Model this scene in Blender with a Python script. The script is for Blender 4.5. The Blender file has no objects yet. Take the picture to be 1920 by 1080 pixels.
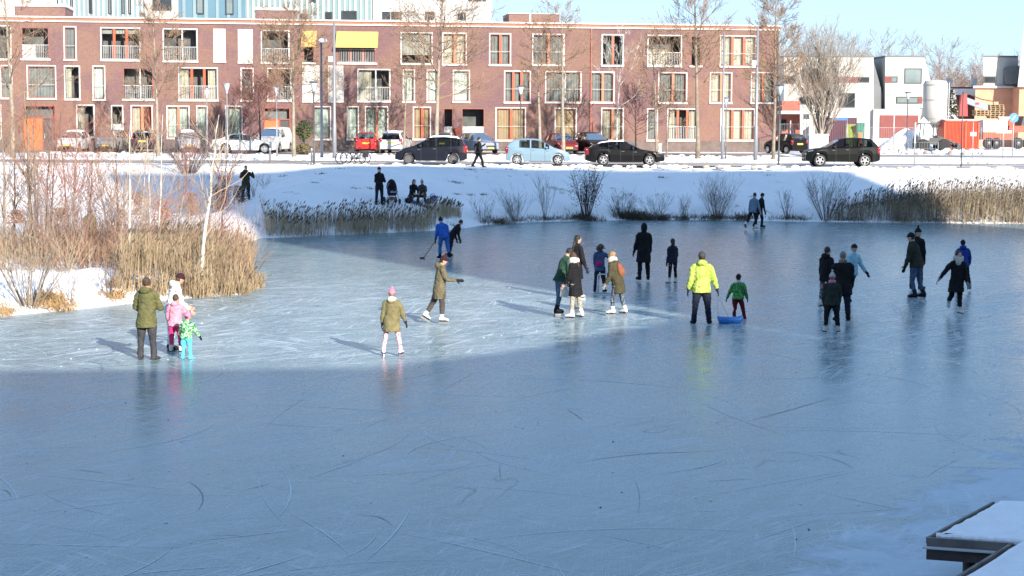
import bpy, bmesh, math, random
import numpy as np
from mathutils import Vector, Matrix, noise
R = math.radians
S = bpy.context.scene
COL = S.collection
rnd = random.Random(7)

# ------------------------------------------------------------------ camera
FPX, CX, CY, CAMZ = 3300.0, 960.0, 540.0, 5.0
PITCH, ROLL = math.atan(305 / 3300.0), 0.0052
FW = Vector((0, math.cos(PITCH), -math.sin(PITCH)))
_r0, _u0 = Vector((1, 0, 0)), Vector((0, math.sin(PITCH), math.cos(PITCH)))
RT = _r0 * math.cos(ROLL) + _u0 * math.sin(ROLL)
UP = _u0 * math.cos(ROLL) - _r0 * math.sin(ROLL)
CAM = Vector((0, 0, CAMZ))
cam = bpy.data.objects.new('camera', bpy.data.cameras.new('camera'))
COL.objects.link(cam)
m = Matrix((RT, UP, -FW)).transposed().to_4x4(); m.translation = CAM
cam.matrix_world = m
cam.data.sensor_width = 36.0
cam.data.lens = 36.0 * FPX / 1920.0
cam.data.clip_start, cam.data.clip_end = 0.5, 3000
S.camera = cam

# ------------------------------------------------------------------ sky, sun, exposure
SUN_AZ = Vector((-0.462, 0.887, 0)).normalized()     # the way the light travels over the ground
SUN_EL = R(22.5)
w = bpy.data.worlds.new('World'); S.world = w; w.use_nodes = True
nt = w.node_tree
sky = nt.nodes.new('ShaderNodeTexSky'); sky.sky_type = 'NISHITA'; sky.sun_disc = False
sky.sun_elevation = SUN_EL
sky.sun_rotation = math.atan2(-SUN_AZ.x, -SUN_AZ.y)
sky.air_density, sky.dust_density, sky.ozone_density = 0.85, 0.25, 2.0
bg = nt.nodes['Background']; bg.inputs['Strength'].default_value = 0.12
tint = nt.nodes.new('ShaderNodeMixRGB'); tint.blend_type = 'MULTIPLY'; tint.inputs[0].default_value = 1.0; tint.inputs[2].default_value = (1.45, 1.93, 2.48, 1)   # a very clear cold winter sky
soft = nt.nodes.new('ShaderNodeGamma'); soft.inputs['Gamma'].default_value = .40   # evens out the glare near the horizon
nt.links.new(sky.outputs[0], soft.inputs[0]); nt.links.new(soft.outputs[0], tint.inputs[1]); nt.links.new(tint.outputs[0], bg.inputs['Color'])
sun = bpy.data.objects.new('sun', bpy.data.lights.new('sun', 'SUN')); COL.objects.link(sun)
sun.data.energy, sun.data.angle, sun.data.color = 5.0, R(0.5), (1.0, 0.90, 0.78)
_d = SUN_AZ * math.cos(SUN_EL) + Vector((0, 0, -math.sin(SUN_EL)))
sun.rotation_euler = _d.to_track_quat('-Z', 'Y').to_euler()
S.view_settings.view_transform = 'Standard'
try: S.view_settings.look = 'None'
except Exception: pass
S.view_settings.exposure, S.view_settings.gamma = 1.1, 1.0
S.cycles.max_bounces = 6
S.cycles.transparent_max_bounces = 8

# ------------------------------------------------------------------ helpers
def tag(o, label=None, cat=None, group=None, kind=None):
    if label: o['label'] = label
    if cat: o['category'] = cat
    if group: o['group'] = group
    if kind: o['kind'] = kind
    return o

def empty(name, loc, rz=0.0):
    o = bpy.data.objects.new(name, None); COL.objects.link(o)
    o.location = loc; o.rotation_euler = (0, 0, rz); o.empty_display_size = 0.2
    return o

class MB:
    """collects faces for ONE mesh object"""
    def __init__(s): s.v, s.f, s.mi = [], [], []
    def add(s, vs, fs, mi=0):
        b = len(s.v); s.v += [tuple(p) for p in vs]
        for f in fs: s.f.append(tuple(b + i for i in f)); s.mi.append(mi)
    def quad(s, a, b, c, d, mi=0): s.add([a, b, c, d], [(0, 1, 2, 3)], mi)
    def box(s, x0, x1, y0, y1, z0, z1, mi=0, M=None):
        p = [Vector(q) for q in ((x0,y0,z0),(x1,y0,z0),(x1,y1,z0),(x0,y1,z0),(x0,y0,z1),(x1,y0,z1),(x1,y1,z1),(x0,y1,z1))]
        if M: p = [M @ q for q in p]
        s.add(p, [(3,2,1,0),(4,5,6,7),(0,1,5,4),(1,2,6,5),(2,3,7,6),(3,0,4,7)], mi)
    def cbox(s, c, sx, sy, sz, mi=0, M=None):
        s.box(c[0]-sx/2, c[0]+sx/2, c[1]-sy/2, c[1]+sy/2, c[2]-sz/2, c[2]+sz/2, mi, M)
    def loft(s, rings, caps=True, mi=0):
        n = len(rings[0]); vs = [p for r in rings for p in r]; fs = []
        for i in range(len(rings) - 1):
            for j in range(n):
                k = (j + 1) % n
                fs.append((i*n+j, i*n+k, (i+1)*n+k, (i+1)*n+j))
        if caps:
            fs.append(tuple(range(n - 1, -1, -1))); q = (len(rings)-1)*n
            fs.append(tuple(range(q, q + n)))
        s.add(vs, fs, mi)
    def tube(s, pts, rad, n=8, mi=0, caps=True, flat=None):
        pts = [Vector(p) for p in pts]
        if not isinstance(rad, list): rad = [rad] * len(pts)
        t0 = (pts[1] - pts[0]).normalized()
        a = t0.orthogonal().normalized() if abs(t0.x) > .9 else t0.cross(Vector((1,0,0))).cross(t0).normalized()
        rings = []
        for i, p in enumerate(pts):
            t = (pts[min(i+1, len(pts)-1)] - pts[max(i-1, 0)])
            if t.length < 1e-9: t = t0
            t = t.normalized()
            a = (a - t * a.dot(t))
            a = a.normalized() if a.length > 1e-6 else t.orthogonal().normalized()
            b = t.cross(a)
            r = rad[i]; ra, rb = (r if isinstance(r, tuple) else (r, r))
            rings.append([p + a*ra*math.cos(2*math.pi*k/n) + b*rb*math.sin(2*math.pi*k/n) for k in range(n)])
        s.loft(rings, caps, mi)
    def ball(s, c, r, nu=10, nv=7, mi=0, M=None, zmin=-1.0):
        c = Vector(c)
        if not isinstance(r, (tuple, list)): r = (r, r, r)
        rings = []; a0 = math.asin(max(-1, min(1, zmin)))
        for i in range(nv + 1):
            t = a0 + (math.pi/2 - a0) * i / nv
            t = max(-math.pi/2 + .05, min(math.pi/2 - .05, t))
            ring = []
            for j in range(nu):
                u = 2*math.pi*j/nu
                q = Vector((r[0]*math.cos(t)*math.cos(u), r[1]*math.cos(t)*math.sin(u), r[2]*math.sin(t)))
                ring.append(c + (M @ q if M else q))
            rings.append(ring)
        s.loft(rings, True, mi)
    def lathe(s, prof, n=16, mi=0, M=None, c=(0,0,0)):
        """prof: (radius, z)"""
        c = Vector(c); rings = []
        for r, z in prof:
            ring = [Vector((r*math.cos(2*math.pi*j/n), r*math.sin(2*math.pi*j/n), z)) for j in range(n)]
            rings.append([c + (M @ q if M else q) for q in ring])
        s.loft(rings, True, mi)
    def prism(s, poly, off, mi=0):
        off = Vector(off); a = [Vector(p) for p in poly]; b = [p + off for p in a]; n = len(a)
        s.add(a + b, [tuple(range(n-1,-1,-1)), tuple(range(n, 2*n))] + [(i, (i+1)%n, n+(i+1)%n, n+i) for i in range(n)], mi)
    def mesh(s, name):
        me = bpy.data.meshes.new(name)
        me.from_pydata(s.v, [], s.f)
        me.update()
        if s.mi and max(s.mi) > 0: me.polygons.foreach_set('material_index', s.mi)
        return me
    def build(s, name, mats, parent=None, smooth=False, fix=True):
        me = s.mesh(name)
        if not isinstance(mats, (list, tuple)): mats = [mats]
        for x in mats: me.materials.append(x)
        if fix:
            bm = bmesh.new(); bm.from_mesh(me); bmesh.ops.recalc_face_normals(bm, faces=bm.faces); bm.to_mesh(me); bm.free()
        if smooth: me.polygons.foreach_set('use_smooth', [True]*len(me.polygons))
        o = bpy.data.objects.new(name, me); COL.objects.link(o)
        if parent is not None: o.parent = parent
        return o

def remeshed(mb, name, mats, parent, voxel=.015, it=3, extra=None, fold=0.0):
    """union of the shapes in mb as one continuous skin; extra: MB joined in afterwards"""
    o = mb.build('tmp', mats[0])
    a = o.modifiers.new('r', 'REMESH'); a.mode = 'VOXEL'; a.voxel_size = voxel
    b = o.modifiers.new('s', 'SMOOTH'); b.factor, b.iterations = .5, it
    dg = bpy.context.evaluated_depsgraph_get()
    me = bpy.data.meshes.new_from_object(o.evaluated_get(dg))
    bpy.data.objects.remove(o)
    if fold:
        n = len(me.vertices); co = np.empty(n*3, np.float32); no = np.empty(n*3, np.float32)
        me.vertices.foreach_get('co', co); me.vertices.foreach_get('normal', no); co = co.reshape(-1, 3); no = no.reshape(-1, 3); h = np.zeros(n)
        for i in range(9):
            kv = np.array([rnd.gauss(0, 1), rnd.gauss(0, 1), rnd.gauss(0, 1.5)]); kv *= (18 if i < 4 else 42)*rnd.uniform(.7, 1.3)/np.linalg.norm(kv)
            q = np.sin(co @ kv + rnd.uniform(0, 6.3) + 1.2*np.sin(co @ kv[::-1]*.6)); h += (q if i < 4 else .8*(1-2*np.abs(q)))*.42
        co = co + no*(fold*(h-.3))[:, None]
        me.vertices.foreach_set('co', co.astype(np.float32).ravel()); me.update()
    if extra is not None and extra.v:
        bm = bmesh.new(); bm.from_mesh(me)
        em = extra.mesh('e'); bm.from_mesh(em); bpy.data.meshes.remove(em)
        bmesh.ops.recalc_face_normals(bm, faces=bm.faces)
        bm.to_mesh(me); bm.free()
    me.materials.clear()
    for x in mats: me.materials.append(x)
    me.polygons.foreach_set('use_smooth', [True]*len(me.polygons))
    me.name = name
    r = bpy.data.objects.new(name, me); COL.objects.link(r); r.parent = parent
    return r

def copy_tree(o, parent=None):
    c = o.copy(); COL.objects.link(c); c.parent = parent
    for ch in o.children: copy_tree(ch, c)
    return c

# ------------------------------------------------------------------ materials
_M = {}
def mat(name, col, rough=.6, metal=0.0, var=0.0, vscale=3.0, bump=0.0, bscale=20.0, spec=None, alpha=None, col2=None, trans=0.0):
    if name in _M: return _M[name]
    x = bpy.data.materials.new(name); x.use_nodes = True
    n, l = x.node_tree.nodes, x.node_tree.links
    p = n['Principled BSDF']
    p.inputs['Base Color'].default_value = (*col, 1)
    p.inputs['Roughness'].default_value = rough
    p.inputs['Metallic'].default_value = metal
    if spec is not None: p.inputs['Specular IOR Level'].default_value = spec
    if trans: p.inputs['Transmission Weight'].default_value = trans
    tc = n.new('ShaderNodeTexCoord')
    if var > 0 or col2 is not None:
        t = n.new('ShaderNodeTexNoise'); t.inputs['Scale'].default_value = vscale; t.inputs['Detail'].default_value = 5
        l.new(tc.outputs['Object'], t.inputs['Vector'])
        r = n.new('ShaderNodeValToRGB')
        c2 = col2 if col2 is not None else tuple(c*(1+var) for c in col)
        c1 = col if col2 is not None else tuple(c*(1-var) for c in col)
        r.color_ramp.elements[0].position, r.color_ramp.elements[1].position = .35, .65
        r.color_ramp.elements[0].color, r.color_ramp.elements[1].color = (*c1, 1), (*c2, 1)
        l.new(t.outputs['Fac'], r.inputs['Fac']); l.new(r.outputs['Color'], p.inputs['Base Color'])
    if bump > 0:
        t = n.new('ShaderNodeTexNoise'); t.inputs['Scale'].default_value = bscale; t.inputs['Detail'].default_value = 4
        l.new(tc.outputs['Object'], t.inputs['Vector'])
        b = n.new('ShaderNodeBump'); b.inputs['Strength'].default_value = bump; b.inputs['Distance'].default_value = .05
        l.new(t.outputs['Fac'], b.inputs['Height']); l.new(b.outputs['Normal'], p.inputs['Normal'])
    _M[name] = x
    return x

def patterned(name, cols, scale, rough=.8):
    """cloth printed with a blotchy pattern of several colours"""
    if name in _M: return _M[name]
    x = bpy.data.materials.new(name); x.use_nodes = True
    n, l = x.node_tree.nodes, x.node_tree.links
    p = n['Principled BSDF']; p.inputs['Roughness'].default_value = rough
    tc = n.new('ShaderNodeTexCoord')
    t = n.new('ShaderNodeTexNoise'); t.inputs['Scale'].default_value = scale; t.inputs['Detail'].default_value = 1.5
    l.new(tc.outputs['Object'], t.inputs['Vector'])
    r = n.new('ShaderNodeValToRGB'); r.color_ramp.interpolation = 'CONSTANT'
    e = r.color_ramp.elements
    while len(e) < len(cols): e.new(.5)
    for i, c in enumerate(cols):
        e[i].position = 0 if i == 0 else .36 + .28 * i / len(cols); e[i].color = (*c, 1)
    l.new(t.outputs['Fac'], r.inputs['Fac']); l.new(r.outputs['Color'], p.inputs['Base Color'])
    _M[name] = x
    return x

def cloth(name, col, rough=.85, var=.18):
    return mat('cloth ' + name, col, rough, 0, var, 9.0, .5, 14.0, spec=.2)

# ------------------------------------------------------------------ the lie of the land
SHORE = [(-60, 39), (-20, 43.5), (-13.3, 45.6), (-11.6, 47.6), (-10.4, 49.6), (-9.0, 50.9), (-8.15, 51.6), (-8.1, 54), (-9.1, 60), (-10.5, 66), (-11.3, 72),
         (-11.3, 77.3), (-8.5, 79.5), (-5.5, 82), (-2.8, 84.6), (-1.6, 88.5), (1.1, 91.6), (4.5, 93.4), (8, 94.5), (12, 94.2), (16, 93.2), (21, 92.7), (27, 92.4), (60, 92)]
LANDPOLY = SHORE + [(400, 92), (400, 900), (-400, 900), (-400, 39)]

def sdist(x, y):
    x, y = np.asarray(x, float), np.asarray(y, float)
    d = np.full(x.shape, 1e9)
    pts = [(-400, 39)] + SHORE + [(400, 92)]
    for (ax, ay), (bx, by) in zip(pts[:-1], pts[1:]):
        dx, dy = bx-ax, by-ay
        t = np.clip(((x-ax)*dx + (y-ay)*dy)/(dx*dx+dy*dy), 0, 1)
        d = np.minimum(d, np.hypot(x-ax-t*dx, y-ay-t*dy))
    ins = np.zeros(x.shape, bool)
    n = len(LANDPOLY)
    for i in range(n):
        (ax, ay), (bx, by) = LANDPOLY[i], LANDPOLY[(i+1) % n]
        c = ((ay > y) != (by > y))
        if ay != by: ins ^= c & (x < (bx-ax)*(y-ay)/(by-ay)+ax)
    return np.where(ins, d, -d)

def sstep(a, b, t):
    t = np.clip((np.asarray(t, float)-a)/(b-a), 0, 1); return t*t*(3-2*t)

def gz(x, y):
    x, y = np.asarray(x, float), np.asarray(y, float)
    s = sdist(x, y)
    base = 2.64 + (np.clip(y, 0, 160) - 100)*.0077
    zR = np.minimum(base, .10 + np.maximum(s, 0)*.34 + .25*sstep(0, 1.2, s))
    zR = zR - .22*np.exp(-((s-7.2)/1.6)**2)
    zL = np.minimum(base, np.minimum(.10 + .30*np.maximum(s, 0), .55) + np.maximum(0, y-92.3)*.19)
    wt = sstep(-16, -9, x)*sstep(72, 79, y)
    z = zL*(1-wt) + zR*wt
    return np.where(s > 0, z, np.maximum(-.5, .10 + s*.5))
def gz1(x, y): return float(gz(np.array([x]), np.array([y]))[0])

def ray(px, py): return FW*FPX + RT*(px-CX) + UP*(CY-py)
def at_z(px, py, z=0.0):
    d = ray(px, py); t = (z-CAMZ)/d.z; return CAM + d*t
def at_y(px, py, y):
    d = ray(px, py); return CAM + d*(y/d.y)
def ground(px, py):
    d = ray(px, py); d = d/d.y
    ys = np.arange(30, 230, .1)
    xs, zs = d.x*ys, CAMZ + d.z*ys
    g = np.maximum(gz(xs, ys), 0)
    k = np.nonzero(zs <= g)[0]
    y = float(ys[k[0]]) if len(k) else 229.0
    return Vector((d.x*y, y, float(g[k[0]]) if len(k) else 0))
def on_ground(px, y):
    """the ground point in the picture's column px at distance y"""
    x = 0.0
    for _ in range(4):
        z = max(0, gz1(x, y)); d = ray(px, 240); x = d.x/d.y*y
    return Vector((x, y, max(0, gz1(x, y))))
# ------------------------------------------------------------------ the setting: snow, ice, road
def node_mat(name):
    x = bpy.data.materials.new(name); x.use_nodes = True
    return x, x.node_tree.nodes, x.node_tree.links, x.node_tree.nodes['Principled BSDF']
def N(n, t, **k):
    q = n.new(t)
    for a, b in k.items():
        if a in q.inputs: q.inputs[a].default_value = b
        else: setattr(q, a, b)
    return q
def ramp(n, l, src, stops):
    r = n.new('ShaderNodeValToRGB'); e = r.color_ramp.elements
    while len(e) < len(stops): e.new(.5)
    for i, (p, c) in enumerate(stops):
        e[i].position = p; e[i].color = (c, c, c, 1) if not isinstance(c, tuple) else (*c, 1)
    l.new(src, r.inputs['Fac']); return r.outputs['Color']
def mix(n, l, fac, a, b, mode='MIX'):
    q = n.new('ShaderNodeMixRGB'); q.blend_type = mode
    for s, v in ((0, fac), (1, a), (2, b)):
        if hasattr(v, 'is_output'): l.new(v, q.inputs[s])
        else: q.inputs[s].default_value = v if isinstance(v, (int, float)) else (*v, 1)
    return q.outputs[0]
def math_(n, l, op, a, b=0.0):
    q = n.new('ShaderNodeMath'); q.operation = op
    for s, v in ((0, a), (1, b)):
        if hasattr(v, 'is_output'): l.new(v, q.inputs[s])
        else: q.inputs[s].default_value = v
    return q.outputs[0]
def noise_(n, l, vec, scale, detail=4, rough=.5, sc=None, rot=0.0, dist=0.0, loc=None):
    if sc is not None or rot or loc:
        mp = n.new('ShaderNodeMapping'); mp.vector_type = 'TEXTURE'
        if sc: mp.inputs['Scale'].default_value = tuple(1/q for q in sc)
        if loc: mp.inputs['Location'].default_value = loc
        mp.inputs['Rotation'].default_value = (0, 0, rot)
        l.new(vec, mp.inputs['Vector']); vec = mp.outputs[0]
    t = n.new('ShaderNodeTexNoise')
    t.inputs['Scale'].default_value, t.inputs['Detail'].default_value, t.inputs['Roughness'].default_value = scale, detail, rough
    t.inputs['Distortion'].default_value = dist
    l.new(vec, t.inputs['Vector']); return t.outputs['Fac']

# snow on the ground, with bare tufts and trodden bits
x, n, l, p = node_mat('snow ground'); SNOWG = x
tc = n.new('ShaderNodeTexCoord'); V = tc.outputs['Object']
g1 = ramp(n, l, noise_(n, l, V, .9, 6, .62), [(.62, 0.0), (.68, 1.0)])
g2 = ramp(n, l, noise_(n, l, V, .16, 3), [(.45, 0.0), (.62, 1.0)])
bare = math_(n, l, 'MULTIPLY', g1, g2)
tone = ramp(n, l, noise_(n, l, V, .5, 6, .6), [(.3, (.80, .81, .84)), (.7, (.90, .90, .91))])
c = mix(n, l, math_(n, l, 'MULTIPLY', bare, .75), tone, (.20, .17, .11))
l.new(c, p.inputs['Base Color']); p.inputs['Roughness'].default_value = .75; p.inputs['Specular IOR Level'].default_value = .25
b = n.new('ShaderNodeBump'); b.inputs['Strength'].default_value = .9; b.inputs['Distance'].default_value = .14
l.new(noise_(n, l, V, 3.0, 8, .72), b.inputs['Height']); l.new(b.outputs['Normal'], p.inputs['Normal'])

def snow_mat():
    return mat('settled snow', (.86, .87, .9), .7, 0, .03, 2.0, .4, 6.0, spec=.25)
SNOW = snow_mat()

def axis(parts):
    out = []
    for a, b, s in parts: out += list(np.arange(a, b, s))
    return np.array(out + [parts[-1][1]])
GX = axis([(-420, -70, 25), (-70, -34, 2), (-34, 34, .4), (34, 70, 2), (70, 420, 25)])
GY = axis([(36, 44, .8), (44, 56, .3), (56, 76, .6), (76, 106, .3), (106, 150, 1.5), (150, 900, 30)])
XX, YY = np.meshgrid(GX, GY)
ZZ = gz(XX, YY); SS = sdist(XX, YY)
bump = np.zeros_like(ZZ)
nf = (np.abs(XX) < 36) & (YY < 110) & (SS > .1)
for i, j in zip(*np.nonzero(nf)):
    q = Vector((XX[i, j], YY[i, j], 0))
    bump[i, j] = .09*noise.noise(q*.45) + .05*noise.noise(q*1.3) + .03*noise.noise(q*3.1)
fade = np.clip((103.5-YY)/3, 0, 1)*np.clip(SS/.6, 0, 1)
ZZ = ZZ + bump*fade*(1 + .9*(YY < 76))
nx, ny = len(GX), len(GY)
mb = MB(); mb.v = list(zip(XX.ravel().tolist(), YY.ravel().tolist(), ZZ.ravel().tolist()))
for i in range(ny-1):
    for j in range(nx-1):
        mb.f.append((i*nx+j, i*nx+j+1, (i+1)*nx+j+1, (i+1)*nx+j)); mb.mi.append(0)
tag(mb.build('snowy_ground', SNOWG, smooth=True, fix=False), kind='structure', label='snow covered banks and ground around the frozen water')

# ice: scratched, scuffed, part mirror
x, n, l, p = node_mat('skated ice'); ICE = x
tc = n.new('ShaderNodeTexCoord'); V = tc.outputs['Object']
base = ramp(n, l, noise_(n, l, V, .16, 6, .62, (1, 1.6, 1), .6), [(.30, (.048, .140, .172)), (.5, (.072, .186, .220)), (.72, (.118, .238, .265))])
mott = noise_(n, l, V, 2.0, 9, .72, (.45, 1.3, 1), .8)
base = mix(n, l, .38, base, ramp(n, l, mott, [(.36, (.055, .085, .095)), (.62, (.29, .31, .31))]))
scr = None
for k, (rot, sc, th, off) in enumerate([(.85, (.06, 1.5, 1), .020, 0), (.55, (.05, 1.8, 1), .018, 11), (1.15, (.07, 1.5, 1), .018, 27), (-.75, (.08, 1.5, 1), .016, 43), (.25, (.07, 1.9, 1), .014, 61), (1.45, (.06, 1.9, 1), .016, 77)]):
    f = noise_(n, l, V, 2.2, 1.5, .5, sc, rot, .3, (off, off, 0))
    d = math_(n, l, 'ABSOLUTE', math_(n, l, 'SUBTRACT', f, .5))
    ln = ramp(n, l, d, [(0.0, 1.0), (th, 0.0)])
    br = ramp(n, l, noise_(n, l, V, .5, 3, .6, None, 0, 0, (off+5, 3, 0)), [(.46, 0.0), (.60, 1.0)])
    ln = math_(n, l, 'MULTIPLY', ln, br)
    scr = ln if scr is None else math_(n, l, 'MAXIMUM', scr, ln)
# fine crossing cuts of many blades
fine = None
for k, (rot, off) in enumerate([(.4, 3), (1.0, 19), (-.5, 37), (1.5, 53), (-1.05, 71), (.05, 88)]):
    f = noise_(n, l, V, 6.5, 1.0, .5, (.10, 1.6, 1), rot, .4, (off, 0, 0))
    ln = ramp(n, l, math_(n, l, 'ABSOLUTE', math_(n, l, 'SUBTRACT', f, .5)), [(0.0, 1.0), (.022, 0.0)])
    ln = math_(n, l, 'MULTIPLY', ln, ramp(n, l, noise_(n, l, V, 1.3, 3, .6, None, 0, 0, (off, 9, 0)), [(.47, 0.0), (.62, 1.0)]))
    fine = ln if fine is None else math_(n, l, 'MAXIMUM', fine, ln)
scr = math_(n, l, 'MAXIMUM', scr, math_(n, l, 'MULTIPLY', fine, .8))
# broad scuffs where people turn and stop
sc1 = ramp(n, l, noise_(n, l, V, 1.5, 5, .62, (.35, 1.7, 1), .75, 1.0), [(.56, 0.0), (.66, 1.0)])
sc3 = ramp(n, l, noise_(n, l, V, 3.4, 4, .6, (.25, 1.8, 1), 1.0, .6, (17, 5, 0)), [(.58, 0.0), (.68, 1.0)])
sc2 = ramp(n, l, noise_(n, l, V, .13, 3), [(.40, 0.0), (.58, 1.0)])
scuff = math_(n, l, 'MULTIPLY', math_(n, l, 'MAXIMUM', sc1, sc3), sc2)
sp = n.new('ShaderNodeSeparateXYZ'); l.new(V, sp.inputs[0])
lit_busy = ramp(n, l, math_(n, l, 'DIVIDE', sp.outputs['Y'], 100.0), [(.20, .95), (.36, .70), (.38, 1.0), (.50, 1.0), (.62, .30)])  # skate marks by distance, coloured whiter across the sunlit band than in the shade
white = math_(n, l, 'MAXIMUM', math_(n, l, 'MULTIPLY', math_(n, l, 'MULTIPLY', scr, .62), lit_busy), math_(n, l, 'MULTIPLY', math_(n, l, 'MULTIPLY', scuff, .5), lit_busy))
c = mix(n, l, white, base, (.80, .84, .87))
# few dark cracks
f = noise_(n, l, V, .42, 1.5, .5, None, .3, 1.2, (90, 10, 0))
crack = ramp(n, l, math_(n, l, 'ABSOLUTE', math_(n, l, 'SUBTRACT', f, .5)), [(0.0, 1.0), (.006, 0.0)])
crack = math_(n, l, 'MULTIPLY', crack, ramp(n, l, noise_(n, l, V, .4, 2, .5, None, 0, 0, (33, 8, 0)), [(.52, 0.0), (.58, 1.0)]))
c = mix(n, l, math_(n, l, 'MULTIPLY', crack, .75), c, (.035, .055, .07))
# snow lying on the ice round the jetty in the near corner
dline = math_(n, l, 'ADD', math_(n, l, 'MULTIPLY', sp.outputs['X'], .86), math_(n, l, 'MULTIPLY', sp.outputs['Y'], -.50))
edge = math_(n, l, 'ADD', math_(n, l, 'MULTIPLY', math_(n, l, 'ADD', dline, 6.3), .45), math_(n, l, 'MULTIPLY', math_(n, l, 'SUBTRACT', noise_(n, l, V, 1.1, 8, .64), .5), 2.4))
drift = ramp(n, l, math_(n, l, 'ADD', edge, .70), [(.34, 0.0), (.48, .65), (.70, 1.0)])
near = ramp(n, l, math_(n, l, 'DIVIDE', sp.outputs['Y'], 100.0), [(.27, 1.0), (.33, 0.0)])
drift = math_(n, l, 'MULTIPLY', drift, near)
c = mix(n, l, math_(n, l, 'MULTIPLY', drift, .72), c, (.62, .70, .78))
l.new(c, p.inputs['Base Color'])
rg = math_(n, l, 'ADD', .17, math_(n, l, 'MULTIPLY', math_(n, l, 'MAXIMUM', white, drift), .5))
rg = math_(n, l, 'ADD', rg, math_(n, l, 'MULTIPLY', mott, .10))
l.new(rg, p.inputs['Roughness']); p.inputs['IOR'].default_value = 1.31
b = n.new('ShaderNodeBump'); b.inputs['Strength'].default_value = .10; b.inputs['Distance'].default_value = .02
l.new(noise_(n, l, V, 4, 5, .6), b.inputs['Height']); l.new(b.outputs['Normal'], p.inputs['Normal'])
mb = MB(); mb.quad((-140, -60, 0), (140, -60, 0), (140, 100, 0), (-140, 100, 0))
tag(mb.build('frozen_water', ICE), kind='structure', label='skated ice of the frozen pond')

# single long cuts: a few dark arcs and many pale ones lying in the ice
def cut_ribbon(mb, P, wd, mi):
    L_, R_ = [], []
    for i, p in enumerate(P):
        t = (P[min(i+1, len(P)-1)]-P[max(i-1, 0)]).normalized(); s = Vector((-t.y, t.x, 0))*wd*.5*math.sin(math.pi*(i+.6)/(len(P)+.2))
        L_.append(p+s); R_.append(p-s)
    for i in range(len(P)-1): mb.quad(L_[i], R_[i], R_[i+1], L_[i+1], mi)
def arc_px(pts, n_=14):
    P = [at_z(*q, .004) for q in pts]; out = []
    for i in range(n_+1):
        t = i/n_; out.append(P[0]*(1-t)**2 + P[1]*2*t*(1-t) + P[2]*t*t)
    return out
mb = MB(); rq = random.Random(12)
for pts, wd in [(((352, 902), (398, 925), (370, 958)), .028), (((690, 966), (720, 968), (735, 985)), .02), (((1080, 868), (1180, 848), (1312, 847)), .03), (((1322, 903), (1370, 900), (1412, 897)), .022), (((130, 880), (170, 882), (200, 888)), .022), (((455, 918), (485, 914), (506, 905)), .022), (((0, 917), (22, 920), (20, 934)), .022), (((1400, 790), (1480, 770), (1560, 745)), .03), (((1060, 766), (1080, 776), (1095, 790)), .02), (((940, 900), (935, 880), (938, 868)), .016), (((1520, 850), (1580, 862), (1600, 878)), .018), (((380, 1005), (440, 1000), (470, 1008)), .014), (((660, 962), (700, 970), (732, 968)), .014), (((1190, 900), (1205, 930), (1196, 962)), .012)]:
    cut_ribbon(mb, arc_px(pts), wd*.7, 0)
for i in range(120):
    p = at_z(rq.uniform(-60, 1980), 560+520*rq.random()**1.3, .003+.00002*i); a = rq.uniform(0, 6.28); c = rq.gauss(0, .25); P = [p]; st_ = rq.uniform(.12, .4)
    for k in range(11): a += c*st_; p = p+Vector((math.cos(a), math.sin(a), 0))*st_; P.append(p)
    if all(gz1(q.x, q.y) < 0 for q in P): cut_ribbon(mb, P, rq.uniform(.008, .024), 1)
tag(mb.build('skate_cuts', [mat('dark cut in ice', (.055, .09, .11), .4), mat('pale cut in ice', (.62, .70, .74), .6)], fix=False), 'dark and pale curved skate cuts in the ice', 'skate cuts', None, 'stuff')

# road, kerb strips and parking court follow the gentle slope of the ground
def strip(name, y0, y1, lift, m, x0=-200, x1=200, wob=0.0, label=None):
    mb = MB(); xs = np.arange(x0, x1+.1, 1.0); ys = np.linspace(y0, y1, max(3, int((y1-y0)/1.2)+2))
    for y in ys:
        for xx in xs:
            e = 0
            if wob and (y == ys[0] or y == ys[-1]): e = wob*noise.noise(Vector((xx*.35, y, 0)))
            mb.v.append((xx, y+e, gz1b(xx, y+e) + lift))
    k = len(xs)
    for i in range(len(ys)-1):
        for j in range(k-1):
            mb.f.append((i*k+j, i*k+j+1, (i+1)*k+j+1, (i+1)*k+j)); mb.mi.append(0)
    return tag(mb.build(name, m, fix=False), kind='structure', label=label)
def gz1b(x, y): return 2.64 + (min(y, 160)-100)*.0077 if y > 119 or x > -9 else gz1(x, y)
x, n, l, p = node_mat('slushy asphalt'); SLUSH = x
tc = n.new('ShaderNodeTexCoord'); V = tc.outputs['Object']
sl = ramp(n, l, noise_(n, l, V, .8, 6, .65, (.12, 1.3, 1)), [(.40, (.10, .095, .09)), (.52, (.30, .26, .22)), (.62, (.80, .80, .82))])
l.new(sl, p.inputs['Base Color']); p.inputs['Roughness'].default_value = .6
x, n, l, p = node_mat('brick paved court'); PAVE = x
tc = n.new('ShaderNodeTexCoord'); V = tc.outputs['Object']
sl = ramp(n, l, noise_(n, l, V, .6, 6, .65, (.2, 1.2, 1)), [(.38, (.13, .11, .10)), (.55, (.22, .18, .16)), (.68, (.72, .72, .74))])
l.new(sl, p.inputs['Base Color']); p.inputs['Roughness'].default_value = .8
strip('road', 103.0, 110.5, .02, SLUSH, wob=.9, label='slushy road along the bank')
strip('parking_court', 127.0, 136.5, .02, PAVE, -90, 20, wob=.5, label='paved parking court before the brick flats')
strip('side_street', 128, 134, .02, SLUSH, 21, 120, wob=1.2, label='side street past the building site')
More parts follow.
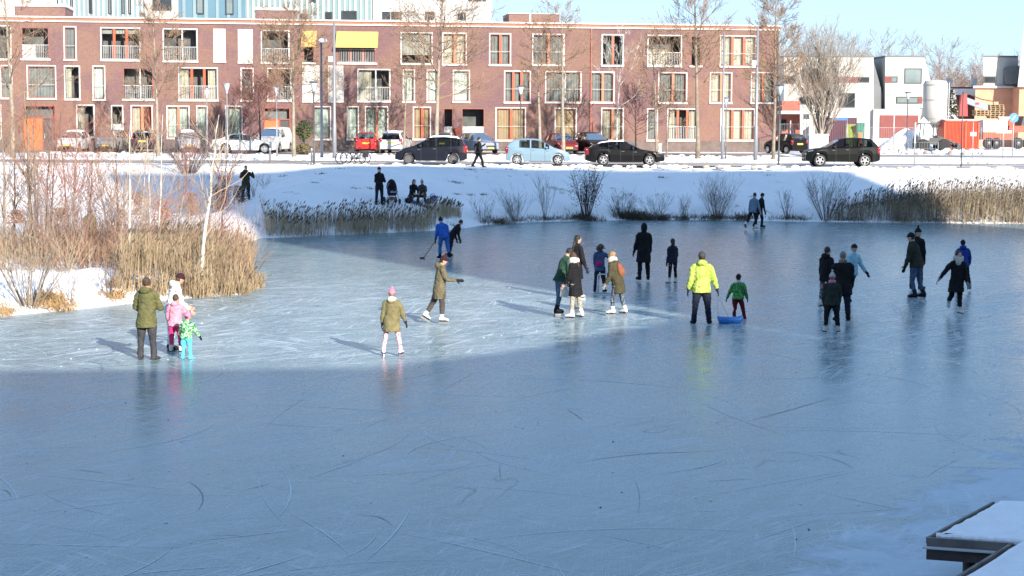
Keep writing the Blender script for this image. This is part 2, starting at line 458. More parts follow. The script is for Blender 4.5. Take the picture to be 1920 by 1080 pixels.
# ------------------------------------------------------------------ building materials
x, n, l, p = node_mat('red brown brickwork'); BRICK = x
tc = n.new('ShaderNodeTexCoord'); V = tc.outputs['Object']
mp = n.new('ShaderNodeMapping'); mp.inputs['Rotation'].default_value = (R(90), 0, 0); l.new(V, mp.inputs['Vector'])
bt = n.new('ShaderNodeTexBrick'); bt.inputs['Scale'].default_value = 1.0
bt.inputs['Brick Width'].default_value, bt.inputs['Row Height'].default_value, bt.inputs['Mortar Size'].default_value = .44, .13, .012
bt.inputs['Color1'].default_value = (.172, .096, .082, 1); bt.inputs['Color2'].default_value = (.130, .068, .066, 1); bt.inputs['Mortar'].default_value = (.20, .15, .13, 1)
l.new(mp.outputs[0], bt.inputs['Vector'])
pt = ramp(n, l, noise_(n, l, V, .22, 5, .6, (1, 1, 1.6)), [(.44, (.128, .074, .088)), (.56, (.190, .110, .084))])
c = mix(n, l, .65, bt.outputs['Color'], pt)
sx = n.new('ShaderNodeSeparateXYZ'); l.new(V, sx.inputs[0])   # each dwelling was laid from its own batch of brick
wn = n.new('ShaderNodeTexWhiteNoise'); wn.noise_dimensions = '1D'; l.new(math_(n, l, 'FLOOR', math_(n, l, 'DIVIDE', sx.outputs['X'], 6.7)), wn.inputs['W'])
c = mix(n, l, 1.0, c, ramp(n, l, wn.outputs['Value'], [(0.0, (1.0, 1.08, 1.14)), (.5, (1.07, 1.14, 1.15)), (1.0, (1.15, 1.20, 1.17))]), 'MULTIPLY')
l.new(mix(n, l, .30, c, ramp(n, l, noise_(n, l, V, 5, 4), [(.3, (.095, .048, .044)), (.7, (.23, .12, .095))])), p.inputs['Base Color'])
p.inputs['Roughness'].default_value = .85; p.inputs['Specular IOR Level'].default_value = .2
PLINTH = mat('grey brown plinth brick', (.125, .095, .085), .85, 0, .2, 2.0)
WHITE = mat('white window paint', (.52, .52, .50), .5, 0, .03, 2.0)
COPING = mat('white coping', (.52, .51, .49), .6, 0, .05, 1.0)
BAND = mat('terracotta band', (.36, .145, .095), .8, 0, .12, 3.0)
ORANGE = mat('orange paint', (.34, .065, .022), .45, 0, .08, 2.0)
REDFR = mat('red brown paint', (.24, .06, .04), .5)
RAILM = mat('grey railing metal', (.42, .42, .42), .5, .3)
DARKM = mat('dark grey metal', (.05, .052, .055), .5, .2)
ROOM = mat('unlit room', (.20, .20, .20), .9, 0, .4, .8)
CURT = mat('cream curtain', (.60, .56, .47), .9, 0, .10, 4.0)
MINT = mat('pale mint curtain', (.62, .70, .66), .9, 0, .08, 3.0)
BEIGE = mat('beige blind', (.50, .38, .26), .9, 0, .06, 2.0)
GREYC = mat('grey net curtain', (.30, .31, .31), .9, 0, .15, 2.5)
SHUT = mat('white roller shutter', (.46, .45, .42), .6, 0, .03, 3.0)
AWN = mat('yellow awning cloth', (.56, .35, .10), .8, 0, .05, 2.0)
x, n, l, p = node_mat('window glass'); GLASS = x
for q in list(n):
    if q != n['Material Output']: n.remove(q)
tr = n.new('ShaderNodeBsdfTransparent'); tr.inputs[0].default_value = (.82, .86, .86, 1)
gl = n.new('ShaderNodeBsdfGlossy'); gl.inputs['Roughness'].default_value = .03; gl.inputs[0].default_value = (.75, .72, .70, 1)
fr = n.new('ShaderNodeFresnel'); fr.inputs['IOR'].default_value = 1.9
ms = n.new('ShaderNodeMixShader'); l.new(fr.outputs[0], ms.inputs[0]); l.new(tr.outputs[0], ms.inputs[1]); l.new(gl.outputs[0], ms.inputs[2])
l.new(ms.outputs[0], n['Material Output'].inputs['Surface'])

# ------------------------------------------------------------------ the long brick block of flats
FT = .125
FO = Vector((0, 139, gz1(0, 139) - .05)); FE = Vector((1, FT, 0)).normalized(); FN = Vector((FT, -1, 0)).normalized()
def fac(px, py):
    d = ray(px, py); t = (FO - CAM).dot(FN)/d.dot(FN); p = CAM + d*t - FO
    return p.dot(FE), p.z
flats = empty('brick_flats', FO, math.atan(FT))
tag(flats, 'long three storey red brown brick block of flats with flat roof', 'apartment building')
U0, U1 = fac(-190, 150)[0], fac(1459, 150)[0]
ZT = fac(960, 41.5)[1]; ZB = fac(960, 51.5)[1]
PL = fac(960, 262.5)[1]

WIN = '''-40 49 20 110 g
40 51 92 110 d F R p
121 51 142 111 k
190 53 262 112 D 2 R bl
307 55 369 114 D R W1
402 56 421 114 w
448 57 472 116 w
491 58 541 117 D R
569 59 589 117 d aw F
634 60 704 118 D 2 R aw F
753 62 809 119 s
831 63 873 120 c 1
919 64 956 121 k 1
1000 65 1056 121 k 1
1130 66 1167 122 d 1
1216 67 1276 123 D R cl
1296 67 1314 123 d F
1352 68 1416 124 c 2
2 124 22 183 k
52 124 104 184 k
122 125 149 185 D cu1
175 125 196 186 m
231 127 287 186 D R F W1
336 128 407 187 D 2 R cu
453 129 474 188 k
503 129 545 188 D R
569 125 597 189 w
617 125 642 189 w
672 131 730 189 D R cu1 W1
757 132 776 190 m
802 132 820 190 m
851 133 879 190 m
947 134 993 191 k 2
1024 135 1088 191 k W1
1109 136 1150 191 k 1
1236 137 1286 192 k 1
1333 137 1370 192 c 1
1410 137 1450 192 c 1
-40 198 2 258 k
145 198 176 256 D cu1
210 199 230 257 d h
247 199 285 258 r 1 cu1
314 200 354 258 m 1
370 200 388 259 m
424 200 453 259 m
589 201 619 260 m
652 201 671 260 m
686 201 726 260 m 1
776 202 806 260 b 1
832 203 849 262 d F h
866 203 908 262 d F h
931 203 984 262 b 1
1042 204 1079 262 b
1129 204 1167 262 c 1
1215 205 1231 262 k
1253 205 1306 262 D 2 R cu
1353 205 1413 262 c 2'''
DOORS = [(42, 197, 106, 283), (494, 201, 545, 284)]
ops = []
for ln in WIN.split('\n'):
    t = ln.split(); a = list(map(float, t[:4]))
    u0, z1 = fac(a[0], a[1]); u1, z0 = fac(a[2], a[3])
    ops.append((max(u0, U0+.4), z0, u1, z1, t[4], t[5:]))
dop = []
for a in DOORS:
    u0, z1 = fac(a[0], a[1]); u1, _ = fac(a[2], a[3]); dop.append((u0, .02, u1, z1))
def wall_with_openings(mb, u0, u1, z0, z1, holes, depth=.16, mi=0):
    us = sorted({u0, u1} | {h[0] for h in holes if u0 < h[0] < u1} | {h[2] for h in holes if u0 < h[2] < u1})
    zs = sorted({z0, z1} | {h[1] for h in holes if z0 < h[1] < z1} | {h[3] for h in holes if z0 < h[3] < z1})
    for a, b in zip(us[:-1], us[1:]):
        for c, d in zip(zs[:-1], zs[1:]):
            m, q = (a+b)/2, (c+d)/2
            if any(h[0] < m < h[2] and h[1] < q < h[3] for h in holes): continue
            mb.quad((a, 0, c), (b, 0, c), (b, 0, d), (a, 0, d), mi)
    for h in holes:
        a, c, b, d = h[:4]
        for q in (((a,0,c),(a,0,d),(a,depth,d),(a,depth,c)), ((b,0,c),(b,depth,c),(b,depth,d),(b,0,d)),
                  ((a,0,d),(b,0,d),(b,depth,d),(a,depth,d)), ((a,0,c),(a,depth,c),(b,depth,c),(b,0,c))):
            mb.quad(*q, mi)
mb = MB()
holes = [(a, max(b, .0), c, d) for a, b, c, d, *_ in ops] + dop
wall_with_openings(mb, U0, U1, PL, ZB, holes)
mb.quad((U1, 0, -.2), (U1, 13, -.2), (U1, 13, ZB), (U1, 0, ZB)); mb.quad((U0, 13, -.2), (U0, 0, -.2), (U0, 0, ZB), (U0, 13, ZB))
mb.quad((U1, 13, -.2), (U0, 13, -.2), (U0, 13, ZB), (U1, 13, ZB))
mb.build('wall', BRICK, flats, fix=False)
mb = MB()
segs, cur = [], U0
for d in sorted(dop): segs.append((cur, d[0])); cur = d[2]
segs.append((cur, U1))
for a, b in segs: mb.box(a, b, -.025, .3, -.2, PL-.0)
mb.build('plinth', PLINTH, flats)
mb = MB(); h = (ZT-ZB); mb.box(U0-.1, U1+.12, -.12, 13.1, ZB, ZB+h*.22); mb.box(U0-.1, U1+.16, -.18, 13.2, ZB+h*.74, ZT)
mb.build('coping', COPING, flats)
mb = MB(); mb.box(U0, U1+.06, -.05, 13, ZB+h*.22, ZB+h*.74); mb.build('cornice_band', BAND, flats)
mb = MB(); mb.box(U0+.2, U1-.2, .3, 12.6, ZT, ZT+.03); mb.build('roof', SNOW, flats)
for (x0, x1, y1, hh) in ((22, 118, 10, 5), (478, 558, 17, 4)):
    mb = MB(); a, _ = fac(x0, 40); b, _ = fac(x1, 40); _, z1 = fac((x0+x1)/2, y1)
    mb.box(a, b, 1.5, 1.5+hh, ZT+.03, z1); rb = mb.build('roof_box', BRICK, flats)
    mb = MB(); mb.box(a-.1, b+.1, 1.4, 1.6+hh, z1, z1+.22); mb.build('roof_box_coping', COPING, rb)
mb = MB(); a, _ = fac(963, 40); b, _ = fac(1059, 40); _, z1 = fac(1010, 22)
mb.box(a, b, 3, 7, ZT+.03, z1); rb = mb.build('roof_box', BRICK, flats)
mb = MB(); mb.box(a-.06, b+.06, 2.9, 7.1, z1, z1+.07); mb.box(a+2.7/1.3-.45, a+2.7/1.3-.3, 2.95, 3.1, ZT+.03, z1); mb.build('roof_box_coping', COPING, rb)
mb = MB(); a = fac(857, 240)[0]; z = fac(857, 240)[1]
mb.add([(a-.25,-.02,z),(a+.25,-.02,z),(a+.02,-.02,z-.9),(a-.25,-.4,z),(a+.25,-.4,z)], [(0,1,2),(3,2,4),(0,2,3),(1,4,2),(0,3,4,1)])
mb.build('wall_hopper', REDFR, flats)
for px, y0, y1 in ((1109, 52, 262), (1113, 230, 262)):
    mb = MB(); a, z1 = fac(px, y0); _, z0 = fac(px, y1); mb.box(a-.05, a+.05, -.1, -.003, z0, z1); mb.build('drain_pipe', REDFR, flats)

def make_window(a, z0, b, z1, g, fl):
    root = flats
    wd = b-a
    fr_ = MB(); t = .085
    fm = REDFR if 'F' in fl else WHITE
    if 'F' in fl:
        fr_.box(a, a+.05, -.01, .12, z0, z1); fr_.box(b-.05, b, -.01, .12, z0, z1); fr_.box(a+.05, b-.05, -.01, .12, z1-.06, z1)
    else:
        fr_.box(a-t, a, -.045, .12, z0+.0, z1+t); fr_.box(b, b+t, -.045, .12, z0, z1+t); fr_.box(a, b, -.045, .12, z1, z1+t)
    f = fr_.build('window', fm, root)
    mb = MB(); mb.box(a-.12, b+.12, -.12, .12, z0-.14, z0-.0); mb.build('sill', WHITE, f)
    inner = MB()
    if not 'F' in fl: # red-brown inner sash on the lower half as built
        inner.box(a, a+.06, .03, .10, z0, z1); inner.box(b-.06, b, .03, .10, z0, z1); inner.box(a+.06, b-.06, .03, .10, z1-.06, z1); inner.box(a+.06, b-.06, .03, .10, z0, z0+.07)
        inner.build('sash', REDFR if g in 'kcmbr' else DARKM, f)
    if g == 'w':
        mb = MB(); k = 16
        for i in range(k): mb.box(a+.02, b-.02, -.03, .0, z0+(z1-z0)*i/k+.008, z0+(z1-z0)*(i+1)/k)
        mb.box(a+.03, b-.03, .0, .1, z0, z1)
        mb.build('shutter', SHUT, f); return
    mb = MB(); mb.quad((a, .11, z0), (b, .11, z0), (b, .11, z1), (a, .11, z1)); mb.build('pane', GLASS, f, fix=False)
    mb = MB(); D = 1.3
    mb.quad((a,.165,z0),(a,D,z0),(a,D,z1),(a,.165,z1)); mb.quad((b,.165,z0),(b,.165,z1),(b,D,z1),(b,D,z0)); mb.quad((a,D,z0),(b,D,z0),(b,D,z1),(a,D,z1))
    mb.quad((a,.165,z0),(b,.165,z0),(b,D,z0),(a,D,z0)); mb.quad((a,.165,z1),(a,D,z1),(b,D,z1),(b,.165,z1)); mb.build('room', ROOM, f)
    def drape(u0, u1, q0, q1, m, y=.26, nm='curtain'):
        mb = MB(); k = max(3, int((u1-u0)/.07)); vs = []
        for i in range(k+1):
            u = u0+(u1-u0)*i/k; dy = .03*math.sin(i*1.9) + .02*rnd.uniform(-1, 1)
            vs += [(u, y+dy, q0), (u, y+dy, q1)]
        mb.add(vs, [(2*i, 2*i+2, 2*i+3, 2*i+1) for i in range(k)]); mb.build(nm, m, f, fix=False)
    H = z1-z0
    if g == 'c': drape(a+.03, b-.03, z0, z1, CURT)
    if g == 'm': drape(a+.03, b-.03, z0, z1, MINT)
    if g == 'b': drape(a+.03, b-.03, z0, z1, BEIGE, .2)
    if g == 'k': drape(a+.03, b-.03, z0, z1, GREYC, .24)
    if g == 's': drape(a+.03, b-.03, z0+H*.28, z1, SHUT, .2, 'blind')
    if g == 'r': drape(a+.03, b-.03, z0, z1, REDFR, .3)
    if 'bl' in fl: drape(a+.03, b-.03, z1-H*.17, z1, SHUT, .2, 'blind')
    if 'cu' in fl: drape(a+.03, a+wd*.24, z0, z1, CURT); drape(b-wd*.24, b-.03, z0, z1, CURT)
    if 'cu1' in fl: drape(a+.03, a+wd*.42, z0, z1, CURT)
    if 'cl' in fl: drape(a+.03, a+wd*.6, z0, z0+H*.55, CURT)
    if 'h' in fl:
        mb = MB(); mb.box(a+.06, b-.06, .02, .10, z0+.07, z0+H*.42); mb.build('infill_panel', SHUT if 'F' in fl else MINT, f)
    if 'p' in fl:
        mb = MB(); mb.box(a+.05, a+wd*.5, -.04, .02, z0+.05, z0+H*.45); mb.build('infill_panel', SHUT, f)
    if 'W1' in fl:
        mb = MB(); mb.box((a+b)/2+.1, (a+b)/2+.2, .02, .10, z0, z1); mb.build('mullion', WHITE, f)
        if 'R' in fl:
            mb = MB(); mb.cbox((a+wd*.62, .45, z0+.45), .5, .5, .06); mb.cbox((a+wd*.5, .45, z0+.22), .05, .4, .44); mb.cbox((a+wd*.74, .45, z0+.22), .05, .4, .44); mb.build('balcony_table', WHITE, f)
    np_ = 2 if '2' in fl else 1 if '1' in fl else 0
    for i in range(np_):
        c = a + wd*(i+1)/(np_+1) + (.03 if np_ == 1 else 0)
        mb = MB(); mb.box(c-.10, c+.10, -.03, .13, z0+.02, z1); mb.build('post', ORANGE if (np_ == 2 or rnd.random() < .5) else mat('dull orange paint', (.42, .14, .07), .5), f)
    if 'R' in fl:
        mb = MB(); zt = z0+H*.43; k = int(wd/.13)
        for i in range(1, k): u = a+wd*i/k; mb.box(u-.012, u+.012, -.09, -.07, z0+.06, zt)
        mb.box(a, b, -.10, -.06, zt, zt+.04); mb.box(a, b, -.10, -.06, z0+.03, z0+.06); mb.build('railing', RAILM, f)
    elif g in 'kcmb' and H > 1.5:
        mb = MB(); zt = z0+H*.42; mb.box(a, b, -.07, -.05, zt, zt+.025); mb.build('railing', RAILM, f)
    if 'aw' in fl:
        mb = MB(); zt = z1+.05; dz, dy = H*.48, .75
        mb.prism([(a-.12, -.05, zt), (a-.12-.1, -dy, zt-dz), (a-.22, -dy, zt-dz-.14), (a-.22, -dy+.02, zt-dz-.14), (a-.20, -dy+.04, zt-dz), (a-.12, -.05, zt-.05)], (b-a+.34, 0, 0))
        aw = mb.build('awning', AWN, f)
        mb = MB(); mb.tube([(a-.15, -.05, zt-dz*.75), (a-.22, -dy, zt-dz)], .02, 4); mb.tube([(b+.12, -.05, zt-dz*.75), (b+.13, -dy, zt-dz)], .02, 4); mb.build('awning_arm', DARKM, aw)
for o_ in ops: make_window(*o_)
for i, (a, z0, b, z1) in enumerate(dop):
    mb = MB(); mb.box(a, a+.09, -.02, .14, 0, z1); mb.box(b-.09, b, -.02, .14, 0, z1); mb.box(a+.09, b-.09, -.02, .14, z1-.09, z1)
    zt = z1*.74; mb.box(a+.09, b-.09, -.0, .14, zt-.1, zt); mid = a+(b-a)*.60; mb.box(mid-.04, mid+.04, -.0, .14, 0, zt-.1)
    d = mb.build('door', REDFR, flats)
    mb = MB(); mb.box(a+.09, mid-.04, .04, .1, .02, zt-.1); mb.build('door_panel', mat('bright orange door paint', (.55, .13, .03), .5), d)
    mb = MB(); mb.box(mid+.04, b-.09, .08, .12, .02, zt-.1); dl = mb.build('door_leaf', DARKM, d)
    mb = MB(); mb.quad((a+.09,.1,zt), (b-.09,.1,zt), (b-.09,.1,z1-.09), (a+.09,.1,z1-.09)); mb.build('transom_pane', GLASS, d, fix=False)
    mb = MB(); mb.quad((a,.5,zt-.1), (b,.5,zt-.1), (b,.5,z1), (a,.5,z1)); mb.build('room', GREYC if i else ROOM, d, fix=False)
    mb = MB(); mb.box(mid+.1, mid+.14, .02, .08, .9, 1.3); mb.build('handle', RAILM, d)

# ------------------------------------------------------------------ buildings behind
def wbuild(mb, name, m, root, smooth=False):
    o = mb.build(name, m, root, smooth); o.location = -root.location; return o
BLUEP = mat('pale blue cladding', (.20, .28, .31), .5, .2, .06, .6)
BLUED = mat('mid blue cladding', (.10, .19, .25), .5, .2, .06, .6)
TEALP = mat('grey teal cladding', (.17, .26, .27), .5, .2, .08, .6)
CREAMW = mat('white render', (.44, .43, .39), .8, 0, .06, .5)
GREYW = mat('dark grey cladding', (.13, .14, .15), .7, 0, .08, 1.0)
WGLASS = mat('dark reflecting glass', (.03, .035, .04), .08, 0, .3, .8)
LGLASS = mat('pale reflecting glass', (.16, .20, .20), .08, 0, .2, .5)
MAROON = mat('maroon panel', (.17, .035, .03), .6, 0, .08, 2.0)

def rect_at(px0, py0, px1, py1, Y):
    a, b = at_y(px0, py0, Y), at_y(px1, py1, Y); return a.x, b.z, b.x, a.z
def face_window(root, px0, py0, px1, py1, Y, glass=WGLASS, frame=DARKM, name='window', proud=.06, panel=None):
    x0, z0, x1, z1 = rect_at(px0, py0, px1, py1, Y); t = .09
    mb = MB()
    mb.box(x0, x0+t, Y-proud, Y+.05, z0, z1); mb.box(x1-t, x1, Y-proud, Y+.05, z0, z1); mb.box(x0+t, x1-t, Y-proud, Y+.05, z1-t, z1); mb.box(x0+t, x1-t, Y-proud, Y+.05, z0, z0+t)
    f = wbuild(mb, name, frame, root)
    mb = MB(); mb.box(x0+t, x1-t, Y-.02, Y+.03, z0+t, z1-t); o = mb.build('pane', glass, f); o.location = -root.location
    o.location = (0, 0, 0)
    return f
# tall clad flats behind, in three stretches of cladding
Yt = 172.0
tall = empty('clad_flats', (at_y(400, 100, Yt).x, Yt, 3)); tag(tall, 'tall block of flats clad in blue and teal ribbed sheeting behind the brick flats', 'apartment building')
ztop = at_y(400, -60, Yt).z
def ribbed(root, px0, px1, m1, m2, per, name):
    x0, x1 = at_y(px0, 50, Yt).x, at_y(px1, 50, Yt).x
    mb = MB(); mb.box(x0, x1, Yt, Yt+10, 3, ztop, 0)
    k = int((x1-x0)/per)
    for i in range(k):
        u = x0 + (x1-x0)*(i+.5)/k; wd = per*(.30 + .15*rnd.random())
        mb.box(u-wd/2, u+wd/2, Yt-.10, Yt-.002, 3, ztop, 1)
    return wbuild(mb, name, [m1, m2], root)
ribbed(tall, 108, 272, BLUEP, WHITE, .47, 'ribbed_cladding')
ribbed(tall, 335, 460, BLUED, BLUEP, .95, 'ribbed_cladding')
ribbed(tall, 460, 702, TEALP, WHITE, .50, 'ribbed_cladding')
mb = MB(); a, b = at_y(272, 50, Yt).x, at_y(335, 50, Yt).x; mb.box(a, b, Yt-.2, Yt+10, 3, ztop); a2, b2 = at_y(-200, 50, Yt).x, at_y(108, 50, Yt).x
mb.box(a2, b2, Yt-.2, Yt+10, 3, ztop); wbuild(mb, 'rendered_wall', CREAMW, tall)
for q in ((86, -12, 109, 7), (166, -8, 173, 25)): face_window(tall, *q, Yt-.1)
for q in ((131, -8, 138, 24), (202, -8, 209, 26), (228, -8, 234, 26), (240, -8, 246, 26), (368, -10, 382, 26), (423, -10, 438, 27)): face_window(tall, *q, Yt-.1, LGLASS)
face_window(tall, 286, -12, 322, 20, Yt-.2)
for q in ((564, 26, 578, 40), (610, 22, 623, 40), (641, 20, 669, 40), (581, -10, 592, 4)): face_window(tall, *q, Yt-.1)
pale = empty('white_panel_flats', (at_y(810, 100, Yt+2).x, Yt+2, 3)); tag(pale, 'tall white panelled flats at the right end of the ribbed blue flats', 'apartment building')
mb = MB(); a, b = at_y(702, 50, Yt+2).x, at_y(921, 50, Yt+2).x; mb.box(a+.05, b, Yt-.3, Yt+12, 3, ztop+.5)
for i in range(1, 13): u = a+(b-a)*i/13; mb.box(u-.03, u+.03, Yt-.33, Yt-.302, 3, ztop+.5)
wbuild(mb, 'wall', mat('white panel', (.46, .49, .49), .6, 0, .03, .5), pale)
for q in ((713, 20, 755, 39), (795, 20, 816, 39), (856, 23, 875, 40), (817, -6, 836, 3), (876, -8, 914, 5), (580, 0, 581, 1))[:5]: face_window(pale, *q, Yt-.3, WGLASS, WHITE)

# white angular houses to the right
def poly_house(name, label, pts, Y, depth, m, cat='house', skew=0.0):
    P = [at_y(px, py, Y) for px, py in pts]; P = [Vector((q.x, Y, q.z)) for q in P]
    root = empty(name, (sum(q.x for q in P)/len(P), Y, min(q.z for q in P))); tag(root, label, cat, 'houses beyond the building site')
    mb = MB(); mb.prism(P, (skew*depth, depth, 0)); wbuild(mb, 'wall', m, root)
    return root
Yh = 176
h1 = poly_house('angular_house', 'white angular house with maroon strip windows behind the many stemmed willow', [(1470, 280), (1470, 107), (1638, 107), (1638, 280)], Yh, 9, CREAMW)
mb = MB(); P = [at_y(a, b, Yh) for a, b in ((1638, 107), (1657, 176), (1656, 204), (1638, 204))]; mb.prism([Vector((q.x+.01, Yh+.6, q.z)) for q in P], (0, 8, 0)); wbuild(mb, 'roof_slope', GREYW, h1)
x0, z0, x1, z1 = rect_at(1469, 105, 1638.5, 107, Yh); mb = MB(); mb.box(x0, x1, Yh-.1, Yh+9, z0, z1+.05); wbuild(mb, 'roof_edge', GREYW, h1)
for q in ((1470, 142, 1492, 157), (1505, 128, 1535, 156), (1572, 144, 1630, 155)): face_window(h1, *q, Yh)
face_window(h1, 1572, 174, 1603, 202, Yh); face_window(h1, 1498, 182, 1528, 196, Yh)
x0, z0, x1, z1 = rect_at(1530, 144, 1608, 155, Yh); mb = MB(); mb.box(x0, x1, Yh-.09, Yh+.0, z0, z1); wbuild(mb, 'maroon_panel', MAROON, h1)
h2 = poly_house('angular_house', 'white angular house with one large square window beside the cement silo', [(1660, 204), (1660, 107), (1733, 107), (1745, 152), (1747, 204)], Yh, 9, CREAMW)
mb = MB(); x0, z0, x1, z1 = rect_at(1638.3, 204.3, 1780, 283, Yh-.5); mb.box(x0, x1, Yh-.5, Yh+9, z0, z1); wbuild(mb, 'ground_floor', CREAMW, h2)
x0, z0, x1, z1 = rect_at(1659, 105, 1733.5, 107, Yh); mb = MB(); mb.box(x0, x1, Yh-.1, Yh+9, z0, z1+.05)
wbuild(mb, 'roof_edge', GREYW, h2)
face_window(h2, 1696, 128, 1728, 157, Yh, LGLASS); face_window(h2, 1670, 143, 1683, 155, Yh, LGLASS); face_window(h2, 1681, 181, 1722, 194, Yh-.5+.45, LGLASS)
x0, z0, x1, z1 = rect_at(1659, 143, 1670, 155, Yh); mb = MB(); mb.box(x0, x1, Yh-.09, Yh, z0, z1); wbuild(mb, 'maroon_panel', MAROON, h2); mb = MB()
x0, z0, x1, z1 = rect_at(1721.5, 181, 1729, 194, Yh); mb.box(x0, x1, Yh-.09, Yh, z0, z1); wbuild(mb, 'maroon_panel', MAROON, h2)
mb = MB(); x0, z0, x1, z1 = rect_at(1650, 216, 1721, 236, Yh-.5); mb.box(x0, x1, Yh-.6, Yh-.45, z0-1.2, z1); wbuild(mb, 'garage_door', MAROON, h2)
h3 = poly_house('angular_house', 'white angular house with dark square bay at the far right above the salmon wall', [(1844, 163), (1844, 107), (1908, 107), (1912, 163)], Yh, 7, CREAMW, skew=.29)
x0, z0, x1, z1 = rect_at(1843, 105, 1908, 107, Yh); mb = MB(); mb.prism([(x0, Yh-.1, z0), (x1, Yh-.1, z0), (x1, Yh-.1, z1+.05), (x0, Yh-.1, z1+.05)], (.29*7, 7.1, 0)); wbuild(mb, 'roof_edge', GREYW, h3)
face_window(h3, 1844, 143, 1867, 156, Yh)
P = [at_y(a, b, Yh) for a, b in ((1881, 158), (1881, 130), (1888, 125), (1908, 124), (1912, 158))]; mb = MB(); mb.prism([Vector((q.x, Yh-.9, q.z)) for q in P], (0, .895, 0)); wbuild(mb, 'bay_window', GREYW, h3)
x0, z0, x1, z1 = rect_at(1824, 166, 1896, 283, Yh+1); mb = MB(); mb.prism([(x0, Yh+.02, z0), (x1, Yh+.02, z0), (x1, Yh+.02, z1), (x0, Yh+.02, z1)], (.29*6, 6, 0))
SALM = mat('salmon brick', (.52, .27, .17), .8, 0, .08, 1.5); wbuild(mb, 'salmon_wall', SALM, h3)
x0, z0, x1, z1 = rect_at(1824, 161, 1912, 165.6, Yh); mb = MB(); mb.prism([(x0, Yh-.3, z0), (x1, Yh-.3, z0), (x1, Yh-.3, z1), (x0, Yh-.3, z1)], (.29*6, 6, 0)); wbuild(mb, 'flat_roof_edge', COPING, h3)
mb = MB()
for a in (1899, 1904, 1909): x0, z0, x1, z1 = rect_at(a, 166, a+1.5, 283, Yh); mb.box(x0, x1, Yh+.1, Yh+.4, z0, z1)
wbuild(mb, 'porch_posts', COPING, h3)
x0, z0, x1, z1 = rect_at(1894, 166, 1990, 283, Yh+5); mb = MB(); mb.box(x0+.02, x1, Yh+5, Yh+7.2, z0, z1); wbuild(mb, 'porch_back', GREYW, h3)
h4 = poly_house('gabled_house', 'white gabled house cut off by the right picture edge', [(1908, 163), (1914, 110), (1921, 40), (1960, -60), (2060, 60), (2060, 163)], Yh-3, 9, CREAMW, skew=.31)
mb = MB(); x0, z0, x1, z1 = rect_at(1908.5, 163.3, 2060, 283, Yh-3); mb.box(x0+.3, x1, Yh-2.5, Yh+5, z0, z1); wbuild(mb, 'ground_floor', SALM, h4)
low = poly_house('brick_hut', 'low red brick hut with white flat roof beside the end of the brick flats', [(1466, 283), (1466, 189), (1500, 189), (1500, 283)], 158, 5, mat('bright red brick', (.30, .10, .075), .85, 0, .15, 3.0), 'hut')
mb = MB(); x0, z0, x1, z1 = rect_at(1462, 210, 1542, 214, 156); mb.box(x0, x1, 155, 160, z0, z1+.1); wbuild(mb, 'canopy_roof', COPING, low)
mb = MB()
for a in (1507, 1513, 1530): x0, z0, x1, z1 = rect_at(a, 214, a+3.2, 283, 156); mb.box(x0, x1, 156, 156.3, z0, z1)
wbuild(mb, 'canopy_posts', COPING, low)
mb = MB(); x0, z0, x1, z1 = rect_at(1464, 224, 1474, 245, 157.9); mb.box(x0, x1, 157.9, 158.05, z0, z1); wbuild(mb, 'window', WGLASS, low)
# red roofs and white chimneys between the houses
rr = poly_house('tiled_house', 'red tiled roof with two white chimneys behind the building site', [(1772, 230), (1772, 176), (1786, 163), (1846, 163), (1862, 176), (1862, 230)], 186, 8, mat('red roof tile', (.24, .085, .06), .8, 0, .15, 1.5))
for a in (1776, 1824):
    mb = MB(); x0, z0, x1, z1 = rect_at(a, 146, a+7, 170, 186); mb.box(x0, x1, 185.9, 186.6, z0, z1); wbuild(mb, 'chimney', COPING, rr)
mb = MB(); x0, z0, x1, z1 = rect_at(1768, 166, 1862, 178, 184); mb.box(x0, x1, 184, 185.8, z0, z1); wbuild(mb, 'snowy_eave', SNOW, rr)

# buildings on the near side: they throw the broad shade over the ice
def shade_block(name, label, prof):
    # prof: (offset across the sunlight, height), extruded along the sunlight
    c = Vector((SUN_AZ.x, SUN_AZ.y, 0)); v = Vector((c.y, -c.x, 0))
    o = c*-14
    root = empty(name, o + v*((prof[0][0]+prof[-1][0])/2)); tag(root, label, 'apartment building')
    mb = MB(); mb.prism([o + v*a + Vector((0, 0, h)) for a, h in prof], c*-9); wbuild(mb, 'wall', BRICK, root)
    return root
def uv_of(p): return Vector((SUN_AZ.y, -SUN_AZ.x, 0)).dot(p), SUN_AZ.dot(Vector((p.x, p.y, 0)))
def roof_for(px, py):
    g = ground(px, py); v, u = uv_of(g); return v, g.z + (u+14)*math.tan(SUN_EL)
pl_ = [roof_for(0, 696), roof_for(700, 691), roof_for(1000, 652), roof_for(1290, 592)]
t1, t2 = roof_for(112, 330), roof_for(1550, 318)
v1 = (roof_for(1290, 592)[0] + roof_for(840, 511)[0] + roof_for(600, 468)[0])/3
shade_block('low_flats', 'low block of flats on the near bank that shades the close ice', [(-70, 0), (-70, pl_[0][1]), pl_[0], pl_[1], pl_[2], (v1-.05, pl_[3][1]), (v1-.05, 0)])
shade_block('tower_flats', 'tower of flats on the near bank that shades the far bank', [(v1, 0), (v1, t1[1]), (t2[0], t2[1]), (t2[0], 0)])

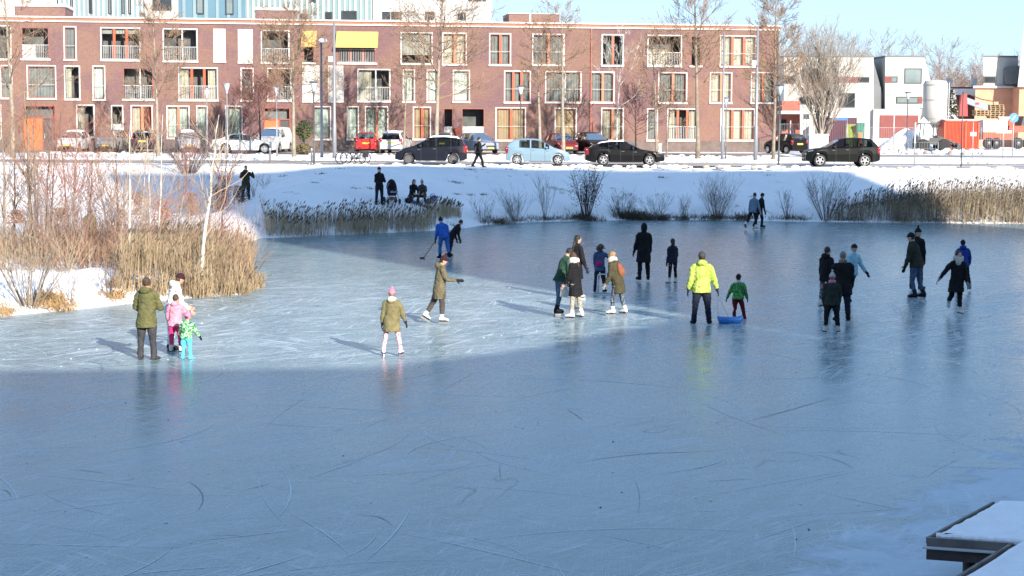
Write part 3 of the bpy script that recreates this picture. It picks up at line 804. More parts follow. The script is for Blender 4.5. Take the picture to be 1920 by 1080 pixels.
# ------------------------------------------------------------------ bare trees
BARK = mat('grey brown bark', (.20, .165, .125), .9, 0, .25, 3.0)
BARKL = mat('pale bark', (.25, .22, .17), .9, 0, .2, 3.0)
TWIG = mat('brown twigs', (.20, .135, .09), .9, 0, .2, 2.0)
TWIGR = mat('reddish twigs', (.22, .10, .075), .9, 0, .2, 2.0)
DARKT = mat('dark bark', (.055, .04, .035), .9, 0, .2, 2.0)
GREYT = mat('grey twigs', (.215, .185, .155), .9, 0, .2, 2.0)
BIRCHW = mat('white birch bark', (.70, .67, .60), .8, 0, .0, 3.0, col2=(.30, .27, .23))
DEADLF = mat('dry brown leaves', (.20, .09, .05), .9, 0, .3, 4.0)

def rdir(d, ang, rg):
    a = d.orthogonal().normalized(); b = d.cross(a); t = rg.uniform(0, 2*math.pi)
    return (d*math.cos(ang) + (a*math.cos(t) + b*math.sin(t))*math.sin(ang)).normalized()

def limb(mb, p, d, ln, r, rg, n, segs=4, wob=.12, up=.05, r1=.55):
    pts, rad = [p], [r]
    for i in range(segs):
        d = (d + Vector((rg.uniform(-wob, wob), rg.uniform(-wob, wob), rg.uniform(-wob, wob)*.6 + up))).normalized()
        p = p + d*(ln/segs); pts.append(p); rad.append(r*(1-(1-r1)*(i+1)/segs))
    mb.tube(pts, rad, n, caps=False)
    return pts, rad, d

def grow(mb, p, d, ln, r, lv, rg, st):
    pts, rad, dd = limb(mb, p, d, ln, r, rg, 4 if r > .03 else 3, 3 if lv > 1 else 4, st.get('wob', .16), st.get('up', .06), .5 if lv else .2)
    if lv <= 0: return
    k = st['kids'][-lv] if lv <= len(st['kids']) else 4
    for i in range(k):
        t = rg.uniform(.25, 1.0) if i else 1.0
        j = min(len(pts)-2, int(t*(len(pts)-1))); f = t*(len(pts)-1) - j
        q = pts[j].lerp(pts[j+1], f)
        nd = rdir((pts[j+1]-pts[j]).normalized(), rg.uniform(*st['ang']) * (.5 if i == 0 else 1), rg)
        nd = Vector((nd.x, nd.y, nd.z*(1-st.get('flat', 0)) + st.get('lift', .1))).normalized()
        grow(mb, q, nd, ln*rg.uniform(*st['shrink']), max(st.get('rmin', .007), r*(.5 if i else .6)), lv-1, rg, st)

def tree(name, label, px, py_base, top_px, st, seed, lean=0.0, Y=None, trunkm=BARK, twigm=TWIG, r=None, cat='tree', group=None, top_y=None, base=None):
    """a bare tree with its foot at the picture's (px, py_base) and its tip at height row top_px"""
    rg = random.Random(seed)
    b = base if base else (ground(px, py_base) if Y is None else on_ground(px, Y))
    H = at_y(px, top_px, b.y).z - b.z
    root = empty(name, b); tag(root, label, cat, group or 'bare trees along the street')
    tm, cm = MB(), MB()
    r = r or H*.011 + .03
    fork = st.get('fork', .8); n = 12
    pts, rad, d = [], [], Vector((lean, 0, 1)).normalized(); p = Vector((0, 0, -.1))
    for i in range(n+1):
        pts.append(p); rad.append(max(.012, r*(1.18 if i == 0 else 1 - .9*i/n)))
        d = (d + Vector((rg.uniform(-1, 1), rg.uniform(-1, 1), 0))*st.get('tw', .03)).normalized()
        p = p + d*(H*fork*1.0/n if False else H/n)
    tm.tube(pts, rad, 7)
    lo, hi, nb = st['lo'], st.get('hi', .97), st['n']
    for i in range(nb):
        t = lo + (hi-lo)*((i+rg.random())/nb)**st.get('bias', .85)
        j = min(n-1, int(t*n)); q = pts[j].lerp(pts[j+1], t*n-j)
        a = 2.399*i + rg.uniform(-.4, .4); el = rg.uniform(*st['el'])
        d = Vector((math.cos(a)*math.cos(el), math.sin(a)*math.cos(el), math.sin(el)))
        ln = H*st['len']*rg.uniform(.7, 1.15)*(1 - st.get('cone', .55)*max(0, (t-lo)/(1-lo)))
        rr = max(.012, rad[j]*.42)
        grow(tm if False else cm, q, d, ln, rr, st['lv'], rg, st)
    tm.build('trunk', trunkm, root, True, False); cm.build('crown', twigm, root, False, False)
    return root
ST = dict(lo=.32, n=46, el=(.05, .75), len=.27, lv=3, kids=[5, 5, 4], ang=(.35, .9), shrink=(.45, .7), lift=.1, rmin=.013, cone=.5)
AIRY = dict(ST, n=30, lo=.38, kids=[4, 4, 3], rmin=.012)
DENSE = dict(ST, n=46, lo=.30, len=.25, kids=[6, 5, 4], rmin=.012)
YB = 119.0
tree('street_tree', 'bare street tree with pale trunk beside the white van', 551, 0, 20, dict(ST, lo=.33, n=38, el=(0, .7), len=.25), 1, Y=120, trunkm=BARKL)
tree('street_tree', 'bare street tree with wide crown behind the black hatchback with snowy roof', 818, 0, -60, dict(ST, lo=.30, n=40, len=.25), 2, Y=122, trunkm=BARKL)
tree('street_tree', 'slim bare tree with pale trunk left of the dark red car', 1013, 0, 40, dict(AIRY, lo=.42, len=.16), 3, Y=124, trunkm=BARKL)
tree('street_tree', 'slim bare tree with pale trunk in front of the dark red car', 1057, 0, 10, dict(AIRY, lo=.40, len=.19), 4, Y=122, trunkm=BARKL)
tree('birch_tree', 'young white barked birch against the brick wall above the black estate car', 1156, 0, 70, dict(AIRY, n=12, lo=.42, el=(.5, 1.0), len=.25, kids=[3, 3, 2]), 5, Y=128, trunkm=BIRCHW, twigm=BIRCHW, r=.09)
tree('small_tree', 'small dark round crowned tree against the brick wall right of the birch', 1192, 0, 172, dict(DENSE, lo=.30, n=24, len=.42, el=(.1, 1.0), kids=[4, 4, 3], rmin=.010), 6, Y=131, trunkm=DARKT, twigm=mat('dark purple twigs', (.085, .04, .04), .9))
tree('street_tree', 'slim bare tree with grey trunk between the small dark tree and the orange posted window', 1232, 0, 60, dict(AIRY, len=.17), 8, Y=123)
tree('street_tree', 'tallest bare tree with thick trunk rising past the flat roof', 1309, 0, -70, dict(ST, lo=.36, n=30, len=.20), 9, Y=121, trunkm=BARK, r=.17)
tree('small_tree', 'short twiggy tree before the ground floor window with orange posts', 1251, 0, 175, dict(AIRY, lo=.5, n=16, len=.3), 10, Y=124)
tree('street_tree', 'bare tree with rusty crown at the right corner of the brick flats', 1451, 0, -30, dict(DENSE, lo=.30, n=38, len=.17), 11, Y=120, trunkm=BARK, twigm=TWIG, r=.13)
tree('small_tree', 'dark reddish twiggy tree by the left doorway with the white van', 488, 0, 150, dict(DENSE, lo=.28, n=22, len=.42, el=(.1, 1.0)), 12, Y=130, trunkm=DARKT, twigm=TWIGR)
tree('street_tree', 'thin bare tree with pale trunk in front of the leftmost loggias', 24, 0, -80, dict(AIRY, lo=.3, n=26, len=.2), 13, Y=112, trunkm=BARKL)
tree('street_tree', 'bare grey tree before the loggia window left of the white sedan', 296, 0, 10, dict(ST, lo=.3, n=26, len=.2), 14, Y=120, trunkm=BARKL)
tree('small_tree', 'dark small tree against the brick wall right of the red hatchback', 720, 0, 205, dict(AIRY, lo=.25, n=14, len=.5, el=(.5, 1.1)), 15, Y=132, trunkm=DARKT, twigm=DARKT)
tree('small_tree', 'dark forked sapling against the brick wall behind the dark red car', 1078, 0, 190, dict(AIRY, lo=.3, n=12, len=.45, el=(.5, 1.1)), 16, Y=132, trunkm=DARKT, twigm=DARKT)
tree('street_tree', 'thin bare sapling right of the yellow awning windows', 757, 0, 110, dict(AIRY, lo=.4, n=14, len=.2), 17, Y=124)

def shrub(name, label, base, H, nst, spread, seed, m, st=None, cat='shrub', group=None, r=.016, side=6, part='stems'):
    """many stems from one foot"""
    rg = random.Random(seed); root = empty(name, base); tag(root, label, cat, group or 'leafless shrubs on the banks')
    mb, tw = MB(), MB()
    st = st or dict(kids=[3, 2], ang=(.3, .7), shrink=(.4, .65), lift=.15, rmin=.005)
    for i in range(nst):
        a = rg.uniform(0, 2*math.pi); q = rg.uniform(.05, 1)**.7*spread
        d = Vector((math.cos(a)*q, math.sin(a)*q, 1)).normalized(); h = H*rg.uniform(.6, 1.05)
        p = Vector((math.cos(a)*.25*q*H*.5, math.sin(a)*.25*q*H*.5, -.08))
        pts, rad, _ = limb(mb, p, d, h, r*rg.uniform(.6, 1.1), rg, 4, 6, .07, .03, .3)
        for k in range(side):
            t = rg.uniform(.3, .95); j = min(5, int(t*6)); s = pts[j].lerp(pts[j+1], t*6-j)
            grow(tw, s, rdir((pts[j+1]-pts[j]).normalized(), rg.uniform(.3, .8), rg), h*rg.uniform(.12, .3), r*.4, st.get('lv', 1), rg, st)
    mb.build(part, m, root, False, False)
    if tw.v: tw.build('twigs', m, root, False, False)
    return root
# many stemmed willow at the right
wb = on_ground(1541, 138)
ww = tree('willow_tree', 'many stemmed pollard willow with dense upright grey twigs before the white house', 1541, 0, 210, dict(ST, n=1, lo=.9, lv=1), 30, base=wb, trunkm=BARKL, twigm=GREYT, r=.34)
rg = random.Random(31); mb = MB()
for i in range(26):
    a = rg.uniform(0, 6.28); q = rg.uniform(.03, .55)
    d = Vector((math.cos(a)*q, math.sin(a)*q*.8, 1)).normalized()
    pts, rad, _ = limb(mb, Vector((math.cos(a)*.4*q, math.sin(a)*.4*q, rg.uniform(.6, 2.3))), d, rg.uniform(5.4, 7.8)*(1-.25*q), .06, rg, 5, 6, .05, .02, .25)
    for k in range(15):
        t = rg.uniform(.22, .97); j = min(5, int(t*6)); s = pts[j].lerp(pts[j+1], t*6-j)
        grow(mb, s, rdir((pts[j+1]-pts[j]).normalized(), rg.uniform(.3, .75), rg), rg.uniform(1.0, 2.2), .024, 2, rg, dict(kids=[3, 3], ang=(.3, .7), shrink=(.45, .7), lift=.2, rmin=.011))
mb.build('limbs', GREYT, ww, False, False)
# trees behind the houses and the far wood
for i, (px, top, Y, lab, ln) in enumerate([(1500, 66, 205, 'hazy bare tree behind the left end of the white house', .22), (1570, 70, 205, 'hazy bare tree behind the roof right of the willow', .22), (1645, 80, 200, 'bare tree showing in the gap between the two white houses', .24), (1710, 78, 210, 'pale thin trees standing behind the house with the square window', .16), (1773, 95, 205, 'lone bare tree with spreading crown above the cement silo', .26), (1842, 118, 215, 'dark bare tree against the sky left of the far right house', .26), (1610, 84, 215, 'bare tree over the roof slope of the left white house', .2)]):
    tree('bare_tree', lab, px, 0, top, dict(AIRY, n=24, lo=.35, len=ln*1.2, rmin=.014, el=(.2, 1.0)), 60+i, Y=Y, trunkm=GREYT, twigm=GREYT, r=.13)
rg = random.Random(5); mb = MB()
for i in range(420):
    px = rg.uniform(1440, 1990); y = rg.uniform(225, 300); g = Vector(((px-960)/3300*y, y, 2.9)); h = rg.uniform(7.5, 11.5)
    if 1640 < px < 1850: h *= rg.uniform(.85, 1.05)
    mb.tube([g, g+Vector((rg.uniform(-.3, .3), 0, h))], [.10, .02], 3, caps=False)
    for k in range(20):
        t = rg.uniform(.25, .97); q = g+Vector((0, 0, h*t)); d = Vector((rg.uniform(-1, 1), rg.uniform(-1, 1), rg.uniform(.2, 1.3))).normalized()
        e = q+d*rg.uniform(.8, 2.4); mb.tube([q, e], [.035, .012], 3, caps=False)
        for _ in range(3):
            s = q.lerp(e, rg.uniform(.3, 1)); dd = Vector((rg.uniform(-1, 1), rg.uniform(-1, 1), rg.uniform(0, 1.2))).normalized(); mb.tube([s, s+dd*rg.uniform(.4, 1.1)], [.018, .012], 3, caps=False)
tag(mb.build('far_woods', mat('far brown twigs', (.17, .105, .085), .95, 0, .2, .3), fix=False), 'brown bare wood along the skyline behind the white houses', 'woods', None, 'stuff')
g = on_ground(570, 126)
def leafy(root, m, n, r, c, seed, sz=.09):
    rg = random.Random(seed); mb = MB()
    for i in range(n):
        d = Vector((rg.gauss(0, 1), rg.gauss(0, 1), rg.gauss(0, 1))).normalized(); f = rg.uniform(.55, 1.0)*(1+.18*noise.noise(d*2.3+Vector((seed, 0, 0))))
        p = Vector(c) + Vector((d.x*r[0], d.y*r[1], d.z*r[2]))*f
        a = Vector((rg.gauss(0, 1), rg.gauss(0, 1), rg.gauss(0, 1))).normalized(); b = a.orthogonal().normalized(); s = sz*rg.uniform(.6, 1.4)
        mb.quad(p-a*s, p+b*s*.5, p+a*s, p-b*s*.5)
    return mb.build('foliage', m, root, fix=False)
EVER = mat('evergreen leaves', (.05, .065, .025), .6, 0, .4, 4.0, col2=(.10, .11, .05))
bush = empty('evergreen_bush', g); tag(bush, 'round dark evergreen bush beside the doorway behind the white van', 'bush')
leafy(bush, EVER, 900, (.6, .6, .75), (0, 0, 1.75), 3); leafy(bush, mat('olive hedge leaves', (.12, .10, .05), .8, 0, .3, 4.0), 700, (.7, .5, .4), (0, -.3, .4), 4)
mb = MB(); mb.tube([(0, 0, -.05), (.05, 0, .6), (0, 0, 1.5)], [.07, .06, .04], 6); mb.build('trunk', DARKT, bush)
g = on_ground(1784, 172); tr_ = empty('conifer_tree', g); tag(tr_, 'snow dusted dark conifer between the cement silo and the crane', 'tree')
rg = random.Random(8); mb = MB()
for i in range(1300):
    t = rg.random()**.8; h = .4+5.2*t; rr = (1-t)*1.25*rg.uniform(.5, 1.05)+.06; a = rg.uniform(0, 6.28); p = Vector((math.cos(a)*rr, math.sin(a)*rr, h-.25*rr)); d = Vector((math.cos(a), math.sin(a), -.35)).normalized()*.22; b = Vector((-d.y, d.x, .04))*.5
    mb.quad(p-d, p+b, p+d, p-b, 0 if rg.random() < .7 else 1)
mb.build('crown', [EVER, SNOW], tr_, fix=False); mb = MB(); mb.tube([(0, 0, -.1), (0, 0, 5.4)], [.13, .03], 6); mb.build('trunk', DARKT, tr_)

# ------------------------------------------------------------------ shrubs on the far bank's edge
def bank_shrub(label, px, py, H, n, spread, seed, m=DARKT, **k):
    return shrub('bank_shrub', label, ground(px, py), H, n, spread, seed, m, **k)
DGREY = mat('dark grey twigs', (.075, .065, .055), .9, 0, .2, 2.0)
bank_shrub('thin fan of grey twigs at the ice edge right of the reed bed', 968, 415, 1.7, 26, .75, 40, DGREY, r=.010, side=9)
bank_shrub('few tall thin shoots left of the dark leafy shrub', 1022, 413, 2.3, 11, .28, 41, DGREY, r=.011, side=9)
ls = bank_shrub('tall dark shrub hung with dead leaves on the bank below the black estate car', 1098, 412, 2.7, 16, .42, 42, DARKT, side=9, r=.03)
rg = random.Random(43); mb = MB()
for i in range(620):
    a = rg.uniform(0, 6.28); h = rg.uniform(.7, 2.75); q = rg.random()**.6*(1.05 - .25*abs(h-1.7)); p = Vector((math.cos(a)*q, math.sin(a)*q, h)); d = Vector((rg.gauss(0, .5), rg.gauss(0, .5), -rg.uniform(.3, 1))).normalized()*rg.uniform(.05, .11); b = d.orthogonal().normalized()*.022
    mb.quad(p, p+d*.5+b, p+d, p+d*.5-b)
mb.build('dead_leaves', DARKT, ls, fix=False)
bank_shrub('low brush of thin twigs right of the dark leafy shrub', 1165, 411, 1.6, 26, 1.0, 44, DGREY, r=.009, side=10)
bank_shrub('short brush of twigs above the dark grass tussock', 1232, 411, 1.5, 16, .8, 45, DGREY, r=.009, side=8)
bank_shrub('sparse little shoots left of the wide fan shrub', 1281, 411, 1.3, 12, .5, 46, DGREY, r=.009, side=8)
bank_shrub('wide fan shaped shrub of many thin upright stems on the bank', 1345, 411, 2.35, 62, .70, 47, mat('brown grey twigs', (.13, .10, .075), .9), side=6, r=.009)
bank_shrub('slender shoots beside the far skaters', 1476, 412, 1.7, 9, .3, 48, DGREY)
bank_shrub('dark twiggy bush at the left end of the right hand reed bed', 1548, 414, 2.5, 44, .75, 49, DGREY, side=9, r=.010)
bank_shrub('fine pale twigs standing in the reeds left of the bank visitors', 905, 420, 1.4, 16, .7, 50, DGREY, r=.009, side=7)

def tussock(label, px, py, wd, h, n, seed, m):
    rg = random.Random(seed); g = ground(px, py); mb = MB()
    for i in range(int(n*.6)):
        a = max(-1, min(1, rg.gauss(0, .45))); y = rg.gauss(0, .22); k = .45+.9*max(0, noise.noise(Vector((a*wd*1.6, y*2, seed)))+.35)
        z = max(0, gz1(g.x+a*wd/2, g.y+y))-g.z
        p = Vector((a*wd/2, y, z-.04)); hh = h*k*rg.uniform(.35, 1.0)
        d = Vector((rg.gauss(0, .5), rg.gauss(0, .5)-.15, 1)).normalized(); q = p+d*hh; e = q+Vector((d.x*1.5+rg.gauss(0, .3), d.y-.2, rg.uniform(-.6, .3)))*hh*.6; b = Vector((.009, .004, 0))
        mb.quad(p-b, p+b, q+b*.7, q-b*.7); mb.quad(q-b*.7, q+b*.7, e+b*.2, e-b*.2)
    o = mb.build('grass_tussock', m, fix=False); o.location = g; return tag(o, label, 'grass tussock', 'grass tussocks at the shore')
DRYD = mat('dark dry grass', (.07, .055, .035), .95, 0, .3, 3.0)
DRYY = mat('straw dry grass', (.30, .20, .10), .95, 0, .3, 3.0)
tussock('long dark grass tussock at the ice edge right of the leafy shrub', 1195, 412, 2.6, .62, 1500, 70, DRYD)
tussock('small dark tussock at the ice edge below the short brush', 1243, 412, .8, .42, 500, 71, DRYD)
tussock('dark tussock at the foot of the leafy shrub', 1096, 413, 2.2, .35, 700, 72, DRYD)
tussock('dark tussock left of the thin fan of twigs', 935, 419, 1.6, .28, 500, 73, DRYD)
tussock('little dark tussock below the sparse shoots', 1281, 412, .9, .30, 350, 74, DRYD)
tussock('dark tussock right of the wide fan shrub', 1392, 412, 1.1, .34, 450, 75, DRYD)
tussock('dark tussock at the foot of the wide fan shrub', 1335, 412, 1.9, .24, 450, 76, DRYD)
tussock('broad straw coloured tussock hanging over the near snowy shore', 95, 570, 1.25, .42, 1300, 77, DRYY)
tussock('smaller straw tussock on the near shore left of the green parka man', 215, 556, .75, .26, 600, 78, DRYY)
tussock('straw tussock at the left picture edge on the near shore', 12, 584, .5, .25, 350, 79, DRYY)

rg = random.Random(66); mb = MB()
def shore_point(t):
    P = [q for q in SHORE if q[1] > 84]; k = t*(len(P)-2); i = int(k); f = k-i
    return Vector((P[i][0]+(P[i+1][0]-P[i][0])*f, P[i][1]+(P[i+1][1]-P[i][1])*f, 0))
for i in range(8500):
    t = rg.random(); p = shore_point(t)
    if noise.noise(Vector((p.x*.7, 4, 2))) < -.18+.25*rg.random(): continue
    p += Vector((rg.gauss(0, .2), abs(rg.gauss(0, .22))-.10, 0)); p.z = max(0, gz1(p.x, p.y))-.02
    h = rg.uniform(.05, .30)*(1+1.2*max(0, noise.noise(Vector((p.x*.9, 8, 1))))); d = Vector((rg.gauss(0, .6), rg.gauss(0, .5), .8)).normalized()*h; b = Vector((.010, .004, 0))
    mb.add([p-b, p+b, p+d], [(0, 1, 2)])
tag(mb.build('shore_grass', DRYD, fix=False), 'ragged dark grass along the far edge of the ice', 'grass', None, 'stuff')
# ------------------------------------------------------------------ reeds
REEDT = mat('tan reed', (.225, .165, .10), .9, 0, .0, 1.2, col2=(.34, .262, .165)); REEDH = mat('brown tan reed', (.20, .155, .10), .9, 0, .0, .8, col2=(.31, .25, .17))
REEDG = mat('grey tan reed', (.34, .27, .18), .9, 0, .0, 1.2, col2=(.48, .40, .28))
PLUME = mat('reed plume', (.10, .08, .06), .95, 0, .3, 5.0)
def reeds(name, label, poly, n, hh, seed, m, plume=.35, lean=.09, wd=.011, edge_fade=None, pm=None, gap=-.30):
    """poly: ground outline; hh: (lowest, tallest)"""
    rg = random.Random(seed); mb = MB()
    xs = [p[0] for p in poly]; ys = [p[1] for p in poly]
    def inside(x, y):
        c = False
        for i in range(len(poly)):
            (ax, ay), (bx, by) = poly[i], poly[i-1]
            if (ay > y) != (by > y) and x < (bx-ax)*(y-ay)/(by-ay)+ax: c = not c
        return c
    P = []
    while len(P) < n:
        x, y = rg.uniform(min(xs), max(xs)), rg.uniform(min(ys), max(ys))
        if inside(x, y) and noise.noise(Vector((x*.8, y*.8, seed))) > gap: P.append((x, y))
    A = np.array(P); Z = np.maximum(gz(A[:, 0], A[:, 1]), -.02)
    for (x, y), z in zip(P, Z):
        cl = .5+.5*noise.noise(Vector((x*.4, y*.4, seed+9)))
        h = (hh[0]+(hh[1]-hh[0])*(.65*cl+.35*rg.random()))
        if edge_fade: h *= edge_fade(x, y)
        p = Vector((x, y, z-.03)); d = Vector((rg.gauss(lean*.3, lean), rg.gauss(0, lean), 1)).normalized()
        a = rg.uniform(0, 3.14); b = Vector((math.cos(a), math.sin(a), 0))*wd*rg.uniform(.7, 1.3)
        q = p+d*h*.55; e = q+(d+Vector((rg.gauss(.04, .10), 0, 0))).normalized()*h*.45
        mb.quad(p-b, p+b, q+b*.8, q-b*.8); mb.quad(q-b*.8, q+b*.8, e+b*.4, e-b*.4)
        for k in range(2): # long leaves
            s = p.lerp(q, rg.uniform(.3, 1.0)); dd = (d*.7+Vector((rg.uniform(-.6, .6), rg.uniform(-.6, .6), 0))).normalized(); L = h*rg.uniform(.18, .34); t = s+dd*L*.6; u = t+(dd+Vector((0, 0, -.7))).normalized()*L*.4
            mb.quad(s-b*.7, s+b*.7, t+b*.6, t-b*.6); mb.add([t-b*.6, t+b*.6, u], [(0, 1, 2)])
        if rg.random() < plume:
            f = e+(d+Vector((rg.uniform(.2, .6), rg.gauss(0, .2), -.15))).normalized()*rg.uniform(.14, .26); c = Vector((math.cos(a), math.sin(a), 0))*rg.uniform(.022, .04); md = e.lerp(f, .45)
            mb.add([e, md+c, f, md-c], [(0, 1, 2, 3)], 1)
    return tag(mb.build(name, [m, pm or PLUME], fix=False), label, 'reeds', None, 'stuff')
def gxy(px, py): g = ground(px, py); return (g.x, g.y)
def g0(px, py): g = at_z(px, py, 0); return (g.x, g.y)
reeds('near_reed_bed', 'tall sunlit tan reeds at the tip of the thicket', [(-10.9, 49.6), (-9.9, 50.0), (-9.0, 50.5), (-8.1, 51.2), (-8.0, 54), (-8.9, 60), (-9.7, 65.5), (-10.6, 66.5), (-12.2, 58), (-11.8, 52)], 2700, (.45, 1.55), 11, REEDT, .12, .10, .010)
reeds('reed_edge', 'short reed stubble where the thicket meets the ice', [(-11.4, 49.2), (-9.0, 50.4), (-7.85, 51.4), (-7.65, 54.4), (-8.3, 54.4), (-8.5, 52.3), (-9.4, 51.4), (-11.4, 50.2)], 1900, (.2, .7), 15, REEDT, .02, .14, .010, gap=-1)
_fr = [g0(500, 446), g0(600, 443), g0(700, 439), g0(800, 434), g0(866, 424)]
reeds('shaded_reed_bed', 'long shaded reed bed with feathery plumes along the far shore', _fr + [(x-.35*k, y+1.25*k) for (x, y), k in zip(reversed(_fr), (.7, 1, 1.1, 1.1, 1.2))], 2000, (.4, 1.12), 12, REEDG, .45, .08, .010, edge_fade=lambda x, y: .5+.5*min(1, max(0, (-1.2-x)/3.5)), gap=-.45)
reeds('half_lit_reed_bed', 'reed bed at the right whose end stands in sunshine', [(16.6, 93.0), (21, 92.3), (27, 92.0), (34, 91.7), (34, 94.6), (27, 95.0), (21, 94.9), (17.0, 94.0)], 5200, (.6, 1.5), 13, REEDH, .5, .10, .011, edge_fade=lambda x, y: .45+.55*min(1, max(0, (x-17.0)/3.0)), gap=-.6)
# thin broken reed fringe round the near shore
reeds('reed_fringe', 'low brown reed stubble behind the near snow bank', [(-16.5, 52.5), (-13.5, 52.4), (-11.2, 52.5), (-10.8, 58), (-11.5, 66), (-16, 66), (-20, 60)], 2200, (.4, 1.3), 14, mat('brown stubble', (.17, .11, .07), .95, 0, 0, 1.5, col2=(.28, .20, .13)), .05, .16, .009)

# ------------------------------------------------------------------ thicket on the left shore
def stem_tree(name, label, base, top, r, m, seed, n=16, ln=.2, twigm=None, lv=1, lo=.25, cat='tree', kids=(3, 3), el=(.5, 1.1), rmin=.0055):
    """a slim tree from base to top (both world points)"""
    rg = random.Random(seed); root = empty(name, base); tag(root, label, cat, 'slim trees in the thicket')
    v = Vector(top)-Vector(base); H = v.length; mb, tw = MB(), MB(); k = 9
    sx = v.orthogonal().normalized()
    pts = [v*(i/k) + sx*(.035*H*math.sin(3.1*i/k+seed)*.35) + Vector((rg.uniform(-1, 1), rg.uniform(-1, 1), 0))*.006*H for i in range(k+1)]; pts[0] = Vector((0, 0, -.1))
    rad = [max(.007, r*(1-.85*i/k)) for i in range(k+1)]
    mb.tube(pts, rad, 6); mb.build('trunk', m, root, True, False)
    st = dict(kids=list(kids), ang=(.3, .75), shrink=(.45, .7), lift=.2, rmin=rmin)
    for i in range(n):
        t = rg.uniform(lo, .98); j = min(k-1, int(t*k)); q = pts[j].lerp(pts[j+1], t*k-j); a = rg.uniform(0, 6.28); e = rg.uniform(*el)
        grow(tw, q, Vector((math.cos(a)*math.cos(e), math.sin(a)*math.cos(e), math.sin(e))), H*ln*rg.uniform(.6, 1.2)*(1.1-t*.6), max(rmin, rad[j]*.38), lv, rg, st)
    tw.build('crown', twigm or m, root, False, False)
    return root
def P_(px, py, Y): return at_y(px, py, Y)
RUST = mat('russet twigs', (.19, .105, .075), .9, 0, .2, 2.0)
PALET = mat('pale tan twigs', (.30, .235, .165), .9, 0, .15, 2.0)
BIRCHES = [
 (378, 520, 406, 215, 51.8, .055, 'crooked white birch leaning right out of the reeds'),
 (242, 505, 241, 225, 54.0, .036, 'straight thin white birch in the middle of the thicket'),
 (291, 470, 306, 215, 58.0, .030, 'thin white birch leaning right beside the straight one'),
 (280, 445, 279, 255, 63.0, .028, 'short white birch stem between the two thin birches'),
 (262, 432, 276, 295, 66.0, .028, 'small white birch leaning right low in the thicket')]
for i, (x0, y0, x1, y1, Y, r, lab) in enumerate(BIRCHES):
    b = P_(x0, y0, Y); b.z = max(0, gz1(b.x, b.y)); stem_tree('birch_tree', lab, b, P_(x1, y1, Y), r*1.3, BIRCHW, 80+i, 16, .26, PALET, 2)
SAPL = [(55, 470, 47, 150, 60, .06, BARK, 'dark sapling with twin stem left in the thicket'), (62, 470, 66, 205, 61, .045, BARK, 'second dark stem close beside the twin stemmed sapling'), (84, 455, 98, 230, 64, .035, DARKT, 'dark leaning sapling right of the twin stems'), (96, 455, 106, 250, 66, .035, DARKT, 'slim dark sapling beside the leaning one'), (72, 455, 70, 290, 68, .03, BARK, 'short brown sapling behind the dark stems'), (138, 450, 141, 205, 70, .05, BARKL, 'pale forked sapling left of the crouching olive figure'),
        (8, 500, 2, 190, 58, .045, BARK, 'brown sapling at the left picture edge'), (330, 440, 358, 290, 72, .04, BARKL, 'leaning pale branchy sapling right of the birches'), (205, 452, 180, 300, 69, .03, BARK, 'small brown sapling left of the straight birch'), (412, 500, 424, 330, 58, .025, DARKT, 'thin dark sapling leaning over the reeds at the right of the thicket'),
        (30, 470, 26, 240, 62, .035, RUST, 'russet sapling at the far left of the thicket'), (165, 480, 172, 250, 58, .03, RUST, 'russet sapling before the crouching olive figure'), (222, 480, 214, 235, 57, .03, RUST, 'russet sapling left beside the straight birch'), (120, 490, 118, 215, 56, .03, RUST, 'russet sapling between the dark stems and the pale fork')]
for i, (x0, y0, x1, y1, Y, r, mm, lab) in enumerate(SAPL):
    b = P_(x0, y0, Y); b.z = max(0, gz1(b.x, b.y)); stem_tree('sapling', lab, b, P_(x1, y1, Y), r*1.35, mm, 120+i, 30, .26, TWIGR if i % 2 else TWIG, 2)
# brushwood nobody could count
rg = random.Random(99); mb = MB()
def brush(n, xr, yr, h, mi, seed, dens=None):
    r2 = random.Random(seed)
    for i in range(n):
        x, y = r2.uniform(*xr), r2.uniform(*yr)
        if noise.noise(Vector((x*.35, y*.2, seed))) < -.25: continue
        z = gz1(x, y)
        if z <= .05: continue
        hh = r2.uniform(*h)*(.7+.6*noise.noise(Vector((x*.3, y*.15, 3))))
        for s in range(r2.randint(2, 4)):
            d = Vector((r2.gauss(0, .28), r2.gauss(0, .2), 1)).normalized(); b0 = len(mb.f)
            pts, rad, _ = limb(mb, Vector((x+r2.gauss(0, .06), y, z-.04)), d, hh*r2.uniform(.6, 1.1), r2.uniform(.006, .012), r2, 3, 4, .14, .03, .4)
            for k in range(5):
                t = r2.uniform(.25, .98); j = min(3, int(t*4)); q = pts[j].lerp(pts[j+1], t*4-j)
                limb(mb, q, rdir((pts[j+1]-pts[j]).normalized(), r2.uniform(.3, .9), r2), hh*r2.uniform(.15, .4), .006, r2, 3, 2, .2, .05, .5)
            for f in range(b0, len(mb.f)): mb.mi[f] = mi
brush(260, (-20, -8.2), (53, 64), (1.0, 2.2), 0, 1)
brush(70, (-22, -9.5), (66, 80), (1.2, 2.6), 1, 2)
brush(110, (-19, -8.6), (52, 62), (1.2, 2.6), 2, 3)
brush(45, (-27, -13), (78, 98), (1.0, 2.2), 1, 4)
brush(75, (-21, -12.5), (55, 66), (3.2, 6.4), 3, 5)
brush(50, (-15, -8.5), (55, 64), (2.2, 4.0), 3, 6)
tag(mb.build('brushwood', [RUST, TWIG, PALET, mat('mauve grey twigs', (.19, .14, .125), .9, 0, .2, 2.0)], fix=False), 'tangled brown brushwood covering the left shore behind the reeds', 'brushwood', None, 'stuff')
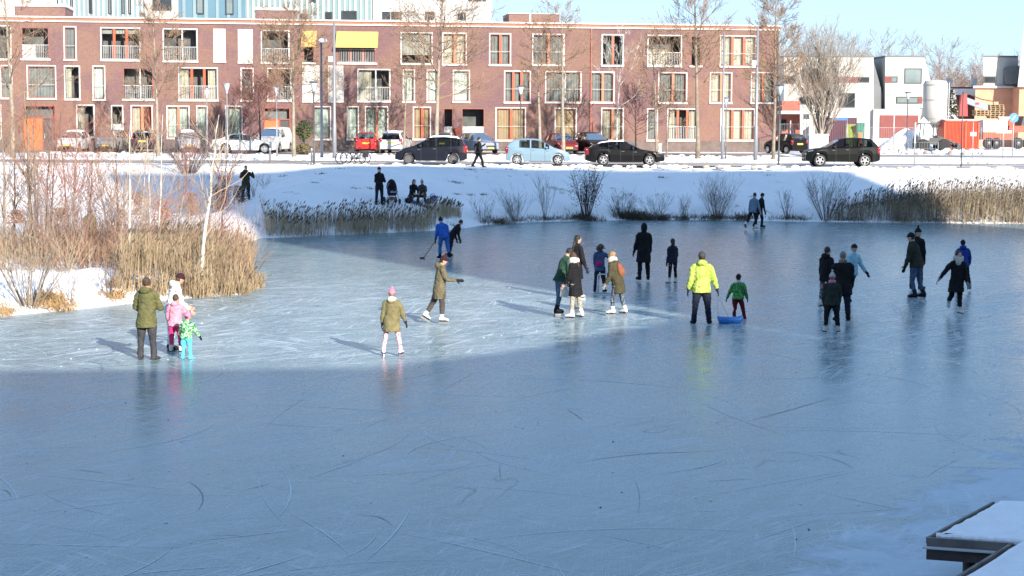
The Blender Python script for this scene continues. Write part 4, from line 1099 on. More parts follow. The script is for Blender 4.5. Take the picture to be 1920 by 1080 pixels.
# near shore shrubs
shrub('shore_shrub', 'spreading leafless shrub on the snowy near shore at the left', ground(55, 578), 2.2, 22, .75, 140, BARK, r=.018, side=7)
shrub('shore_shrub', 'low leafless shrub on the snow left of the green parka man', ground(203, 556), 1.3, 13, .65, 141, TWIG, r=.013, side=6)
shrub('shore_shrub', 'thin arching shrub right of the crooked birch over the reeds', ground(452, 540), 1.9, 18, .8, 142, TWIG, r=.010, side=5)
shrub('shore_shrub', 'small leafless shrub at the snow edge beside the straw tussock', ground(130, 568), .9, 9, .6, 143, TWIG, r=.01, side=5)
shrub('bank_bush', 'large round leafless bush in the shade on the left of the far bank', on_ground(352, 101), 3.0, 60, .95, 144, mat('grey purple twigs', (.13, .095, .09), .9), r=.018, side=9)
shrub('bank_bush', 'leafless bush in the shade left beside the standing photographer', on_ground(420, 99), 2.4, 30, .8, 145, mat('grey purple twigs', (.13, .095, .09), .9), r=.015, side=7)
for i, (px, y, hh, lab, m) in enumerate([(357, 83, 1.1, 'brown dead weed clump in the shade below the round bush', DEADLF), (404, 82, 1.25, 'dark olive weed clump beside the crooked birch top', DRYD), (303, 68, 1.5, 'rusty orange leaved bush between the birch stems', mat('rust leaves', (.33, .11, .05), .9, 0, .3, 4)), (255, 86, 1.1, 'brown weed clump on the snow behind the straight birch', DEADLF), (30, 78, .6, 'small brown weed clump on the sunny snow at the left', DEADLF), (110, 80, .6, 'small brown weed clump right of the dark saplings', DEADLF), (448, 84, .8, 'dark weed clump at the foot of the photographer', DRYD), (418, 92, 1.6, 'tall reddish dead weed left of the photographer', DEADLF)]):
    b = on_ground(px, y); root = empty('weed_clump', b); tag(root, lab, 'weeds', 'dead weed clumps on the left bank')
    r4 = random.Random(150+i); mb = MB()
    for k in range(330):
        h = hh*r4.random()**.8; q = .34*(1.15-h/hh*.6); p = Vector((r4.gauss(0, q*.75), r4.gauss(0, q*.6), h)); d = Vector((r4.gauss(0, .4), r4.gauss(0, .4), r4.uniform(-.3, 1))).normalized()*r4.uniform(.05, .14); w = d.orthogonal().normalized()*.018
        mb.quad(p-d, p+w, p+d, p-w)
    mb.build('dead_leaves', m, root, fix=False)
    mb = MB(); r3 = random.Random(i)
    for k in range(16): mb.tube([(r3.uniform(-.2, .2), r3.uniform(-.2, .2), -.05), (r3.uniform(-.45, .45), r3.uniform(-.4, .4), hh*r3.uniform(.6, 1.1))], [.012, .004], 3)
    mb.build('stems', m, root, fix=False)
# dark tufts sticking out of the snow on the shaded bank
rg = random.Random(77)
for k, (px, py) in enumerate([(533, 331), (666, 354), (691, 354), (606, 326), (848, 342), (857, 344), (855, 365), (882, 366), (1410, 370), (1240, 333), (1300, 320), (640, 318), (950, 318), (880, 318), (1180, 366), (1233, 367), (1440, 330), (905, 365)]):
    g = ground(px, py); mb = MB()
    for i in range(40):
        p = Vector((rg.gauss(0, .16), rg.gauss(0, .1), -.02)); d = Vector((rg.gauss(0, .6), rg.gauss(0, .6), .7)).normalized()*rg.uniform(.06, .2); b = Vector((.012, .006, 0)); mb.add([p-b, p+b, p+d], [(0, 1, 2)])
    o = mb.build('grass_tuft', DRYD, fix=False); o.location = g; tag(o, 'small dark grass tuft poking through the shaded bank snow', 'grass tuft', 'grass tufts in the bank snow')

# ------------------------------------------------------------------ lamps, poles, signs
LAMPM = mat('lamp post paint', (.09, .095, .10), .5, .2); GALV = mat('galvanised steel', (.34, .35, .36), .45, .5, .1, 2.0); OPAL = mat('clear lamp glass', (.62, .66, .68), .25)
def lamp(label, px, Y, top, m=LAMPM):
    b = on_ground(px, Y); H = at_y(px, top, Y).z-b.z; root = empty('street_lamp', b); tag(root, label, 'street lamp', 'street lamps')
    mb = MB(); mb.lathe([(.065, -.1), (.065, .9), (.05, 1.0), (.04, H-.75), (.07, H-.72), (.09, H-.62), (.05, H-.60)], 10); mb.build('post', m, root, True)
    mb = MB(); mb.lathe([(.07, H-.60), (.20, H-.12), (.21, H-.10)], 12); mb.build('lamp_glass', OPAL, root, True)
    mb = MB(); mb.lathe([(.27, H-.10), (.30, H-.06), (.20, H-.02), (.05, H)], 12); mb.build('lamp_cap', m, root, True)
lamp('street lamp with funnel shaped glass at the road left of the bicycles', 588.5, 103, 152)
lamp('street lamp before the brick flats above the white sedan', 426, 118, 155, GALV)
lamp('slim pale street lamp right in front of the white van doorway', 519, 121, 160, GALV)
lamp('street lamp behind the pale blue hatchback', 976, 120, 160)
lamp('street lamp at the road by the end of the brick flats', 1461, 103.5, 158)
lamp('slim street lamp close beside the tall pole of the cream curtain window', 1361, 121, 182, GALV)
lamp('street lamp in front of the cement silo house', 1701, 142, 172)
lamp('thin street lamp half hidden by the thicket twigs', 388, 121, 165, GALV)
lamp('street lamp at the willow before the angular house', 1532, 139, 180, GALV)
def pole(label, px, Y, top, head, r=.085):
    b = on_ground(px, Y); H = at_y(px, top, Y).z-b.z; root = empty('tall_pole', b); tag(root, label, 'pole', 'tall poles before the flats')
    mb = MB(); mb.lathe([(r*1.25, -.1), (r*1.25, 2.2), (r, 2.3), (r*.75, H)], 10); mb.build('post', mat('pole grey', (.23, .24, .26), .5, .3), root, True)
    if head == 'lamp':
        mb = MB(); mb.ball((.12, -.25, H-.05), (.32, .42, .16), 10, 6); mb.build('lamp_head', OPAL, root, True)
    if head == 'box':
        mb = MB(); mb.cbox((-.22, 0, H-2.4), .28, .3, .34); mb.cbox((-.1, 0, H-2.4), .24, .06, .05); mb.build('fitting', mat('light fitting', (.6, .6, .6), .5), root)
pole('tall grey pole with white lamp head left of the yellow awning', 603, 119, 75, 'lamp')
pole('tall grey pole with side fitting next to the wide yellow awning', 627, 117, 42, 'box', .11)
pole('thin tall pole in front of the cream curtains at the right end', 1355, 119, 62, 'none')
pole('thick tall pole with side fitting near the right end of the flats', 1417.5, 118, 50, 'box', .11)
def post_sign(label, px, Y, top, kind, cat='sign'):
    b = on_ground(px, Y); H = at_y(px, top, Y).z-b.z; root = empty('sign_post', b); tag(root, label, cat)
    mb = MB(); mb.lathe([(.035, -.1), (.035, H)], 8); mb.build('post', GALV if kind != 'dark' else DARKM, root, True)
    mb = MB(); y = -.05
    if kind == 'tri':
        mb.prism([(-.42, y, H), (.42, y, H), (0, y, H-.75)], (0, .02, 0)); s = mb.build('sign_back', mat('sign grey', (.6, .6, .58), .5), root)
        mb = MB(); mb.cbox((0, y-.01, H-1.05), 1.1, .02, .2); mb.build('plate', WHITE, root)
    if kind == 'round':
        M = Matrix.Rotation(R(90), 3, 'X'); mb.lathe([(.34, 0), (.34, .02)], 20, 0, M, (0, y, H-.34)); mb.build('sign_disc', mat('sign blue', (.06, .20, .45), .4), root)
        mb = MB(); mb.prism([(-.16, y-.04, H-.5), (-.08, y-.04, H-.5), (.14, y-.04, H-.18), (.06, y-.04, H-.18)], (0, .012, 0)); mb.build('arrow', WHITE, root)
    if kind == 'box': mb.cbox((0, y, H-1.0), .42, .1, .28); mb.build('plate', WHITE, root)
    if kind == 'white': mb.lathe([(.045, H-1.2), (.045, H+.02)], 8); mb.build('sleeve', WHITE, root)
    if kind == 'street': mb.cbox((-.4, y, H-.12), .9, .03, .22); mb.build('name_plate', mat('street plate blue', (.04, .13, .42), .4), root); 
    return root
post_sign('white post with reversed triangle sign at the side street', 1882, 125, 219, 'tri')
post_sign('round blue traffic sign at the truck', 1900, 128, 212, 'round')
post_sign('white post with small box in front of the red container', 1825, 126, 225, 'box')
post_sign('dark thin post at the road in front of the red container', 1804, 104, 172, 'dark', 'post')
post_sign('white post at the road right of the black off roader', 1716, 103, 230, 'white', 'post')
post_sign('post with blue street name plate before the purple container', 1588, 137, 220, 'street')
post_sign('bare white post beside the silo', 1676, 140, 212, 'white', 'post')
post_sign('white slanting marker post beside the dark car at the hut', 1482, 140, 226, 'white', 'post')
for i, (px, lab) in enumerate([(506, 'low grey bollard at the kerb below the white van'), (584, 'low grey bollard beside the road lamp')]):
    b = on_ground(px, 104); o = MB(); o.lathe([(.06, -.1), (.06, .75), (.075, .76), (.075, .9), (.03, .95)], 10); q = o.build('bollard', GALV, None, True); q.location = b; tag(q, lab, 'bollard', 'grey bollards')
# ------------------------------------------------------------------ cars
TYRE = mat('tyre rubber', (.02, .02, .021), .85, 0, .1, 5.0); RIMM = mat('alloy rim', (.55, .56, .58), .3, .7); RIMD = mat('steel wheel trim', (.13, .135, .14), .4, .4)
def tinted(name, c):
    x = GLASS.copy(); x.name = name
    for q in x.node_tree.nodes:
        if q.type == 'BSDF_TRANSPARENT': q.inputs[0].default_value = (*c, 1)
        if q.type == 'FRESNEL': q.inputs['IOR'].default_value = 1.35
    return x
CGLASS = tinted('car glass', (.30, .33, .34)); CGLASSL = tinted('pale car glass', (.62, .68, .68)); SEATM = mat('car seat cloth', (.05, .05, .055), .9, 0, .2, 6.0)
BLK = mat('black plastic', (.02, .02, .022), .6); LENS = mat('lamp lens', (.38, .41, .44), .12, .3); REDL = mat('tail lamp red', (.22, .012, .02), .2)
PLATEY = mat('yellow number plate', (.75, .50, .06), .5); UNDER = mat('underbody', (.015, .015, .016), .9)
def paint(name, col, metal=.1, rough=.34):
    m = mat('paint ' + name, col, rough, metal, spec=.22); m.node_tree.nodes['Principled BSDF'].inputs['Coat Weight'].default_value = .05; return m

def interp(pts, x):
    for (a, b), (c, d) in zip(pts[:-1], pts[1:]):
        if x <= c:
            t = max(0, (x-a)/(c-a)); return b+(d-b)*t
    return pts[-1][1]
CARS = {
 # roof line from nose (0) to tail, in metres
 'mpv':  dict(L=4.2, W=1.78, top=[(0,.62),(.06,.74),(.35,.88),(.75,1.0),(1.0,1.06),(1.85,1.53),(2.2,1.62),(2.9,1.64),(3.6,1.58),(3.95,1.44),(4.1,1.05),(4.2,.85)], belt=[(0,.80),(1.0,.98),(3.2,1.08),(4.2,1.12)], wh=(.78,3.38), r=.315, win=[(1.28,1.50),(1.56,2.42),(2.50,3.25),(3.33,3.78)], ws=(1.02,2.0), rw=(3.72,4.12), roof=(2.0,3.75)),
 'hatch':dict(L=3.75, W=1.68, top=[(0,.60),(.06,.72),(.3,.84),(.7,.95),(.85,.99),(1.65,1.46),(2.0,1.54),(2.7,1.55),(3.3,1.47),(3.6,1.18),(3.7,.98),(3.75,.7)], belt=[(0,.76),(.9,.92),(3.0,1.02),(3.75,1.06)], wh=(.68,3.08), r=.30, win=[(1.2,1.42),(1.48,2.25),(2.33,2.95)], ws=(.87,1.75), rw=(3.32,3.66), roof=(1.8,3.3)),
 'estate':dict(L=4.63, W=1.80, top=[(0,.55),(.05,.70),(.35,.80),(.9,.88),(1.35,.95),(2.15,1.37),(2.5,1.43),(3.1,1.42),(3.7,1.34),(4.2,1.16),(4.45,.98),(4.6,.92),(4.63,.7)], belt=[(0,.70),(1.3,.90),(3.4,.99),(4.63,1.02)], wh=(.88,3.58), r=.325, win=[(1.62,1.82),(1.88,2.55),(2.62,3.25),(3.32,3.85)], ws=(1.38,2.25), rw=(4.0,4.42), roof=(2.4,3.9)),
 'suv':  dict(L=4.35, W=1.84, top=[(0,.72),(.06,.88),(.4,1.0),(1.15,1.10),(1.95,1.60),(2.3,1.68),(3.2,1.69),(3.85,1.62),(4.15,1.30),(4.28,1.12),(4.35,.8)], belt=[(0,.88),(1.2,1.06),(3.3,1.14),(4.35,1.18)], wh=(.82,3.45), r=.36, win=[(1.55,1.72),(1.8,2.52),(2.6,3.30),(3.38,3.88)], ws=(1.17,2.05), rw=(3.88,4.24), roof=(2.2,3.85)),
 'sedan':dict(L=4.85, W=1.82, top=[(0,.58),(.06,.72),(.4,.80),(1.2,.92),(1.35,.96),(2.2,1.38),(2.6,1.44),(3.1,1.42),(3.6,1.30),(4.1,1.05),(4.6,1.0),(4.78,.94),(4.85,.7)], belt=[(0,.72),(1.3,.90),(3.4,.97),(4.85,1.0)], wh=(.9,3.7), r=.33, win=[(1.62,1.85),(1.92,2.65),(2.73,3.45),(3.5,3.72)], ws=(1.38,2.3), rw=(3.55,4.1), roof=(2.4,3.5)),
 'van':  dict(L=4.4, W=1.85, top=[(0,.70),(.05,.92),(.3,1.05),(.75,1.15),(1.45,1.72),(1.75,1.85),(3.0,1.88),(4.25,1.85),(4.37,1.7),(4.4,1.0)], belt=[(0,.95),(.8,1.12),(4.4,1.18)], wh=(.85,3.55), r=.32, win=[(1.25,1.42),(1.5,2.25)], ws=(.78,1.6), rw=(4.30,4.36), roof=(1.8,4.2)),
}
def car(name, label, kind, pmat, pos, heading, rim=RIMM, snow=None, glass=CGLASS, cat='car', spokes=5, scale=1.0):
    """heading: angle of the nose from +X, degrees"""
    k = CARS[kind]; L, W = k['L'], k['W']/2
    root = empty(name, pos, R(heading)); tag(root, label, cat, 'parked cars'); root.scale = (scale,)*3
    xs = set(np.round(np.arange(0, L+.001, .06), 3).tolist()) | {L, .03}
    seams = [w[1]+.03 for w in k['win'][:-1]] if len(k['win']) > 1 else []
    for s in seams: xs |= {round(s-.008, 3), round(s+.008, 3)}
    for w in k['win']: xs |= {w[0], w[1]}
    for w in (k['ws'], k['rw'], k['roof']): xs |= {w[0], w[1]}
    xs = sorted(xs); Ra = k['r']+.07; sill = .20 if kind != 'suv' else .26
    rings = []
    for x in xs:
        zt = interp(k['top'], x); zb = min(interp(k['belt'], x), zt-.03)
        e0 = max(0, 1-x/.75); e1 = max(0, 1-(L-x)/.6)
        w = W*(1 - .20*e0**2.2 - .13*e1**2.2)
        zs = sill + .10*e0**3 + .12*e1**3
        for wx in k['wh']:
            if abs(x-wx) < Ra: zs = max(zs, k['r'] + math.sqrt(Ra*Ra-(x-wx)**2))
        zs = min(zs, zb-.06)
        h = zt-zb; q = min(1, h/.5); wr = w*(.95-.23*q)
        z3 = zs+(zb-zs)*.55
        rings.append([(0, zs), (w*.90, zs), (w*.975, zs+.03), (w*1.0, z3), (w*.985, zb-.03), (w*.95, zb), (wr, zb+h*.84), (wr*.88, zb+h*.955), (wr*.5, zt-.004), (0, zt)])
    parts = {}
    def put(nm, a, b, c, d):
        mb = parts.setdefault(nm, MB()); mb.quad(a, b, c, d)
    for i in range(len(xs)-1):
        x0, x1 = xs[i], xs[i+1]; xm = (x0+x1)/2; r0, r1 = rings[i], rings[i+1]
        seam = any(abs(xm-s) < .009 for s in seams); inwin = any(a <= xm <= b for a, b in k['win'])
        hgt = interp(k['top'], xm)-interp(k['belt'], xm)
        for j in range(9):
            nm = 'body'
            if j in (0,): nm = 'underbody'
            elif j == 5 and inwin and hgt > .12: nm = 'side_window'
            elif j in (6, 7, 8) and k['ws'][0] <= xm <= k['ws'][1]-.12: nm = 'windscreen'
            elif j in (7, 8) and k['rw'][0] <= xm <= k['rw'][1]: nm = 'rear_window'
            elif j == 1: nm = 'sill_trim' if kind in ('suv', 'hatch') else 'body'
            elif j == 4 and .10 < xm < .40: nm = 'headlight'
            elif j in (3, 4) and L-.17 < xm < L-.03: nm = 'tail_light'
            elif j in (2, 3) and seams and (seams[0]-1.0 < xm < seams[-1]+.9) and not seam and not any(abs(xm-wx) < Ra for wx in k['wh']):
                nm = 'door_front' if xm < seams[min(1, len(seams)-1)] else 'door_rear'
            if seam and j in (2, 3): nm = 'seam'
            for sg in (1, -1):
                A, B, C_, D = (x0, sg*r0[j][0], r0[j][1]), (x1, sg*r1[j][0], r1[j][1]), (x1, sg*r1[j+1][0], r1[j+1][1]), (x0, sg*r0[j+1][0], r0[j+1][1])
                kk = nm if nm in ('body', 'underbody', 'windscreen', 'rear_window') else (nm, sg, sum(xm > q_ for q_ in seams))
                put(kk, A, D, C_, B) if sg > 0 else put(kk, A, B, C_, D)
    bd = parts['body']
    for r, x in ((rings[0], xs[0]), (rings[-1], xs[-1])):
        poly = [(x, a, z) for a, z in r] + [(x, -a, z) for a, z in reversed(r[1:-1])]
        bd.add(poly, [tuple(range(len(poly)))])
    # coordinates: nose at +x
    def flip(mb):
        mb.v = [(L/2-v[0], v[1], v[2]) for v in mb.v]; return mb
    mm = dict(body=pmat, underbody=UNDER, side_window=glass, windscreen=glass, rear_window=glass, headlight=LENS, tail_light=REDL, seam=BLK, sill_trim=BLK if kind != 'hatch' else pmat, door_front=pmat, door_rear=pmat)
    names = dict(door_front='door', door_rear='door', seam='door_seam')
    body = flip(bd).build('body', pmat, root, True)
    for nm, mb in parts.items():
        if nm == 'body': continue
        if isinstance(nm, tuple): nm = nm[0]
        flip(mb).build(names.get(nm, nm), mm[nm], root, nm not in ('underbody',), True)
    # front and back faces
    zt0 = interp(k['top'], 0)
    mb = MB(); mb.box(L/2-.02, L/2+.012, -W*.42, W*.42, zt0-.22, zt0-.06); mb.box(L/2-.02, L/2+.014, -W*.6, W*.6, .30, .40); mb.build('grille', BLK, root)
    mb = MB(); mb.box(L/2+.013, L/2+.022, -.26, .26, .42, .53); mb.build('number_plate', PLATEY, root)
    zr = interp(k['belt'], L)-.28
    mb = MB(); mb.box(-L/2-.022, -L/2+.01, -.26, .26, zr-.1, zr+.02); mb.build('number_plate', PLATEY, root)
    for sg in (1, -1):
        mb = MB(); mb.ball((L/2-.05, sg*W*.66, zt0+.0), (.09, .15, .06), 10, 6); mb.build('headlight', LENS, root, True)
        mb = MB(); mb.ball((-L/2+.06, sg*W*.80, zr+.12), (.09, .09, .17), 10, 6); mb.build('tail_light', REDL, root, True)
        mb = MB(); xm = L/2-k['ws'][0]-.48; mb.ball((xm, sg*(W+.07), interp(k['belt'], L/2-xm)+.07), (.07, .11, .075), 8, 6); mb.cbox((xm+.02, sg*(W-.01), interp(k['belt'], L/2-xm)+.03), .06, .16, .04); mb.build('wing_mirror', pmat if glass is CGLASSL else BLK, root, True)
        for s in seams[:2] if len(seams) > 1 else []:
            z = interp(k['belt'], s)-.13; mb = MB(); mb.box(L/2-s+.06, L/2-s+.22, sg*(W*.985)-.012, sg*(W*.985)+.018, z-.015, z+.015); mb.build('door_handle', RIMD if pmat is not BLK else BLK, root)
        for wx in k['wh']:
            r = k['r']; c = (L/2-wx, sg*(W-.115), r); M = Matrix.Rotation(R(-90*sg), 3, 'X')
            mb = MB(); mb.lathe([(r*.60, -.10), (r*.9, -.105), (r, -.07), (r, .07), (r*.9, .105), (r*.64, .10), (r*.60, .06)], 22, 0, M, c); wv = mb.build('wheel', TYRE, root, True)
            mb = MB(); mb.lathe([(r*.64, .085), (r*.66, .10), (r*.58, .095), (r*.56, .03), (.02, .03)], 20, 0, M, c); mb.build('rim_well', BLK, wv, True)
            mb = MB(); mb.lathe([(r*.67, .09), (r*.68, .108), (r*.60, .108), (r*.60, .09)], 20, 0, M, c); mb.lathe([(.07, .05), (.07, .10), (.03, .105)], 10, 0, M, c)
            for i in range(spokes):
                a = i*2*math.pi/spokes + .3; Q = M @ Matrix.Rotation(a, 3, 'Z')
                P = [Vector(q) for q in ((.03, -.045, .06), (r*.63, -.03, .06), (r*.63, .03, .06), (.03, .045, .06))]
                mb.prism([Vector(c)+Q @ q for q in P], Q @ Vector((0, 0, .038)))
            mb.build('rim', rim, wv)
    zb_ = interp(k['belt'], L*.45)
    for xx in (k['ws'][1]+.35, k['ws'][1]+1.25)[:1 if kind in ('van', 'hatch') else 2]:
        for sg in (1, -1):
            mb = MB(); X = L/2-xx; mb.prism([(X+.02, sg*.36-.22, .35), (X+.12, sg*.36-.22, .35), (X-.06, sg*.36-.22, zb_+.06), (X-.15, sg*.36-.22, zb_+.06)], (0, .44, 0)); mb.cbox((X-.13, sg*.36, zb_+.17), .08, .24, .16); mb.build('seat', SEATM, root)
    mb = MB(); X = L/2-k['ws'][0]-.25; mb.cbox((X, 0, zb_-.08), .3, 2*W*.82, .16); mb.build('dashboard', BLK, root)
    if snow:
        mb = MB(); vs = []; x0, x1 = k['roof']; n_ = 12
        top = []
        for i in range(n_+1):
            x = x0+(x1-x0)*i/n_; zt = interp(k['top'], x); zb = min(interp(k['belt'], x), zt-.03); h = zt-zb; wr = W*(.95-.23*min(1, h/.5)); t = snow*(.25 if i in (0, n_) else 1)
            top.append([(L/2-x, a*wr, zt-dz-.02) for a, dz in ((-.86, .05), (-.5, .012), (0, .01), (.5, .012), (.86, .05))] + [(L/2-x, a*wr, zt+t*tt) for a, tt in ((.80, .5), (.45, 1), (0, 1.1), (-.45, 1), (-.80, .5))])
        mb.loft(top); mb.build('roof_snow', SNOW, root, True)
    return root
def road_pos(px, Y, lift=.02): b = on_ground(px, Y); b.z = gz1b(b.x, Y)+lift; return b
YR = 104.3
car('parked_car', 'black hatchback with snow on its roof parked at the road next to the bicycles', 'mpv', paint('black blue', (.008, .010, .018)), road_pos(809, YR), 180, RIMD, .06, CGLASS, spokes=9)
car('parked_car', 'pale blue hatchback parked at the road', 'hatch', paint('pale blue', (.185, .28, .35), .2, .3), road_pos(1008, YR), 0, RIMM, None, CGLASSL, spokes=6)
car('parked_car', 'black low estate car with silver roof edge parked below the birch', 'estate', paint('black', (.007, .007, .008)), road_pos(1171, YR-.3), 0, RIMM, .035, CGLASS)
car('parked_car', 'black off roader parked alone at the road right of the lamp post', 'suv', paint('black green', (.006, .007, .007)), road_pos(1577, YR), 180, RIMM, None, CGLASS)
YP = 131.5
def back(label, px, kind, pm, head, Y=YP, **k): return car(k.pop('name', 'parked_car'), label, kind, pm, road_pos(px, Y), head, **k)
back('small white car facing the pond seen through the left thicket', 138, 'hatch', paint('white', (.52, .53, .54), 0), -93, snow=.05)
back('grey car facing the pond beside the small white car', 211, 'mpv', paint('grey', (.22, .23, .25)), -92)
back('dark car behind the birch stems left of the snowed in car', 277, 'mpv', paint('dark plum', (.05, .035, .04)), 90)
back('white snow covered car between the dark car and the white sedan', 352, 'hatch', paint('white', (.52, .53, .54), 0), -75, snow=.12)
back('long white sedan parked sideways in front of the white van', 458, 'sedan', paint('white', (.52, .53, .54), 0), 3, Y=128.8, glass=CGLASSL)
back('white van parked at the orange doorway', 514, 'van', paint('white', (.52, .53, .54), 0), -100, Y=133.2, name='parked_van', cat='van')
back('bright red hatchback seen from behind above the bicycles', 688, 'hatch', paint('red', (.50, .03, .03)), 92, glass=CGLASSL)
back('white hatchback seen from behind next to the red hatchback', 743, 'mpv', paint('white', (.52, .53, .54), 0), 82, snow=.05)
back('dark green car hidden behind the black hatchback with snowy roof', 829, 'hatch', paint('green', (.05, .07, .06)), 90)
back('silver blue car facing the pond behind the walking person in black', 897, 'suv', paint('silver blue', (.22, .27, .36)), -62, scale=.92)
back('dark red car facing the pond behind the pale blue hatchback', 1052, 'hatch', paint('dark red', (.16, .015, .02)), -72)
back('black car facing the pond behind the black estate car', 1110, 'mpv', paint('black', (.007, .007, .008)), -70)
back('dark car with its rear showing past the corner of the brick flats', 1473, 'hatch', paint('black', (.007, .007, .008)), 118, Y=137)

# ------------------------------------------------------------------ bicycles
def bicycle(label, px, Y, rz, seed, bag=False):
    b = road_pos(px, Y); root = empty('bicycle', b, rz); tag(root, label, 'bicycle', 'parked bicycles'); r = .34; fm = mat('bicycle black', (.015, .015, .017), .4)
    for x in (-.55, .55):
        M = Matrix.Rotation(R(90), 3, 'X'); mb = MB()
        pts = [(x+r*math.cos(a), 0, r+r*math.sin(a)) for a in np.linspace(0, 2*math.pi, 25)]; mb.tube(pts, .03, 5, caps=False); wv = mb.build('wheel', TYRE, root)
        mb = MB()
        for i in range(12): a = i*math.pi/6; mb.tube([(x, .01*(-1)**i, r), (x+(r-.02)*math.cos(a), 0, r+(r-.02)*math.sin(a))], .004, 3)
        mb.build('spokes', DARKM, wv)
    mb = MB(); bb, hd, st = (-.08, 0, .30), (.36, 0, .82), (-.24, 0, .78)
    for q in ((bb, st), (bb, (.39, 0, .70)), ((-.22, 0, .62), hd), ((-.55, 0, r), bb), ((-.55, 0, r), (-.22, 0, .66)), (hd, (.55, 0, r)), (hd, (.32, 0, 1.02))): mb.tube(q, .018, 5)
    mb.build('frame', fm, root)
    mb = MB(); mb.tube([(.18, .29, 1.04), (.32, .24, 1.06), (.34, 0, 1.03), (.32, -.24, 1.06), (.18, -.29, 1.04)], .014, 5); mb.build('handlebar', fm, root)
    mb = MB(); mb.ball((-.28, 0, .93), (.14, .09, .04), 8, 5); mb.tube([(-.24, 0, .75), (-.27, 0, .92)], .014, 5); mb.build('saddle', BLK, root, True)
    mb = MB(); mb.cbox((-.58, 0, .74), .40, .14, .02); mb.tube([(-.7, .05, .74), (-.55, .05, r)], .008, 4); mb.tube([(-.7, -.05, .74), (-.55, -.05, r)], .008, 4); mb.build('luggage_rack', fm, root)
    mb = MB(); pts = [(-.55+(r+.035)*math.cos(a), 0, r+(r+.035)*math.sin(a)) for a in np.linspace(.3, 2.9, 9)]; mb.tube(pts, (.006, .03), 4); mb.build('mudguard', fm, root)
    mb = MB(); mb.lathe([(.09, -.01), (.09, .01)], 12, 0, Matrix.Rotation(R(90), 3, 'X'), bb); mb.cbox((-.02, .06, .2), .03, .03, .2); mb.cbox((-.14, -.06, .4), .03, .03, .2); mb.build('crank', fm, root)
    if bag:
        mb = MB()
        for s in (-.14, .14): mb.cbox((-.6, s, .55), .36, .11, .34)
        mb.build('saddle_bag', mat('black canvas', (.02, .02, .022), .9), root)
    return root
bicycle('black bicycle parked left of the black hatchback with its wheel furthest left', 657, 103.8, R(176), 1)
bicycle('black bicycle with saddle bags leaning beside the first bicycle', 666, 104.5, R(184), 2, True)

# ------------------------------------------------------------------ building site at the right
Yc = 156
CONTM = mat('orange red container paint', (.52, .065, .025), .55, 0, .15, .8)
def site_pos(px, Y): b = on_ground(px, Y); return b
b = site_pos(1803, Yc); cont = empty('shipping_container', b); tag(cont, 'orange red corrugated site container in front of the crane', 'container')
x0 = at_y(1770, 250, Yc).x-b.x; x1 = at_y(1836, 250, Yc).x-b.x; hh = 2.55
mb = MB(); k = 26; pts = []
for i in range(k*4+1):
    x = x0+(x1-x0)*i/(k*4); pts.append((x, [0, .07, .07, 0][i % 4]))
for (a, ya), (c, yc) in zip(pts[:-1], pts[1:]): mb.quad((a, ya, .05), (c, yc, .05), (c, yc, hh), (a, ya, hh))
mb.box(x0, x1, .1, 2.4, .05, hh-.01); mb.build('wall', CONTM, cont)
mb = MB()
for x in (x0, x1-.12, x0+(x1-x0)*.60): mb.box(x, x+.12, -.04, .0, .0, hh+.03)
mb.box(x0, x1, -.04, .0, hh-.1, hh+.04); mb.box(x0, x1, -.04, 0, 0, .12); mb.build('frame', CONTM, cont)
mb = MB(); mb.box(x0-.03, x1+.03, -.06, 2.44, hh+.041, hh+.12); mb.build('roof_snow', SNOW, cont)
b = site_pos(1752, 158); silo = empty('cement_silo', b); tag(silo, 'round white cement silo on steel legs behind the loader', 'silo')
H = at_y(1752, 150, 158).z-b.z; rs = (at_y(1775, 200, 158).x-at_y(1730, 200, 158).x)/2; lo = H*.40
mb = MB(); mb.lathe([(.25, lo-.55), (rs, lo+.15), (rs, H-.35), (rs*.86, H-.08), (rs*.35, H)], 28); mb.build('tank', mat('silo grey white', (.45, .44, .40), .5, 0, .10, .5), silo, True)
mb = MB()
for z in (lo+.25, lo+1.9, H-.45): mb.lathe([(rs+.02, z-.04), (rs+.04, z-.03), (rs+.04, z+.03), (rs+.02, z+.04)], 28)
mb.build('hoop', GALV, silo); mb = MB()
for a in (.78, 2.36, 3.93, 5.5): mb.tube([(math.cos(a)*rs*.9, math.sin(a)*rs*.9, -.1), (math.cos(a)*rs*.8, math.sin(a)*rs*.8, lo+.2)], .09, 6)
mb.build('legs', GALV, silo); mb = MB(); mb.tube([(-.2, -.2, H-.05), (-.2, -.2, H+.35), (-.6, -.3, H+.4)], .05, 6); mb.tube([(rs+.08, -.3, lo), (rs+.08, -.3, H-.2)], .05, 6); mb.build('filler_pipe', GALV, silo)
# wheeled loader / telehandler
b = site_pos(1744, 148); ld = empty('wheel_loader', b); tag(ld, 'dark wheel loader with open cab standing before the silo', 'loader')
mb = MB(); mb.prism([(-1.2, -.8, .55), (1.5, -.8, .55), (1.5, -.8, 1.0), (.5, -.8, 1.15), (-.2, -.8, 1.15), (-1.2, -.8, 1.25)], (0, 1.6, 0)); mb.build('body', DARKM, ld)
mb = MB()
for x, y in ((-.75, -.7), (.45, -.7), (-.75, .65), (.45, .65)): mb.tube([(x, y, 1.1), (x+(.1 if x < 0 else -.05), y*.9, 2.25)], .05, 5)
mb.box(-.85, .55, -.75, .72, 2.25, 2.36); mb.build('cab_frame', DARKM, ld)
mb = MB(); mb.quad((-.70, -.66, 1.2), (.42, -.66, 1.2), (.40, -.63, 2.22), (-.66, -.63, 2.22)); mb.build('cab_window', GLASS, ld, fix=False)
mb = MB(); mb.box(-.95, -.25, -.84, -.80, .95, 1.22); mb.build('side_panel', WHITE, ld); mb = MB(); mb.box(-.85, -.3, -.85, -.81, .86, .95); mb.build('red_stripe', CONTM, ld)
